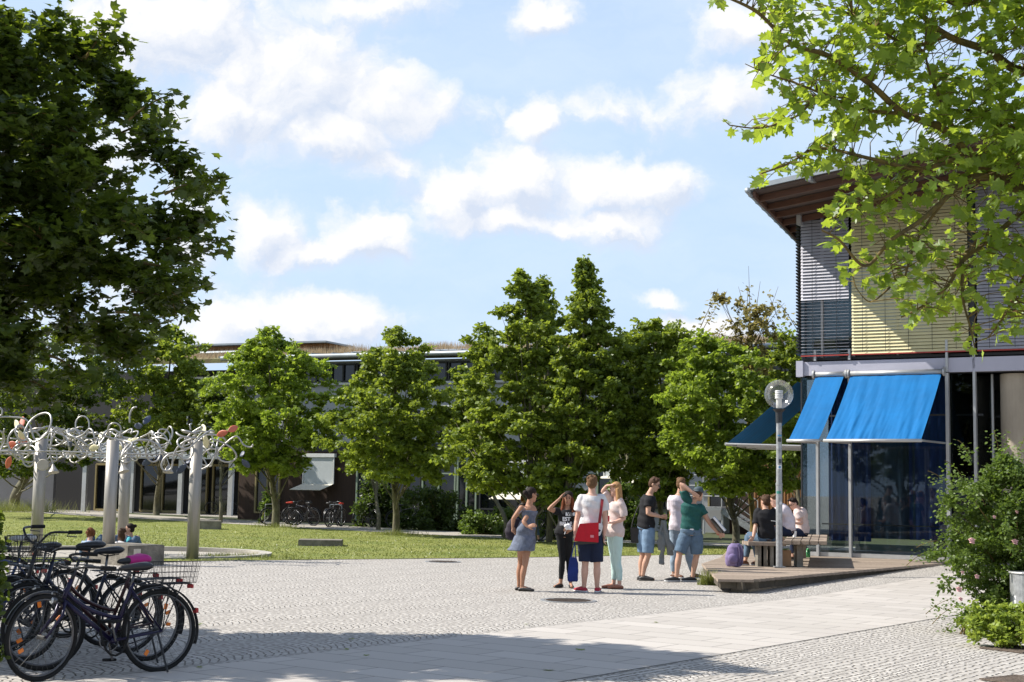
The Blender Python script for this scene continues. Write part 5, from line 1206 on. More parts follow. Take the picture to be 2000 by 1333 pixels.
# 2 girl in black with raised hand
Yg = gp(1093, 1148).y
p = Person('woman in a black lettered t-shirt and black leggings raising a hand to her hair', Yg, Z3(dict(head=(598,300), neck=(592,372), pelvis=(566,575), shA=(530,400), shB=(648,402), elA=(448,380,-.12), wrA=(530,300,-.10), hdA=(558,262,-.08), elB=(665,480,-.05), wrB=(618,548,-.2), hdB=(585,540,-.22),
    hiA=(545,595), hiB=(595,595), knA=(553,780), knB=(605,790,.05), anA=(540,960), anB=(618,965), toA=(490,985,-.16), toB=(628,990,-.22))), (-.10, -1, -.05), True, M_skin2, 1.62)
p.curl = {'A': .2, 'B': .6}; p.hairm = M_hdk; p.body(); hr = p.hair(M_hom, 'long_wavy')
mb = MB(); hc = p.J['head']; mb.ell(hc+UP*.052+Vector((0, .020, 0)), .086, .092, .084, None, 16, 10); mb.ell(hc+UP*.005+Vector((0, .045, 0)), .086, .07, .09); link_mesh('hair_roots', remesh(mb, .0095, 1, 'hair_roots', .002), M_hdk, p.bo)
p.top(M_bk, -.02, .26, .014); p.bottoms(M_leg, .93, .005, .12, 0, 'leggings', .0008); p.shoes(M_shb, None, True, 'ballet_flat')
M_ltr = mat('white_print', (.75, .75, .75), .7); M_ltk = mat('black_print', (.02, .02, .02), .8)
def text(s_, loc, size, m, parent, right=Vector((1, 0, 0)), up=UP, name='lettering', bold=.004, th=.002):
    cu = bpy.data.curves.new('t', 'FONT'); cu.body = s_; cu.size = size; cu.align_x = 'CENTER'; cu.align_y = 'CENTER'; cu.extrude = th; cu.offset = bold; cu.resolution_u = 3
    o = bpy.data.objects.new('t', cu); COL.objects.link(o); dg = bpy.context.evaluated_depsgraph_get(); me = bpy.data.meshes.new_from_object(o.evaluated_get(dg)); bpy.data.objects.remove(o)
    n = right.cross(up).normalized(); R_ = Matrix((right.normalized(), up.normalized(), n)).transposed().to_4x4(); me.transform(Matrix.Translation(loc) @ R_); me.materials.clear()
    return link_mesh(name, me, m, parent)
sh = bpy.data.objects[[o.name for o in p.root.children if o.name.startswith('shirt')][0]]
cx = P(960+598/4, 900+418/4, Yg-.133); mb = MB(); mb.box(cx+Vector((.035, 0, 0)), (.15, .004, .055)); mb.build('white_print_block', M_ltr, sh)
text('VIE', cx+Vector((.035, -.006, 0)), .072, M_ltk, sh, bold=.002); text('EST', P(960+585/4, 900+458/4, Yg-.135), .085, M_ltr, sh, bold=.003); text('BELLE', P(960+580/4, 900+494/4, Yg-.135), .08, M_ltr, sh, bold=.003)
wb = thing('white_plastic_bag', 'crumpled white plastic bag held by the woman in black', 'plastic bag', P(960+592/4, 900+530/4, Yg-.24))
mb = MB(); c0 = P(960+596/4, 900+520/4, Yg-.25)
for k in range(9): mb.ell(c0+Vector((random.uniform(-.05, .05), random.uniform(-.02, .02), random.uniform(-.03, .03))), .035, .028, .03)
mb.tube([c0-UP*.02-Vector((.04, 0, 0)), c0-UP*.09-Vector((.05, 0, 0)), c0-UP*.13-Vector((.06, 0, 0)), c0-UP*.09-Vector((.035, 0, 0)), c0-UP*.02-Vector((.01, 0, 0))], .006, 6)
link_mesh('bag_body', remesh(mb, .008, 1, 'bag', .003), M_ltr, wb)

# 3 man with red bag (seen from behind)
Ym = gp(1148, 1157).y
p = Person('man seen from behind in a white t-shirt, navy shorts and red shoes', Ym, Z3(dict(head=(785,180), neck=(785,258), pelvis=(770,570), shA=(702,300), shB=(868,300), elA=(668,470,.02), wrA=(652,575,-.04), hdA=(650,640,-.05), elB=(890,470,.0), wrB=(880,580,-.02), hdB=(874,650,-.03),
    hiA=(730,600), hiB=(812,600), knA=(732,800), knB=(824,805), anA=(722,1000,0), anB=(824,1005), toA=(672,1030,.12), toB=(838,1030,.2))), (.05, 1, -.02), False, M_skin3, 1.82)
p.hairm = M_hlb; p.body(); p.hair(M_hlb, 'short'); p.top(M_wt, -.04, .27, .022, noise=.0055); p.bottoms(M_nav, .47, .022, .12, .02); p.shoes(M_shr)
rb = thing('red_messenger_bag', 'bright red messenger bag with black base hanging at the back of the white shirted man', 'bag', P(960+745/4, 900+560/4, Ym-.18))
b = MB()
def q3(x, y, dy): return P(960+x/4, 900+y/4, Ym+dy)
b.hexa([q3(650,632,-.30), q3(828,622,-.30), q3(828,622,-.17), q3(650,632,-.17), q3(690,500,-.27), q3(835,485,-.27), q3(835,485,-.17), q3(690,500,-.17)]); b.build('bag_body', fabric('red_nylon', (.55, .02, .03), .1), rb, bevel=.012)
b = MB(); b.hexa([q3(652,660,-.29), q3(826,648,-.29), q3(826,648,-.17), q3(652,660,-.17), q3(650,634,-.302), q3(828,624,-.302), q3(828,624,-.168), q3(650,634,-.168)]); b.build('bag_base', M_shb, rb)
b = MB(); b.hexa([q3(645,628,-.312), q3(836,640,-.312), q3(836,640,-.303), q3(645,628,-.303), q3(688,493,-.285), q3(838,483,-.285), q3(838,483,-.276), q3(688,493,-.276)]); b.build('flap', fabric('red_flap', (.50, .018, .03), .1), rb, bevel=.004)
b = MB(); b.box(q3(786, 592, -.315), (.055, .003, .04)); b.build('patch', mat('pink_patch', (.7, .25, .28), .7), rb)
b = MB(); b.sheet(lambda i, j: bez(q3(842,490,-.2), q3(850,420,-.19), q3(862,350,-.17), q3(868,285,-.06), 8)[int(round(j*8))]+Vector((.045*(i-.5), 0, 0)), 2, 8); b.build('shoulder_strap', M_strap if 'M_strap' in globals() else mat('dark_red_webbing', (.22, .012, .02), .8), rb, solid=.004)
tb = thing('blue_tote_bag', 'navy blue cloth tote bag hanging from the white shirted man\'s hand', 'bag', q3(635, 850, -.05))
b = MB(); b.loft([(q3(640,755,-.06), Vector((.055, 0, 0)), Vector((0, .015, 0))), (q3(640,800,-.06), Vector((.075, 0, 0)), Vector((0, .03, 0))), (q3(636,880,-.06), Vector((.083, 0, 0)), Vector((0, .045, 0))), (q3(634,938,-.06), Vector((.085, 0, 0)), Vector((0, .04, 0))), (q3(636,948,-.06), Vector((.07, 0, 0)), Vector((0, .02, 0)))], 16)
link_mesh('bag_body', remesh(b, .008, 1, 'bag', .003), fabric('blue_cloth', (.018, .035, .17), .2), tb)
for x in (620, 660):
    b = MB(); b.sheet(lambda i, j: q3(x, 765, -.075).lerp(q3(650, 635, -.07), j)+Vector((.018*(i-.5), 0, 0)), 1, 4); b.build('handle', fabric('blue_strap', (.02, .04, .19)), tb, solid=.003)

# 4 blonde woman
Yb = gp(1203, 1150).y
p = Person('blonde long haired woman in a pale pink blouse and mint trousers shading her eyes', Yb, Z3(dict(head=(968,225), neck=(980,310), pelvis=(962,560), shA=(950,322,.10), shB=(1012,325,-.10), elA=(868,240,.05), wrA=(900,195,0), hdA=(938,192,-.04), elB=(1035,455,-.12), wrB=(950,485,-.16), hdB=(905,488,-.15),
    hiA=(945,590,.06), hiB=(985,590,-.06), knA=(955,770,.04), knB=(985,790,-.05), anA=(955,965,.06), anB=(1000,985,-.08), toA=(885,1000,.04), toB=(930,1012,-.12))), (-.93, .30, -.05), True, M_skin3, 1.72)
p.curl = {'A': .15, 'B': .7}; p.hairm = M_hbl; p.body(); p.hair(M_hbl, 'long'); p.top(M_pink, -.14, .44, .024, loose=.18, noise=.0055, name='blouse'); p.bottoms(M_mint, .93, .008, .1, 0, 'trousers', .001); p.shoes(mat('tan_sandal', (.30, .11, .06), .5), None, True, 'sandal')
ph = thing('red_phone', 'small red phone in the hand of the blonde woman', 'phone', q3(908, 470, 0)); b = MB(); b.box(P(960+910/4, 900+455/4, Yb-.16), (.05, .012, .10)); b.build('phone_case', mat('red_plastic', (.5, .02, .03), .4), ph, bevel=.003)

# 5 man in black t-shirt
Yk = gp(1262, 1134).y
p = Person('man in a black t-shirt, glasses and light denim shorts looking down', Yk, Z3(dict(head=(1272,188), neck=(1235,262), pelvis=(1205,515), chest=(1215,390), shA=(1205,305,.12), shB=(1232,305,-.14), elA=(1250,410,.14), wrA=(1320,440,.05), hdA=(1360,442,0), elB=(1222,412,-.2), wrB=(1320,438,-.16), hdB=(1368,442,-.12),
    hiA=(1180,545,.08), hiB=(1228,545,-.08), knA=(1182,740,.08), knB=(1222,745,-.08), anA=(1165,912,.08), anB=(1180,922,-.08), toA=(1240,925,.06), toB=(1275,940,-.14))), (.86, -.28, -.38), False, M_skin, 1.78)
p.curl = {'A': 1.1, 'B': 1.1}; p.hairm = M_hbr; p.body(); p.hair(M_hbr, 'short'); p.top(M_bk, -.07, .26, .026, noise=.0042); p.bottoms(M_den, .44, .022, .05, .018); p.shoes(M_shb, M_shb)
mb = MB(); hc = p.J['head']; sd = p.face.cross(UP).normalized()
for sg in (-1, 1): mb.tube([hc+sd*sg*.078+UP*.01, hc+sd*sg*.068+p.face*.10+UP*.01], .003, 5); mb.tube([hc+sd*sg*.035+p.face*.104+sd*math.cos(a)*.026+UP*(.006+math.sin(a)*.019) for a in (k*6.283/12 for k in range(12))], .0028, 5, closed=True)
mb.build('glasses', M_lens, p.bo)
jk = thing('grey_jacket', 'grey jacket with dangling sleeves held in front of the black shirted man', 'jacket', q3(1350, 640, 0))
def q5(x, y, dy): return P(960+x/4, 900+y/4, Yk+dy)
mb = MB(); V3 = lambda a, b_: (Vector((a, 0, 0)), Vector((0, b_, 0)))
for path, ww in ((((1335,465),(1330,540),(1345,660),(1330,760),(1325,812)), .045), (((1350,465),(1365,560),(1385,660),(1395,740)), .055), (((1340,470),(1315,560),(1312,640),(1320,700)), .04), (((1345,520),(1375,600),(1408,650),(1420,700)), .035)):
    pts = [q5(x, y, -.14+random.uniform(-.03, .03)) for x, y in path]; n = len(pts); mb.loft([(q, V3(ww*(.55+.6*i/(n-1)), .03)[0], V3(0, .03)[1]) for i, q in enumerate(pts)], 12)
link_mesh('jacket_cloth', remesh(mb, .009, 1, 'jacket', .005), M_jk, jk)
bb = thing('black_messenger_bag', 'black briefcase style bag slung behind the black shirted man', 'bag', q5(1120, 580, .1))
b = MB(); b.hexa([q5(1090,642,.0), q5(1165,645,.0), q5(1165,645,.14), q5(1090,642,.14), q5(1082,520,.0), q5(1160,520,.0), q5(1160,520,.14), q5(1082,520,.14)]); b.build('bag_body', M_belt, bb, bevel=.01)
b = MB(); b.tube(bez(q5(1095,520,.05), q5(1105,440,.06), q5(1150,340,.1), q5(1195,285,.05), 8), .012, 6); b.build('shoulder_strap', M_belt, bb)

# 6 man in white t-shirt, partly hidden
Yw = gp(1355, 1132).y+.35
p = Person('man in a white t-shirt and pale jeans half hidden by the green shirted man', Yw, Z3(dict(head=(1482,190), neck=(1470,262), pelvis=(1462,540), shA=(1402,300,.0), shB=(1530,300,.1), elA=(1412,460,.02), wrA=(1440,545,-.02), hdA=(1458,585,-.04), elB=(1556,450,.1), wrB=(1565,540,.05), hdB=(1565,600,.04),
    hiA=(1435,560), hiB=(1500,560,.05), knA=(1430,720), knB=(1540,730), anA=(1424,885), anB=(1580,905), toA=(1470,905,-.1), toB=(1650,915,-.1))), (.45, .85, -.05), False, M_skin, 1.80)
p.hairm = M_hbr; p.body(); p.hair(M_hlb, 'short'); p.top(M_wt2, -.02, .26, .018, noise=.0042); p.bottoms(M_den3, .95, .014, .13, .004, 'jeans'); p.shoes(M_shbr)

# 7 man in green t-shirt, bending sideways with a folder
Yn = gp(1330, 1137).y
p = Person('man in a dark green t-shirt, cap and denim shorts, one arm over his head', Yn, Z3(dict(head=(1618,262), neck=(1570,330), pelvis=(1560,560), chest=(1560,430), shA=(1518,285,-.02), shB=(1632,370,.02), elA=(1482,185,-.05), wrA=(1570,250,-.12), hdA=(1612,280,-.12), elB=(1700,480,0), wrB=(1772,570,-.04), hdB=(1812,584,-.06),
    hiA=(1515,590), hiB=(1600,590), knA=(1468,730,-.02), knB=(1602,740,.03), anA=(1445,915,-.03), anB=(1572,920,.05), toA=(1380,950,-.06), toB=(1530,950,.02))), (.55, .82, -.22), False, M_skin, 1.80)
p.curl = {'A': .5, 'B': 1.3}; p.hairm = M_hbr; p.body(); p.hair(M_hbr, 'plain'); p.top(M_gt, .06, .25, .02, noise=.0055); p.bottoms(M_den2, .46, .026, .10, .022); p.shoes(M_shb)
mb = MB(); mb.loft(p.torso(.02, .10, .020, 4), 22); link_mesh('undershirt', remesh(mb, .009, 2, 'undershirt'), M_wt, p.root)
mb = MB(); mb.loft(p.torso(-.045, -.0, .024, 3), 22); link_mesh('belt', remesh(mb, .009, 1, 'belt'), M_belt, p.root)
mb = MB(); hc = p.J['head']; sd = p.face.cross(UP).normalized(); u2 = sd.cross(p.face); mb.ell(hc+u2*.055-p.face*.012, .092, .104, .082, (sd, p.face, u2), 18, 10); mb.loft([(hc+u2*.035-p.face*.08, sd*.06, u2*.006), (hc+u2*.02-p.face*.15, sd*.05, u2*.006)], 12); link_mesh('baseball_cap', remesh(mb, .008, 1, 'cap'), mat('slate_cap', (.05, .075, .09), .8), p.bo)
fo = thing('ring_binder', 'dark ring binder with white page edges held by the green shirted man', 'folder', q3(1775, 500, 0))
def q7(x, y, dy): return P(960+x/4, 900+y/4, Yn+dy)
pr = [(1728,450), (1742,440), (1832,545), (1818,556)]
b = MB(); b.slab([q7(x, y, -.16) for x, y in pr], Vector((.0, .22, -.02))); b.build('pages', M_ltr, fo)
b = MB(); b.slab([q7(x, y, -.162) for x, y in [(1722,456),(1729,449),(1819,556),(1812,563)]], Vector((0, .23, -.02))); b.build('cover', M_belt, fo)
b = MB(); b.slab([q7(x, y, -.162) for x, y in [(1740,437),(1744,434),(1836,542),(1832,546)]], Vector((0, .23, -.02))); b.build('cover', mat('binder_cover', (.25, .32, .42), .5), fo)
b = MB(); b.tube([q7(1765,560,-.02), q7(1778,575,-.03)], .034, 12); b.build('wristband', mat('red_band', (.5, .02, .02), .6), p.root)

# ------------------------------------------------------------------ seated group on the deck bench
Z5 = lambda d: J4(1300, 880, 5.797, d)
def q8(x, y, Y): return P(1300+x/5.797, 880+y/5.797, Y)
YB = 27.6
bench = thing('deck_bench', 'low weathered timber bench platform on the deck beneath the seated students', 'bench', (q8(1150, 1200, YB).x, YB, DZ))
zb_ = q8(1150, 1040, YB-.35).z
bx0, bx1 = q8(935, 1040, YB-.35).x, q8(1365, 1040, YB-.35).x
for k in range(4):
    b = MB(); b.box(((bx0+bx1)/2, YB-.28+k*.19, zb_-.035), (bx1-bx0, .175, .07)); b.build('plank', M_wood, bench, bevel=.006)
for xx in (q8(1045, 1100, YB).x, q8(1085, 1100, YB).x, q8(1185, 1100, YB).x, q8(1225, 1100, YB).x):
    b = MB(); b.box((xx, YB-.15, (DZ+zb_-.07)/2), (.11, .3, zb_-.07-DZ), None); b.build('leg', M_concd, bench)
tb2 = thing('deck_table', 'weathered timber platform running from the bench back to the glass wall', 'bench', (q8(1430, 1000, 29.5).x, 29.5, DZ))
for k in range(5):
    a = q8(1310+k*14, 1070, YB-.3); 
    b = MB(); x0 = bx1-.02+k*.17; b.beam(Vector((x0+.03, YB-.42+.02*k, zb_+.0)), Vector((x0+1.0, YB+4.0, zb_+.0)), .155, .07); b.build('plank', M_wood, tb2, bevel=.006)
for yy, xx in ((27.6, .2), (29.6, .6), (31.2, 1.0)):
    b = MB(); b.box((bx1+xx+.1, yy, (DZ+zb_-.04)/2), (.12, .3, zb_-.04-DZ)); b.build('leg', M_concd, tb2)
bx_ = thing('cardboard_box', 'brown cardboard box stored under the bench', 'box', (q8(1345, 1160, YB).x, YB, DZ)); b = MB(); b.box((q8(1345, 1160, YB).x, YB-.1, DZ+.16), (.18, .25, .30)); b.build('box_body', mat('cardboard', (.28, .16, .08), .8), bx_, bevel=.004)

p = Person('man in black shirt and jeans seated on the bench with his back turned', YB, Z5(dict(head=(1128,585,.1), neck=(1130,668,.08), pelvis=(1140,985,.05), chest=(1138,830,.02), shA=(1045,690,.05), shB=(1222,700,.12), elA=(1020,850,.0), wrA=(992,985,-.12), hdA=(965,1022,-.2), elB=(1260,860,.1), wrB=(1310,985,.0), hdB=(1345,1030,-.05),
    hiA=(1090,1010,.0), hiB=(1180,1010,.1), knA=(935,960,.2), knB=(1000,985,.35), anA=(905,1140,.12), anB=(1040,1150,.3), toA=(790,1190,.0), toB=(985,1180,.15))), (-.55, .83, -.05), False, M_skin, 1.78, ground=DZ)
for q in 'AB': p.J['an'+q].z = DZ+.09; p.J['to'+q].z = DZ+.03
p.curl = {'A': .3, 'B': .3}; p.hairm = M_hbr; p.body(); p.hair(M_hbr, 'short'); p.top(M_bk, -.06, .45, .024, noise=.0042); p.bottoms(M_den2, .93, .014, .10, .004, 'jeans'); p.shoes(M_shbr)
YC = 28.6
p = Person('man in a white shirt and dark trousers hunched on the bench behind the lamp post', YC, Z5(dict(head=(1238,570), neck=(1268,650), pelvis=(1385,915), chest=(1370,740), shA=(1250,690,-.12), shB=(1310,680,.16), elA=(1260,840,-.2), wrA=(1210,800,-.25), hdA=(1205,750,-.25), elB=(1300,830,.2), wrB=(1240,860,.2), hdB=(1210,850,.2),
    hiA=(1370,920,-.08), hiB=(1400,920,.1), knA=(1230,900,-.15), knB=(1235,910,.15), anA=(1225,1110,-.15), anB=(1240,1110,.15), toA=(1150,1150,-.15), toB=(1160,1150,.15))), (-.88, .1, -.25), False, M_skin3, 1.76, ground=DZ)
for q in 'AB': p.J['an'+q].z = DZ+.09; p.J['to'+q].z = DZ+.03
p.hairm = M_hlb; p.body(); p.hair(M_hlb, 'short'); p.top(M_wt2, -.06, .30, .026, noise=.0055); p.bottoms(M_nav, .93, .018, .06, .004, 'trousers'); p.shoes(M_shb)
YE = 30.0
p = Person('dark haired man with glasses in a pale shirt bent over the bench top', YE, Z5(dict(head=(1448,605), neck=(1508,668), pelvis=(1545,930), chest=(1540,780), shA=(1490,700,-.16), shB=(1545,690,.16), elA=(1540,825,-.22), wrA=(1475,825,-.3), hdA=(1440,800,-.3), elB=(1520,840,.2), wrB=(1470,850,.1), hdB=(1430,840,.0),
    hiA=(1520,940,-.1), hiB=(1560,940,.1), knA=(1440,920,-.2), knB=(1440,925,.1), anA=(1440,1090,-.2), anB=(1450,1090,.1), toA=(1390,1120,-.2), toB=(1400,1120,.1))), (-.80, -.30, -.50), False, M_skin3, 1.74, ground=DZ)
for q in 'AB': p.J['an'+q].z = DZ+.09; p.J['to'+q].z = DZ+.03
p.hairm = M_hdk; p.body(); p.hair(M_hdk, 'short'); p.top(M_pink, -.06, .30, .024, noise=.0055); p.bottoms(M_nav, .93, .018, .06, .004, 'trousers'); p.shoes(M_shb)
mb = MB(); hc = p.J['head']; sd = p.face.cross(UP).normalized(); u2 = sd.cross(p.face)
for sg in (-1, 1): mb.tube([hc+sd*sg*.078+u2*.01, hc+sd*sg*.068+p.face*.10+u2*.01], .003, 5); mb.ell(hc+sd*sg*.035+p.face*.104+u2*.01, .027, .005, .018, (sd, p.face, u2), 10, 6)
mb.build('glasses', M_lens, p.bo)
# backpack
YP = 27.0; bp = thing('backpack', 'lilac purple backpack standing on the deck beside the bench', 'backpack', (q8(770, 1190, YP).x, YP, DZ))
c0 = q8(775, 1070, YP); c0.z = DZ+.23; mb = MB()
mb.loft([(c0-UP*.215, Vector((.14, 0, 0)), Vector((0, .08, 0))), (c0-UP*.12, Vector((.17, 0, 0)), Vector((0, .11, 0))), (c0+UP*.02+Vector((.01, 0, 0)), Vector((.165, 0, 0)), Vector((0, .11, 0))), (c0+UP*.14+Vector((.02, 0, 0)), Vector((.14, 0, 0)), Vector((0, .09, 0))), (c0+UP*.21+Vector((.03, 0, 0)), Vector((.08, 0, 0)), Vector((0, .05, 0)))], 18)
bpo = link_mesh('bag_body', remesh(mb, .012, 2, 'bag', .004), fabric('lilac_nylon', (.21, .165, .30), .12), bp)
mb = MB(); mb.ell(c0-UP*.07-Vector((.03, .09, 0)), .10, .05, .10); link_mesh('front_pocket', remesh(mb, .012, 1, 'pocket'), fabric('lilac_pocket', (.19, .15, .28), .12), bp)
mb = MB(); mb.tube(bez(c0+UP*.2+Vector((.0, -.02, 0)), c0+UP*.27, c0+UP*.27+Vector((.08, 0, 0)), c0+UP*.18+Vector((.09, 0, 0)), 8), .012, 6); mb.build('carry_handle', M_belt, bp)
for xx in (.06, .12):
    mb = MB(); mb.tube(bez(c0+Vector((xx, -.08, .18)), c0+Vector((xx+.04, -.14, .08)), c0+Vector((xx+.03, -.13, -.08)), c0+Vector((xx, -.09, -.19)), 8), .016, 6); mb.build('strap', fabric('dark_lilac', (.10, .08, .15)), bp)
# cups and a green bottle
b = MB(); b.cyl((q8(1460, 940, 29.3).x, 29.3, zb_+.04), (q8(1460, 940, 29.3).x, 29.3, zb_+.16), .035, .045); cup = b.build('paper_cup', M_ltr, None); tag(cup, 'white paper cup on the bench top before the man with glasses', 'cup')
cup.location = (0, 0, 0)
b = MB(); c_ = q8(1612, 1135, 31.6); b.cyl((c_.x, 31.6, DZ), (c_.x, 31.6, DZ+.16), .05); b.cyl((c_.x, 31.6, DZ+.16), (c_.x, 31.6, DZ+.2), .045, .018); bo_ = b.build('green_bottle', mat('green_plastic', (.05, .30, .10), .3), None, smooth=True); tag(bo_, 'small green plastic bottle at the foot of the glass corner', 'bottle')

# ------------------------------------------------------------------ seated group in the round basin
Z1 = lambda d: J4(0, 960, 3.5714, d)
def seated(label, Y, cx, cy, face, fem, skin, hm, style, shirt, sleeve, h=1.7, fm=M_den2):
    f = Vector(face).normalized(); sd = Vector((-f.y, f.x, 0)).normalized(); hc = P(cx, cy, Y); nk = hc-UP*.165; pl = Vector((nk.x-f.x*.08, nk.y-f.y*.08, max(.14, nk.z-.50)))
    p = Person.__new__(Person); p.sc = h/1.76; p.fem = fem; p.skin = skin; p.gz = 0.0; p.face = Vector((f.x, f.y, -.08)).normalized()
    kn = pl+f*.42+UP*.30; an = pl+f*.62; an.z = .09; to = an+f*.19; to.z = .03
    p.J = dict(head=hc+f*.03, neck=nk, pelvis=pl, shA=nk-sd*.15-UP*.06, shB=nk+sd*.15-UP*.06, hiA=pl-sd*.09+f*.04, hiB=pl+sd*.09+f*.04, knA=kn-sd*.12, knB=kn+sd*.12, anA=an-sd*.1, anB=an+sd*.1, toA=to-sd*.1, toB=to+sd*.1)
    for q, g in (('A', -1), ('B', 1)):
        s0 = p.J['sh'+q]; p.J['el'+q] = s0+sd*g*.06-UP*.24+f*.10; p.J['wr'+q] = p.J['el'+q]+f*.20-sd*g*.05-UP*.02; p.J['hd'+q] = p.J['wr'+q]+f*.1-UP*.04
    p.ls = p.lp = sd; p.hairm = hm; p.root = thing('person', label, 'person', (pl.x, pl.y, 0))
    p.body(); p.hair(hm, style); p.top(shirt, -.05, sleeve, .018, noise=.0042); p.bottoms(fm, .93, .014, .08, .004, 'trousers'); p.shoes(M_shb); return p
seated('curly haired woman in a blue and white plaid shirt, seated in the stone ring', 30.6, 176, 1042, (.15, 1, 0), True, M_skin3, M_hcu, 'curly', M_plaid, .6)
seated('woman with shoulder length brown hair and a white tank top sitting behind the concrete block', 30.4, 238, 1043, (.45, .9, 0), True, M_skin3, M_hbr, 'shoulder', M_wt, 0)
seated('woman with a dark hair bun and turquoise t-shirt sitting behind the concrete block', 30.8, 256, 1034, (-.9, -.1, 0), True, M_skin, M_hdk, 'bun', M_turq, .26)
seated('dark haired person in a navy top sitting behind the woman in the grey dress', 44.0, 1021, 975, (.8, .5, 0), True, M_skin, M_hcu, 'short', M_nav, .5)
# ------------------------------------------------------------------ bicycles
M_spoke = mat('spoke_steel', (.12, .12, .12), .35, .8); M_saddle = mat('saddle_vinyl', (.02, .02, .022), .4); M_refl = mat('orange_reflector', (.85, .22, .02), .25); M_rred = mat('red_reflector', (.45, .02, .02), .25)
M_lampg = mat('lamp_glass', (.65, .67, .68), .15, .2); M_bell = M_chrome
def bike(label, name='bicycle', frame=(.02, .015, .06), steer=0, rear_basket=False, front_basket=False, bar='swept', saddlem=None, sz=.90, bz=.99, lady=True, cover=None, detail=1, group=None, light=True, guard=True):
    root = thing(name, label, 'bicycle', (0, 0, 0), group); mf = mat('bicycle_paint', frame, .32, .25, var=.15, scale=12); R_ = .345; seg = 36 if detail else 20
    RA = Vector((0, 0, R_)); BB = Vector((.43, 0, .285)); ST = Vector((.27, 0, .70)); HT = Vector((.80, 0, bz-.13)); HB = Vector((.87, 0, .62)); FA = Vector((1.05, 0, R_)); ax = (HT-HB).normalized()
    RM = Matrix.Translation(HB) @ Matrix.Rotation(math.radians(steer), 4, ax) @ Matrix.Translation(-HB)
    S = lambda p: RM @ Vector(p)
    def wheel(c, tr, yo=0):
        T = MB(); r = .330
        T.tube([tr(c+Vector((math.cos(a)*r, 0, math.sin(a)*r))) for a in (k*6.2832/seg for k in range(seg))], .019, 8 if detail else 5, closed=True); w_ = T.build('wheel', M_rubber, root, smooth=True)
        q = MB(); q.tube([tr(c+Vector((math.cos(a)*.305, 0, math.sin(a)*.305))) for a in (k*6.2832/seg for k in range(seg))], .011, 6, closed=True); q.build('rim', M_chrome, w_, smooth=True)
        q = MB(); n = 30 if detail else 14
        for k in range(n):
            a = k*6.2832/n; a2 = a+(.42 if k % 2 else -.42); s_ = .022 if (k//2) % 2 else -.022
            q.tube([tr(c+Vector((math.cos(a2)*.024, s_, math.sin(a2)*.024))), tr(c+Vector((math.cos(a)*.302, 0, math.sin(a)*.302)))], .0013 if detail else .002, 3, cap=False)
        q.cyl(tr(c+Vector((0, -.045, 0))), tr(c+Vector((0, .045, 0))), .02, seg=10); q.build('spokes', M_spoke, w_)
        if detail:
            for a in (random.uniform(0, 3), random.uniform(3.2, 6)):
                q = MB(); p_ = c+Vector((math.cos(a)*.21, 0, math.sin(a)*.21)); q.box(tr(p_), (.05, .012, .032), (tr(p_+Vector((math.cos(a), 0, math.sin(a))))-tr(p_), tr(p_+Vector((0, 1, 0)))-tr(p_), tr(p_+Vector((-math.sin(a), 0, math.cos(a))))-tr(p_))); q.build('spoke_reflector', M_refl, w_, bevel=.003)
        return w_
    idt = lambda p: Vector(p)
    wheel(RA, idt); wheel(FA, S)
    b = MB(); sd = 10 if detail else 6
    b.tube([BB, ST, ST+(ST-BB).normalized()*.06], .016, sd); b.tube([HB, HT], .019, sd)
    if lady: b.tube(bez(HB+Vector((-.01, 0, .10)), Vector((.72, 0, .56)), Vector((.50, 0, .48)), Vector((.36, 0, .47)), 6), .017, sd); b.tube([HB+Vector((0, 0, .02)), BB], .019, sd)
    else: b.tube([HT-Vector((0, 0, .05)), ST], .016, sd); b.tube([HB, BB], .019, sd)
    for s_ in (-1, 1): b.tube([BB+Vector((0, s_*.02, 0)), RA+Vector((0, s_*.055, 0))], .010, 8); b.tube([ST+Vector((0, s_*.015, 0)), RA+Vector((0, s_*.055, 0))], .008, 8)
    b.tube([BB-Vector((0, .035, 0)), BB+Vector((0, .035, 0))], .022, 10); b.build('frame', mf, root, smooth=True)
    b = MB()
    for s_ in (-1, 1): b.tube([S(HB+Vector((.005, s_*.035, 0))), S(HB+Vector((.03, s_*.05, -.10))), S(FA+Vector((0, s_*.055, 0)))], [.014, .013, .009], 8)
    b.tube([S(HB+Vector((.0, -.045, -.01))), S(HB+Vector((.0, .045, -.01)))], .014, 8); fk = b.build('fork', mf, root, smooth=True)
    def fender(c, tr, a0, a1):
        q = MB(); q.sheet(lambda i, j: tr(c+Vector((math.cos(a0+(a1-a0)*j)*(.368+.006*math.sin(math.pi*i)), (i-.5)*.052, math.sin(a0+(a1-a0)*j)*(.368+.006*math.sin(math.pi*i))))), 4, 22); return q.build('mudguard', M_blackp, root, smooth=True, solid=.002)
    if guard: fg = fender(RA, idt, -.35, 2.6) if False else fender(RA, idt, 1.15, 3.5); fender(FA, S, .35, 2.5)
    # handlebar
    b = MB(); H = HT+ax*.03
    b.tube([S(HT-ax*.02), S(HT+ax*.09)], .013, 8); top = HT+ax*.09
    if bar == 'swept': pts = [(-.17, .29, .02), (-.04, .27, .03), (.06, .18, .03), (.05, .06, .01), (.03, 0, 0)]
    elif bar == 'cruiser': pts = [(-.26, .30, .13), (-.12, .30, .13), (.02, .22, .12), (.04, .10, .03), (.02, 0, 0)]
    else: pts = [(-.02, .29, .01), (.0, .20, .01), (.03, .10, .01), (.03, .05, 0), (.03, 0, 0)]
    pts = pts+[(x, -y, z) for x, y, z in pts[-2::-1]]
    pp = smooth_path([S(top+Vector(q)) for q in pts], 4); b.tube(pp, .0115, 8); hb = b.build('handlebar', M_blackp if bar != 'flat' else M_chrome, root, smooth=True)
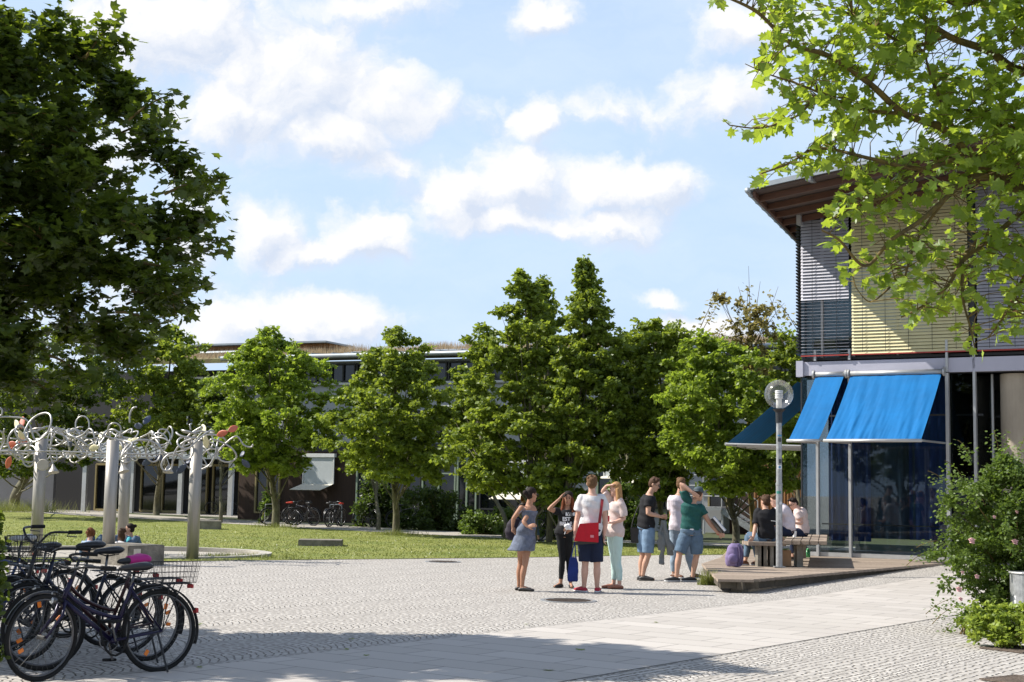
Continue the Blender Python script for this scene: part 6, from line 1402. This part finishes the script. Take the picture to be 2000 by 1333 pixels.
    for k0, k1 in ((0, 4), (-5, -1)):
        q = MB(); e = [pp[i] for i in (range(0, 5) if k0 == 0 else range(len(pp)-5, len(pp)))]; q.tube(e, .0175, 8); q.build('grip', M_rubber, hb, smooth=True)
        if detail:
            a_ = e[-1] if k0 == 0 else e[0]; c_ = e[0] if k0 == 0 else e[-1]; q = MB(); q.tube([a_+Vector((0, 0, -.01)), a_.lerp(c_, .2)+Vector((.04, 0, -.035)), a_.lerp(c_, .9)+Vector((.03, 0, -.045))], .006, 6); q.build('brake_lever', M_chrome, hb, smooth=True)
    if detail:
        q = MB(); q.ell(S(top+Vector((.04, -.13, .035))), .028, .028, .02); q.build('bell', M_chrome, hb, smooth=True)
        for s_ in (-1, 1):
            q = MB(); q.tube(bez(S(top+Vector((.05, s_*.16, .02))), S(top+Vector((.16, s_*.10, .02))), S(HB+Vector((.12, s_*.02, .15))), S(HB+Vector((.03, 0, .0))), 10), .0035, 5); q.build('cable', M_rubber, hb)
    # saddle
    SP_ = Vector((.235, 0, sz)); q = MB(); q.tube([ST, SP_-Vector((0, 0, .03))], .0125, 8); q.build('seat_post', M_chrome, root, smooth=True)
    q = MB(); secs = [(-.13, .085, .028, .012), (-.10, .105, .038, .012), (-.03, .085, .036, .008), (.05, .04, .028, .004), (.12, .024, .022, 0), (.145, .012, .012, -.004)]
    q.loft([(SP_+Vector((x, 0, z)), Vector((0, w_, 0)), Vector((0, 0, h_))) for x, w_, h_, z in secs], 14); sa = q.build('saddle', saddlem or M_saddle, root, smooth=True)
    if cover is not None:
        q = MB(); q.loft([(SP_+Vector((x-.01, 0, z+.006)), Vector((0, w_*1.12+.004, 0)), Vector((0, 0, h_*1.25))) for x, w_, h_, z in secs[:4]], 14); link_mesh('saddle_cover', remesh(q, .008, 1, 'cover', .003), cover, sa)
    if detail:
        for s_ in (-1, 1):
            q = MB(); q.tube([SP_+Vector((-.10, s_*.035, -.03)), SP_+Vector((0, s_*.02, -.045)), SP_+Vector((.10, s_*.012, -.02))], .004, 5); q.build('saddle_rail', M_chrome, sa)
    # rack
    if detail:
        q = MB()
        for y in (-.06, -.02, .02, .06): q.tube([(.18, y, .735), (-.25, y, .735), (-.28, y*.8, .73)], .005, 6)
        for x in (.1, -.05, -.2): q.tube([(x, -.06, .735), (x, .06, .735)], .005, 6)
        for s_ in (-1, 1): q.tube([(.0, s_*.06, R_+.01), (-.06, s_*.065, .735)], .005, 6); q.tube([(.0, s_*.06, R_+.01), (-.18, s_*.065, .735)], .005, 6)
        rk = q.build('luggage_rack', M_blackp, root)
        q = MB(); q.box((-.350, 0, .50), (.03, .06, .045)); q.build('rear_light', M_rred, root, bevel=.005)
        q = MB(); q.box((-.295, 0, .71), (.02, .09, .035)); q.build('rack_reflector', M_rred, rk, bevel=.004)
    def basket(cx, z0, lx, ly, hz_, name='basket', tr=idt, tap=.82):
        q = MB(); r = .0022
        def rect(z, k, rr): 
            c = [Vector((cx-lx*k, -ly*k, z)), Vector((cx+lx*k, -ly*k, z)), Vector((cx+lx*k, ly*k, z)), Vector((cx-lx*k, ly*k, z))]; q.tube([tr(v) for v in c], rr, 5, closed=True)
        for i, z in enumerate(np.linspace(0, hz_, 5)): rect(z0+z, (tap+(1-tap)*z/hz_)/2, .004 if i in (0, 4) else r)
        n = 9
        for i in range(n+1):
            f_ = i/n-.5
            for s_ in (-1, 1):
                q.tube([tr((cx+lx*f_*tap, s_*ly*tap/2, z0)), tr((cx+lx*f_, s_*ly/2, z0+hz_))], r, 3, cap=False); q.tube([tr((cx+s_*lx*tap/2, ly*f_*tap, z0)), tr((cx+s_*lx/2, ly*f_, z0+hz_))], r, 3, cap=False)
            q.tube([tr((cx+lx*f_*tap, -ly*tap/2, z0)), tr((cx+lx*f_*tap, ly*tap/2, z0))], r, 3, cap=False)
        return q.build(name, M_blackp, root)
    if rear_basket: basket(-.14, .745, .36, .27, .18)
    if front_basket: basket(1.02, bz-.13, .28, .36, .24, tr=S)
    # drivetrain
    q = MB(); q.tube([BB+Vector((math.cos(a)*.085, -.05, math.sin(a)*.085)) for a in (k*6.2832/20 for k in range(20))], .006, 5, closed=True)
    for k in range(5): a = k*1.2566; q.tube([BB+Vector((0, -.05, 0)), BB+Vector((math.cos(a)*.085, -.05, math.sin(a)*.085))], .006, 4)
    ca = random.uniform(0, 6); cv = Vector((math.cos(ca)*.17, 0, math.sin(ca)*.17))
    q.tube([BB+Vector((0, -.065, 0)), BB+cv+Vector((0, -.075, 0))], .010, 6); q.tube([BB+Vector((0, .065, 0)), BB-cv+Vector((0, .075, 0))], .010, 6); cr_ = q.build('crank', M_chrome, root)
    for s_ in (-1, 1):
        q = MB(); q.box(BB+cv*(-s_)+Vector((0, s_*.13, 0)), (.09, .09, .022)); q.build('pedal', M_rubber, cr_, bevel=.004 if detail else 0)
    if detail:
        q = MB(); q.tube([BB+Vector((.0, -.052, .085)), RA+Vector((0, -.05, .035))], .005, 4); q.tube([BB+Vector((.0, -.052, -.085)), RA+Vector((0, -.05, -.035))], .005, 4); q.cyl(RA+Vector((0, -.05, 0)), RA+Vector((0, -.035, 0)), .04, seg=14); q.build('chain', M_chrome, root)
        q = MB(); q.tube([RA+Vector((.05, .07, -.01)), (.02, .20, .01)], .009, 6); q.build('kickstand', M_blackp, root)
        q = MB(); q.tube(bez(BB+Vector((-.1, .04, .3)), BB+Vector((-.2, .1, -.1)), BB+Vector((.1, .1, -.3)), BB+Vector((.12, .03, .1)), 10), .010, 6); q.build('cable_lock', M_rubber, root, smooth=True)
        if light:
            lp_ = HB+Vector((.07, 0, .02)); q = MB(); q.loft([(S(lp_+Vector((x, 0, 0))), S(lp_+Vector((x, r, 0)))-S(lp_+Vector((x, 0, 0))), Vector((0, 0, r))) for x, r in ((-.02, .012), (.0, .026), (.04, .034))], 14); h_ = q.build('headlight', M_chrome, root, smooth=True)
            q = MB(); q.ell(S(lp_+Vector((.042, 0, 0))), .012, .031, .031); q.build('lens', M_lampg, h_, smooth=True)
    return root
def put(o, p, head, lean=0): o.location = p; o.rotation_euler = (math.radians(lean), 0, math.radians(head)); return o
random.seed(5)
GB = 'bicycles parked at the left under the big maple'
M_pinkc = mat('magenta_cloth', (.50, .015, .22), .6, bump=.3, bscale=20); M_wsad = mat('white_saddle', (.55, .54, .53), .5)
put(bike('dark purple step through bicycle with a wire basket over its rear wheel', frame=(.010, .007, .038), steer=14, rear_basket=True, sz=.88, bz=.93, group=GB), gp(309, 1313), 222, 3)
put(bike('bicycle with a bright magenta saddle cover', frame=(.03, .006, .008), steer=-38, sz=.90, bz=.96, cover=M_pinkc, group=GB), gp(286, 1291), 229, -3)
put(bike('dark blue bicycle with a wire basket on its handlebar, behind the magenta covered saddle', frame=(.006, .01, .03), steer=4, front_basket=True, sz=.95, bz=1.0, group=GB), gp(250, 1275), 227, 3)
put(bike('bicycle with a tall upswept black handlebar rising in front of the stone block', frame=(.03, .03, .032), steer=6, bar='cruiser', sz=.98, bz=1.05, group=GB), gp(205, 1262), 226, -2)
put(bike('silver framed bicycle with a black saddle', frame=(.13, .135, .14), steer=-10, sz=.93, bz=.98, lady=False, bar='flat', group=GB), gp(125, 1246), 228, 2)
put(bike('blue bicycle with a white saddle', frame=(.02, .05, .16), steer=12, sz=.97, bz=1.0, saddlem=M_wsad, lady=False, bar='flat', group=GB), gp(72, 1226), 222, -2)
put(bike('black bicycle with a wire basket behind its saddle, half cut off by the picture edge', frame=(.015, .015, .015), steer=0, rear_basket=True, sz=1.0, bz=1.03, group=GB), gp(10, 1200), 205, 2)
put(bike('dark bicycle half hidden behind the green bush', frame=(.05, .012, .012), steer=-6, sz=.92, bz=.98, group=GB), gp(30, 1262), 230, 3)
GF = 'bicycles parked along the hall'
fb = bike('bicycle leaning at the lamp pole before the entrance wing', frame=(.04, .04, .05), detail=0, lady=False, bar='flat', steer=8, group=GF)
M_rc = mat('red_saddle_cover', (.55, .04, .015), .6)
fb2 = bike('dark bicycle with a bright red saddle beside the bright maple trunk', frame=(.03, .03, .03), detail=0, steer=-8, saddlem=M_rc, group=GF)
put(fb, gp(412, 1006), 8, 4); put(fb2, gp(576, 1027), 195, 4)
far = [(566, 1025, 30, fb, 'dark bicycle just right of the red saddled one by the bright maple'), (612, 1028, 150, fb, 'bicycle parked below the window with the drop awning, third from the bright maple'), (640, 1029, 75, fb, 'bicycle turned nearly end on below the drop awning'),
       (666, 1029, 250, fb2, 'bicycle with a red saddle below the right edge of the drop awning'), (700, 1029, 60, fb, 'bicycle angled outwards between the drop awning and the slim second trunk'), (728, 1031, 130, fb, 'bicycle against the dense shrub at the slim second trunk'), (770, 1033, 20, fb, 'bicycle half covered by the dense shrubs'), (1052, 1056, 40, fb, 'dark bicycle behind the woman in the grey dress')]
for px, py, hd, src, lab in far:
    c = copy_tree(src); put(c, gp(px, py), hd, random.uniform(-5, 5)); c['label'] = lab
GH = 'bicycle stand hoops along the hall'
for px, lab in ((529, 'steel bicycle hoop left of the bright maple trunk'), (655, 'steel bicycle hoop between the bicycles below the drop awning'), (715, 'steel bicycle hoop near the slim second trunk')):
    c = gp(px, 1024); q = MB(); q.tube(smooth_path([c+Vector((-.25, 0, 0)), c+Vector((-.25, 0, .7)), c+Vector((-.18, 0, .8)), c+Vector((.18, 0, .8)), c+Vector((.25, 0, .7)), c+Vector((.25, 0, 0))], 3), .024, 8); o = q.build('bicycle_stand', M_galv, None, smooth=True); tag(o, lab, 'bicycle stand', GH)
c = gp(430, 1006); q = MB(); q.cyl(c, c+UP*3.3, .04); tag(q.build('signpost', M_galv, None), 'thin bare metal pole before the entrance wing', 'pole')

# ------------------------------------------------------------------ tube sculpture and basin
sc_ = thing('tube_sculpture', 'steel sculpture of tangled silvery tubes carried on four round columns', 'sculpture', (-8.2, 31, 0))
colp = [(P(70, 1080, 30.2), .125), (P(211, 1080, 28.4), .122), (P(238, 1080, 32.2), .12), (P(376, 1080, 30.6), .128)]
CT = []
for c, r in colp:
    base = Vector((c.x, c.y, -.02)); zt_ = P(380, 862, c.y).z if c.y > 29 else P(210, 860, c.y).z
    q = MB(); q.cyl(base, (c.x, c.y, zt_), r, seg=32); o = q.build('column', M_steel, sc_, smooth=False)
    o.data.polygons.foreach_set('use_smooth', [len(p_.vertices) == 4 for p_ in o.data.polygons]); CT.append(Vector((c.x, c.y, zt_)))
rnd = random.Random(12)
x0, x1 = P(-160, 860, 31).x, P(450, 860, 31).x; y0, y1 = 29.0, 32.6; zl, zh = P(240, 895, 31).z, P(240, 838, 31).z
ntube = 46
for k in range(ntube):
    p_ = Vector((rnd.uniform(x0+.3, x1-.5), rnd.uniform(y0, y1), rnd.uniform(zl, zh))); d = Vector((rnd.gauss(0, 1), rnd.gauss(0, .8), rnd.gauss(0, .5))).normalized(); w_ = Vector((rnd.gauss(0, 1), rnd.gauss(0, 1), rnd.gauss(0, 1))).normalized()
    rad = rnd.uniform(.15, .34); pts = [p_.copy()]; n = rnd.randint(26, 60); step = .062
    for i in range(n):
        if i % rnd.randint(9, 16) == 0: w_ = (Vector((rnd.gauss(0, .5), rnd.gauss(0, 1.1), rnd.gauss(0, .7)))).normalized(); rad = rnd.uniform(.14, .38)
        d = (d+w_.cross(d)*step/rad).normalized()
        c = Vector(((x0+x1)/2, (y0+y1)/2, (zl+zh)/2))
        if p_.z > zh-.05: d.z -= .30
        if p_.z < zl+.05: d.z += .30
        if p_.x > x1-.45: d.x -= .25
        if p_.x < x0: d.x += .3
        if p_.y > y1: d.y -= .3
        if p_.y < y0: d.y += .3
        d.normalize(); p_ = p_+d*step; pts.append(p_.copy())
    q = MB(); q.tube(pts, rnd.choice((.016, .018, .020)), 8); q.build('bent_tube', M_tubes, sc_, smooth=True)
def tubepx(pts, Y, r=.019):
    q = MB(); q.tube(smooth_path([P(x, y, Y+dy) for x, y, dy in pts], 6), r, 8); return q.build('bent_tube', M_tubes, sc_, smooth=True)
Z2p = lambda L_: [(x/3.571, 780+y/3.571, dy) for x, y, dy in L_]
tubepx(Z2p([(1380,300,0),(1450,250,0),(1540,260,.1),(1575,300,.2),(1520,350,.1),(1460,330,0),(1480,280,-.1),(1600,330,0),(1650,400,.1),(1600,440,.1),(1530,420,0),(1520,370,0),(1640,260,0),(1700,320,0),(1750,335,0),(1765,315,0)]), 30.6)
tubepx(Z2p([(1330,490,0),(1280,440,0),(1270,360,0),(1310,260,0),(1410,190,0)]), 30.4)
tubepx(Z2p([(1405,490,0),(1460,460,0),(1500,390,0),(1505,330,0),(1470,300,0)]), 30.4)
tubepx(Z2p([(905,165,0),(905,110,0),(925,65,0),(955,55,0)]), 30.4); tubepx(Z2p([(1330,215,0),(1325,180,0),(1335,172,.1)]), 30.6); tubepx(Z2p([(-20,120,0),(10,110,0),(15,80,0),(0,60,0)]), 30)
tubepx(Z2p([(0,125,0),(80,125,0),(190,150,0),(250,290,0),(340,230,0),(450,260,0),(480,330,0)]), 30)
tubepx(Z2p([(0,380,0),(140,395,0),(160,430,0),(220,440,0),(250,420,0)]), 30); tubepx(Z2p([(530,390,0),(560,415,0),(600,400,0),(610,360,0)]), 30); tubepx(Z2p([(670,420,0),(710,435,0),(740,405,0)]), 30)
for y in (375, 395):
    tubepx(Z2p([(-200,y-10,0),(300,y-12,0),(700,y,0),(1100,y+10,.2),(1300,y-20,.2)]), 29.6 if y < 380 else 31.8, .016)
def cone(x, y, Y, dx, col=M_steel):
    a = P(x/3.571, 780+y/3.571, Y); t = a+Vector((dx, -.04, -.17)); q = MB(); q.tube([a, a.lerp(t, .25), t], [.018, .035, .115], 18); o = q.build('lamp_cone', col, sc_, smooth=False)
    q = MB(); q.tube([a, a+Vector((-.05, 0, .12)), a+Vector((-.10, 0, .22))], .012, 6); q.build('stem', M_tubes, o)
cone(370, 455, 29.8, .03); cone(1178, 455, 30.4, 0); cone(850, 450, 30, .06)
q = MB(); c = P(298/3.571, 780+458/3.571, 29.8); q.tube([c, c+Vector((.02, -.05, 0))], [.12, .11], 20); q.build('round_disc', mat('cream_disc', (.45, .41, .33), .5), sc_)
M_pr = mat('salmon_petal', (.55, .14, .08), .5); M_pc = mat('cream_petal', (.68, .62, .38), .5); M_pb = mat('slate_petal', (.045, .06, .10), .5)
def petal(x0_, y0_, x1_, y1_, m, Y=30.3, w_=.07, dy=.15):
    a = P(x0_/3.571, 780+y0_/3.571, Y); e = P(x1_/3.571, 780+y1_/3.571, Y+dy); d = (e-a); s = d.cross(Vector((.15, 1, .2))).normalized(); n = s.cross(d).normalized()
    q = MB(); q.loft([(a+d*t, s*w_*ww, n*.008) for t, ww in ((0, .12), (.15, .6), (.4, 1), (.65, .95), (.85, .6), (.97, .2))], 10); q.build('petal', m, sc_, smooth=True)
for a in ((1590,225,1660,190,M_pr),(1590,225,1510,255,M_pr),(1430,240,1410,175,M_pc),(1432,250,1440,345,M_pc),(1000,175,1050,115,M_pb),(995,185,935,190,M_pb),(130,210,105,145,M_pc),(135,215,165,300,M_pc),(120,310,50,320,M_pr),(120,312,195,300,M_pr),(85,335,80,390,M_pr),(75,400,45,485,M_pr),(150,205,160,120,M_pr),(700,270,705,230,M_pc),(690,330,620,350,M_pc),(925,300,955,270,M_pc),(920,300,890,290,M_pc),(1060,420,990,460,M_pb),(1080,415,1170,395,M_pb),(1300,455,1230,520,M_pb),(1310,450,1320,410,M_pb),(1690,420,1740,480,M_pb),(1690,400,1690,365,M_pb),(500,300,470,330,M_pb),(850,330,820,345,M_pc)):
    petal(*a[:4], a[4])
# round basin
bs = thing('round_basin', 'low round concrete basin ring around the sculpture columns', 'basin', (-8.7, 32, 0))
C_ = Vector((-8.8, 31.9, 0)); q = MB(); n = 96; rr = []
def el(a, k): x = math.cos(a)*3.5*k; y = math.sin(a)*1.9*k; return x, y+x*.14
for k in range(n):
    a = k*6.2832/n; hh = .03+.09*(.5+.5*math.sin(a)); x0_, y0_ = el(a, .93); x1_, y1_ = el(a, 1)
    rr.append([C_+Vector((x0_, y0_, -.12)), C_+Vector((x1_, y1_, -.12)), C_+Vector((x1_, y1_, hh)), C_+Vector((x0_, y0_, hh))])
q.rings(rr, False, True); q.build('basin_rim', M_conc, bs)
q = MB(); q.prism([(C_.x+el(a, .93)[0], C_.y+el(a, .93)[1]) for a in (k*6.2832/64 for k in range(64))], -.1, .018); q.build('basin_floor', M_gravel, bs)
# concrete blocks
def cblock(label, px, py, w_, d_, h_, rot, name='concrete_block', grp=None):
    c = gp(px, py) if py else Vector(px); R3 = Matrix.Rotation(math.radians(rot), 3, 'Z'); X, Yv = R3 @ Vector((1, 0, 0)), R3 @ Vector((0, 1, 0))
    q = MB(); q.box(c+Yv*d_/2+UP*(h_/2-.02), (w_, d_, h_+.04), (X, Yv, UP)); o = q.build(name, M_concd, None, bevel=.015); return tag(o, label, 'concrete block', grp), c, X, Yv
o, c, X, Yv = cblock('big weathered concrete block with a small square plaque beside the sculpture', (-7.0, 28.03, 0), None, .85, 1.3, .39, 50)
o.parent = None
pq = P(279, 1077, 27.9); q = MB(); q.box(c-X*.22-Yv*.006+UP*.25, (.16, .008, .15), (X, Yv, UP)); q.build('plaque', mat('plaque_metal', (.55, .50, .42), .5), o)
cblock('low flat concrete slab lying in the middle of the lawn', 625, 1068, 1.15, .9, .17, 5, 'concrete_slab')
cblock('small concrete block at the far edge of the lawn', 410, 1035, .78, .8, .30, 12)

# ------------------------------------------------------------------ globe lamp on the deck
LPX = 1522; Yl = 27.0; lb0 = P(LPX, 1107, Yl); lb0.z = DZ
lm = thing('globe_street_lamp', 'clear globe street lamp on a stickered grey pole rising from the deck', 'street lamp', lb0)
gc = lb0+UP*(3.46-DZ)
q = MB(); q.cyl(lb0-UP*.03, lb0+UP*1.55, .062, .060, 20); q.cyl(lb0+UP*1.55, lb0+UP*2.72, .055, .052, 20); q.cyl(lb0+UP*1.53, lb0+UP*1.57, .064, seg=20); q.box(lb0+UP*.02, (.2, .16, .02)); pl_ = q.build('pole', M_galv, lm, smooth=False)
q = MB(); q.cyl(lb0+UP*2.70, lb0+UP*2.90, .062, .066, 20); q.cyl(lb0+UP*2.90, lb0+UP*2.96, .066, .125, 24); q.build('collar', M_dark, lm)
mg, nt, bq = new_mat('lamp_globe_glass'); nt.nodes.remove(bq)
t_ = nd(nt, 'ShaderNodeBsdfTransparent'); t_.inputs[0].default_value = (.93, .93, .92, 1); g_ = nd(nt, 'ShaderNodeBsdfGlossy'); g_.inputs['Roughness'].default_value = .12; df = nd(nt, 'ShaderNodeBsdfDiffuse'); df.inputs[0].default_value = (.75, .75, .72, 1)
lw = nd(nt, 'ShaderNodeLayerWeight'); lw.inputs[0].default_value = .35
m1 = nd(nt, 'ShaderNodeMixShader'); nt.links.new(mth(nt, 'MULTIPLY_ADD', lw.outputs['Facing'], .12, .02), m1.inputs[0]); nt.links.new(t_.outputs[0], m1.inputs[1]); nt.links.new(df.outputs[0], m1.inputs[2])
m2 = nd(nt, 'ShaderNodeMixShader'); nt.links.new(mth(nt, 'MULTIPLY_ADD', lw.outputs['Fresnel'], .45, .02), m2.inputs[0]); nt.links.new(m1.outputs[0], m2.inputs[1]); nt.links.new(g_.outputs[0], m2.inputs[2]); nt.links.new(m2.outputs[0], nt.nodes['Material Output'].inputs[0])
q = MB(); q.ell(gc, .272, .272, .272, None, 40, 26); q.build('globe', mg, lm, smooth=True)
q = MB(); q.cyl(gc-UP*.26, gc-UP*.08, .055, seg=16); q.build('lamp_socket', M_white, lm); q = MB()
for k in range(5): q.cyl(gc-UP*(.08-.032*k), gc-UP*(.08-.032*k-.024), .078, .07, 18)
q.build('louvre', mat('louvre_white', (.75, .75, .75), .4), lm)
def stk(z, w_, h_, m, dx=0):
    q = MB(); q.sheet(lambda i, j: lb0+UP*(z+h_*(j-.5))+Vector((math.sin((i-.5)*w_/.062+dx)*.0635, -math.cos((i-.5)*w_/.062+dx)*.0635, 0)), 6, 1); q.build('sticker', m, pl_, solid=.001)
M_s1 = mat('sticker_white', (.7, .7, .7), .5); M_s2 = mat('sticker_blue', (.05, .25, .45), .5); M_s3 = mat('sticker_dark', (.04, .05, .06), .5); M_s4 = mat('sticker_teal', (.05, .25, .2), .5)
stk(2.46, .08, .03, M_s2); stk(2.38, .07, .07, M_s3); stk(1.98, .05, .08, M_s3, .2); stk(1.87, .085, .08, M_s1); stk(1.87, .045, .04, M_s2); stk(1.40, .09, .05, M_s4, -.3); stk(1.2, .05, .05, M_s1, .3); stk(.95, .04, .12, mat('sticker_grey', (.5, .5, .48), .6))
q = MB(); q.cyl(lb0+UP*.86+Vector((-.06, -.05, 0)), lb0+UP*.86+Vector((-.16, -.06, .01)), .006, seg=6); q.build('bolt', M_white, pl_)

# ------------------------------------------------------------------ litter bin, covers, grates, stone
bn = thing('litter_bin', 'galvanised steel litter bin on a post with white paper stickers, right edge of the picture', 'litter bin', P(2008, 1215, 16.9).xyz*1)
bc = P(2010, 1215, 16.9); bc.z = 0; 
q = MB(); q.tube([bc+UP*.10, bc+UP*.74], .205, 28); q.build('bin_body', M_galv, bn); q = MB(); q.tube([bc+Vector((math.cos(a)*.207, math.sin(a)*.207, .73)) for a in (k*6.2832/28 for k in range(28))], .013, 8, closed=True); q.build('rim', M_alu, bn)
q = MB(); q.cyl(bc+Vector((-.09, -.235, 0)), bc+Vector((-.09, -.235, .72)), .028, seg=12); q.build('post', M_galv, bn)
for z, h_, a in ((.42, .10, -1.15), (.33, .05, -1.2)):
    q = MB(); q.sheet(lambda i, j: bc+Vector((math.sin(a+.18*(i-.5))*.207, -math.cos(a+.18*(i-.5))*.207, z+h_*(j-.5))), 4, 1); q.build('paper_sticker', M_s1, bn, solid=.001)
def cover(label, px, py, r, n=40, name='manhole_cover'):
    c = gp(px, py); o = thing(name, label, 'manhole cover', c); q = MB(); q.cyl(c-UP*.02, c+UP*.008, r, seg=n); q.build('cover_plate', mat('worn_iron', (.27, .24, .21), .6, .2, var=.2, scale=20, bump=.4), o)
    q = MB(); q.rings([[c+Vector((math.cos(a)*x, math.sin(a)*x, z)) for x, z in ((r, 0), (r+.05, 0), (r+.05, .012), (r, .012))] for a in (k*6.2832/n for k in range(n))], False, True); q.build('frame_ring', M_galv, o)
    q = MB()
    for k in range(-4, 5):
        w_ = math.sqrt(max(0, r*r-(k*r/5)**2))*.9; q.box(c+Vector((0, k*r/5, .011)), (w_*2, .018, .007))
    q.build('raised_ribs', M_iron, o)
cover('round iron manhole cover in the cobbles in front of the standing group', 1110, 1174, .36); cover('iron manhole cover near the lawn edge', 865, 1098, .34)
def grate(label, px, py, w_, d_, rot=35):
    c = gp(px, py); R3 = Matrix.Rotation(math.radians(rot), 3, 'Z'); X, Yv = R3 @ Vector((1, 0, 0)), R3 @ Vector((0, 1, 0)); o = thing('drain_grate', label, 'drain grate', c)
    q = MB(); q.box(c+UP*.0, (w_, d_, .012), (X, Yv, UP)); q.build('drain_shaft', M_dark, o); q = MB()
    for k in range(-5, 6): q.box(c+X*(k*w_/11.5)+UP*.012, (.018, d_*.94, .012), (X, Yv, UP))
    for s_ in (-1, 1): q.box(c+Yv*s_*d_/2+UP*.0125, (w_+.03, .03, .014), (X, Yv, UP)); q.box(c+X*s_*w_/2+UP*.013, (.03, d_-.03, .014), (X, Yv, UP))
    q.build('grate_bars', M_iron, o)
grate('rusty drain grate at the front of the lime green plant', 1985, 1270, .5, .5); grate('iron drain grate in the bottom right corner', 1990, 1331, .5, .4)
c = gp(1547, 1140); q = MB(); q.ell(c+UP*.04, .045, .035, .05); tag(q.build('pale_stone', M_s1, None, smooth=True), 'small pale round stone below the deck edge', 'stone')
# fallen leaves on the paving
pl2 = np.array([tuple(gp(random.uniform(380, 1300), random.uniform(1215, 1330))+UP*.012) for _ in range(9)]); V, F = leaves(pl2, .09, T_MAPLE, F_MAPLE, up=.97, droop=0)
o = link_mesh('fallen_leaves', np_mesh('fallen_leaves', V, F), L_mid); tag(o, kind='stuff')
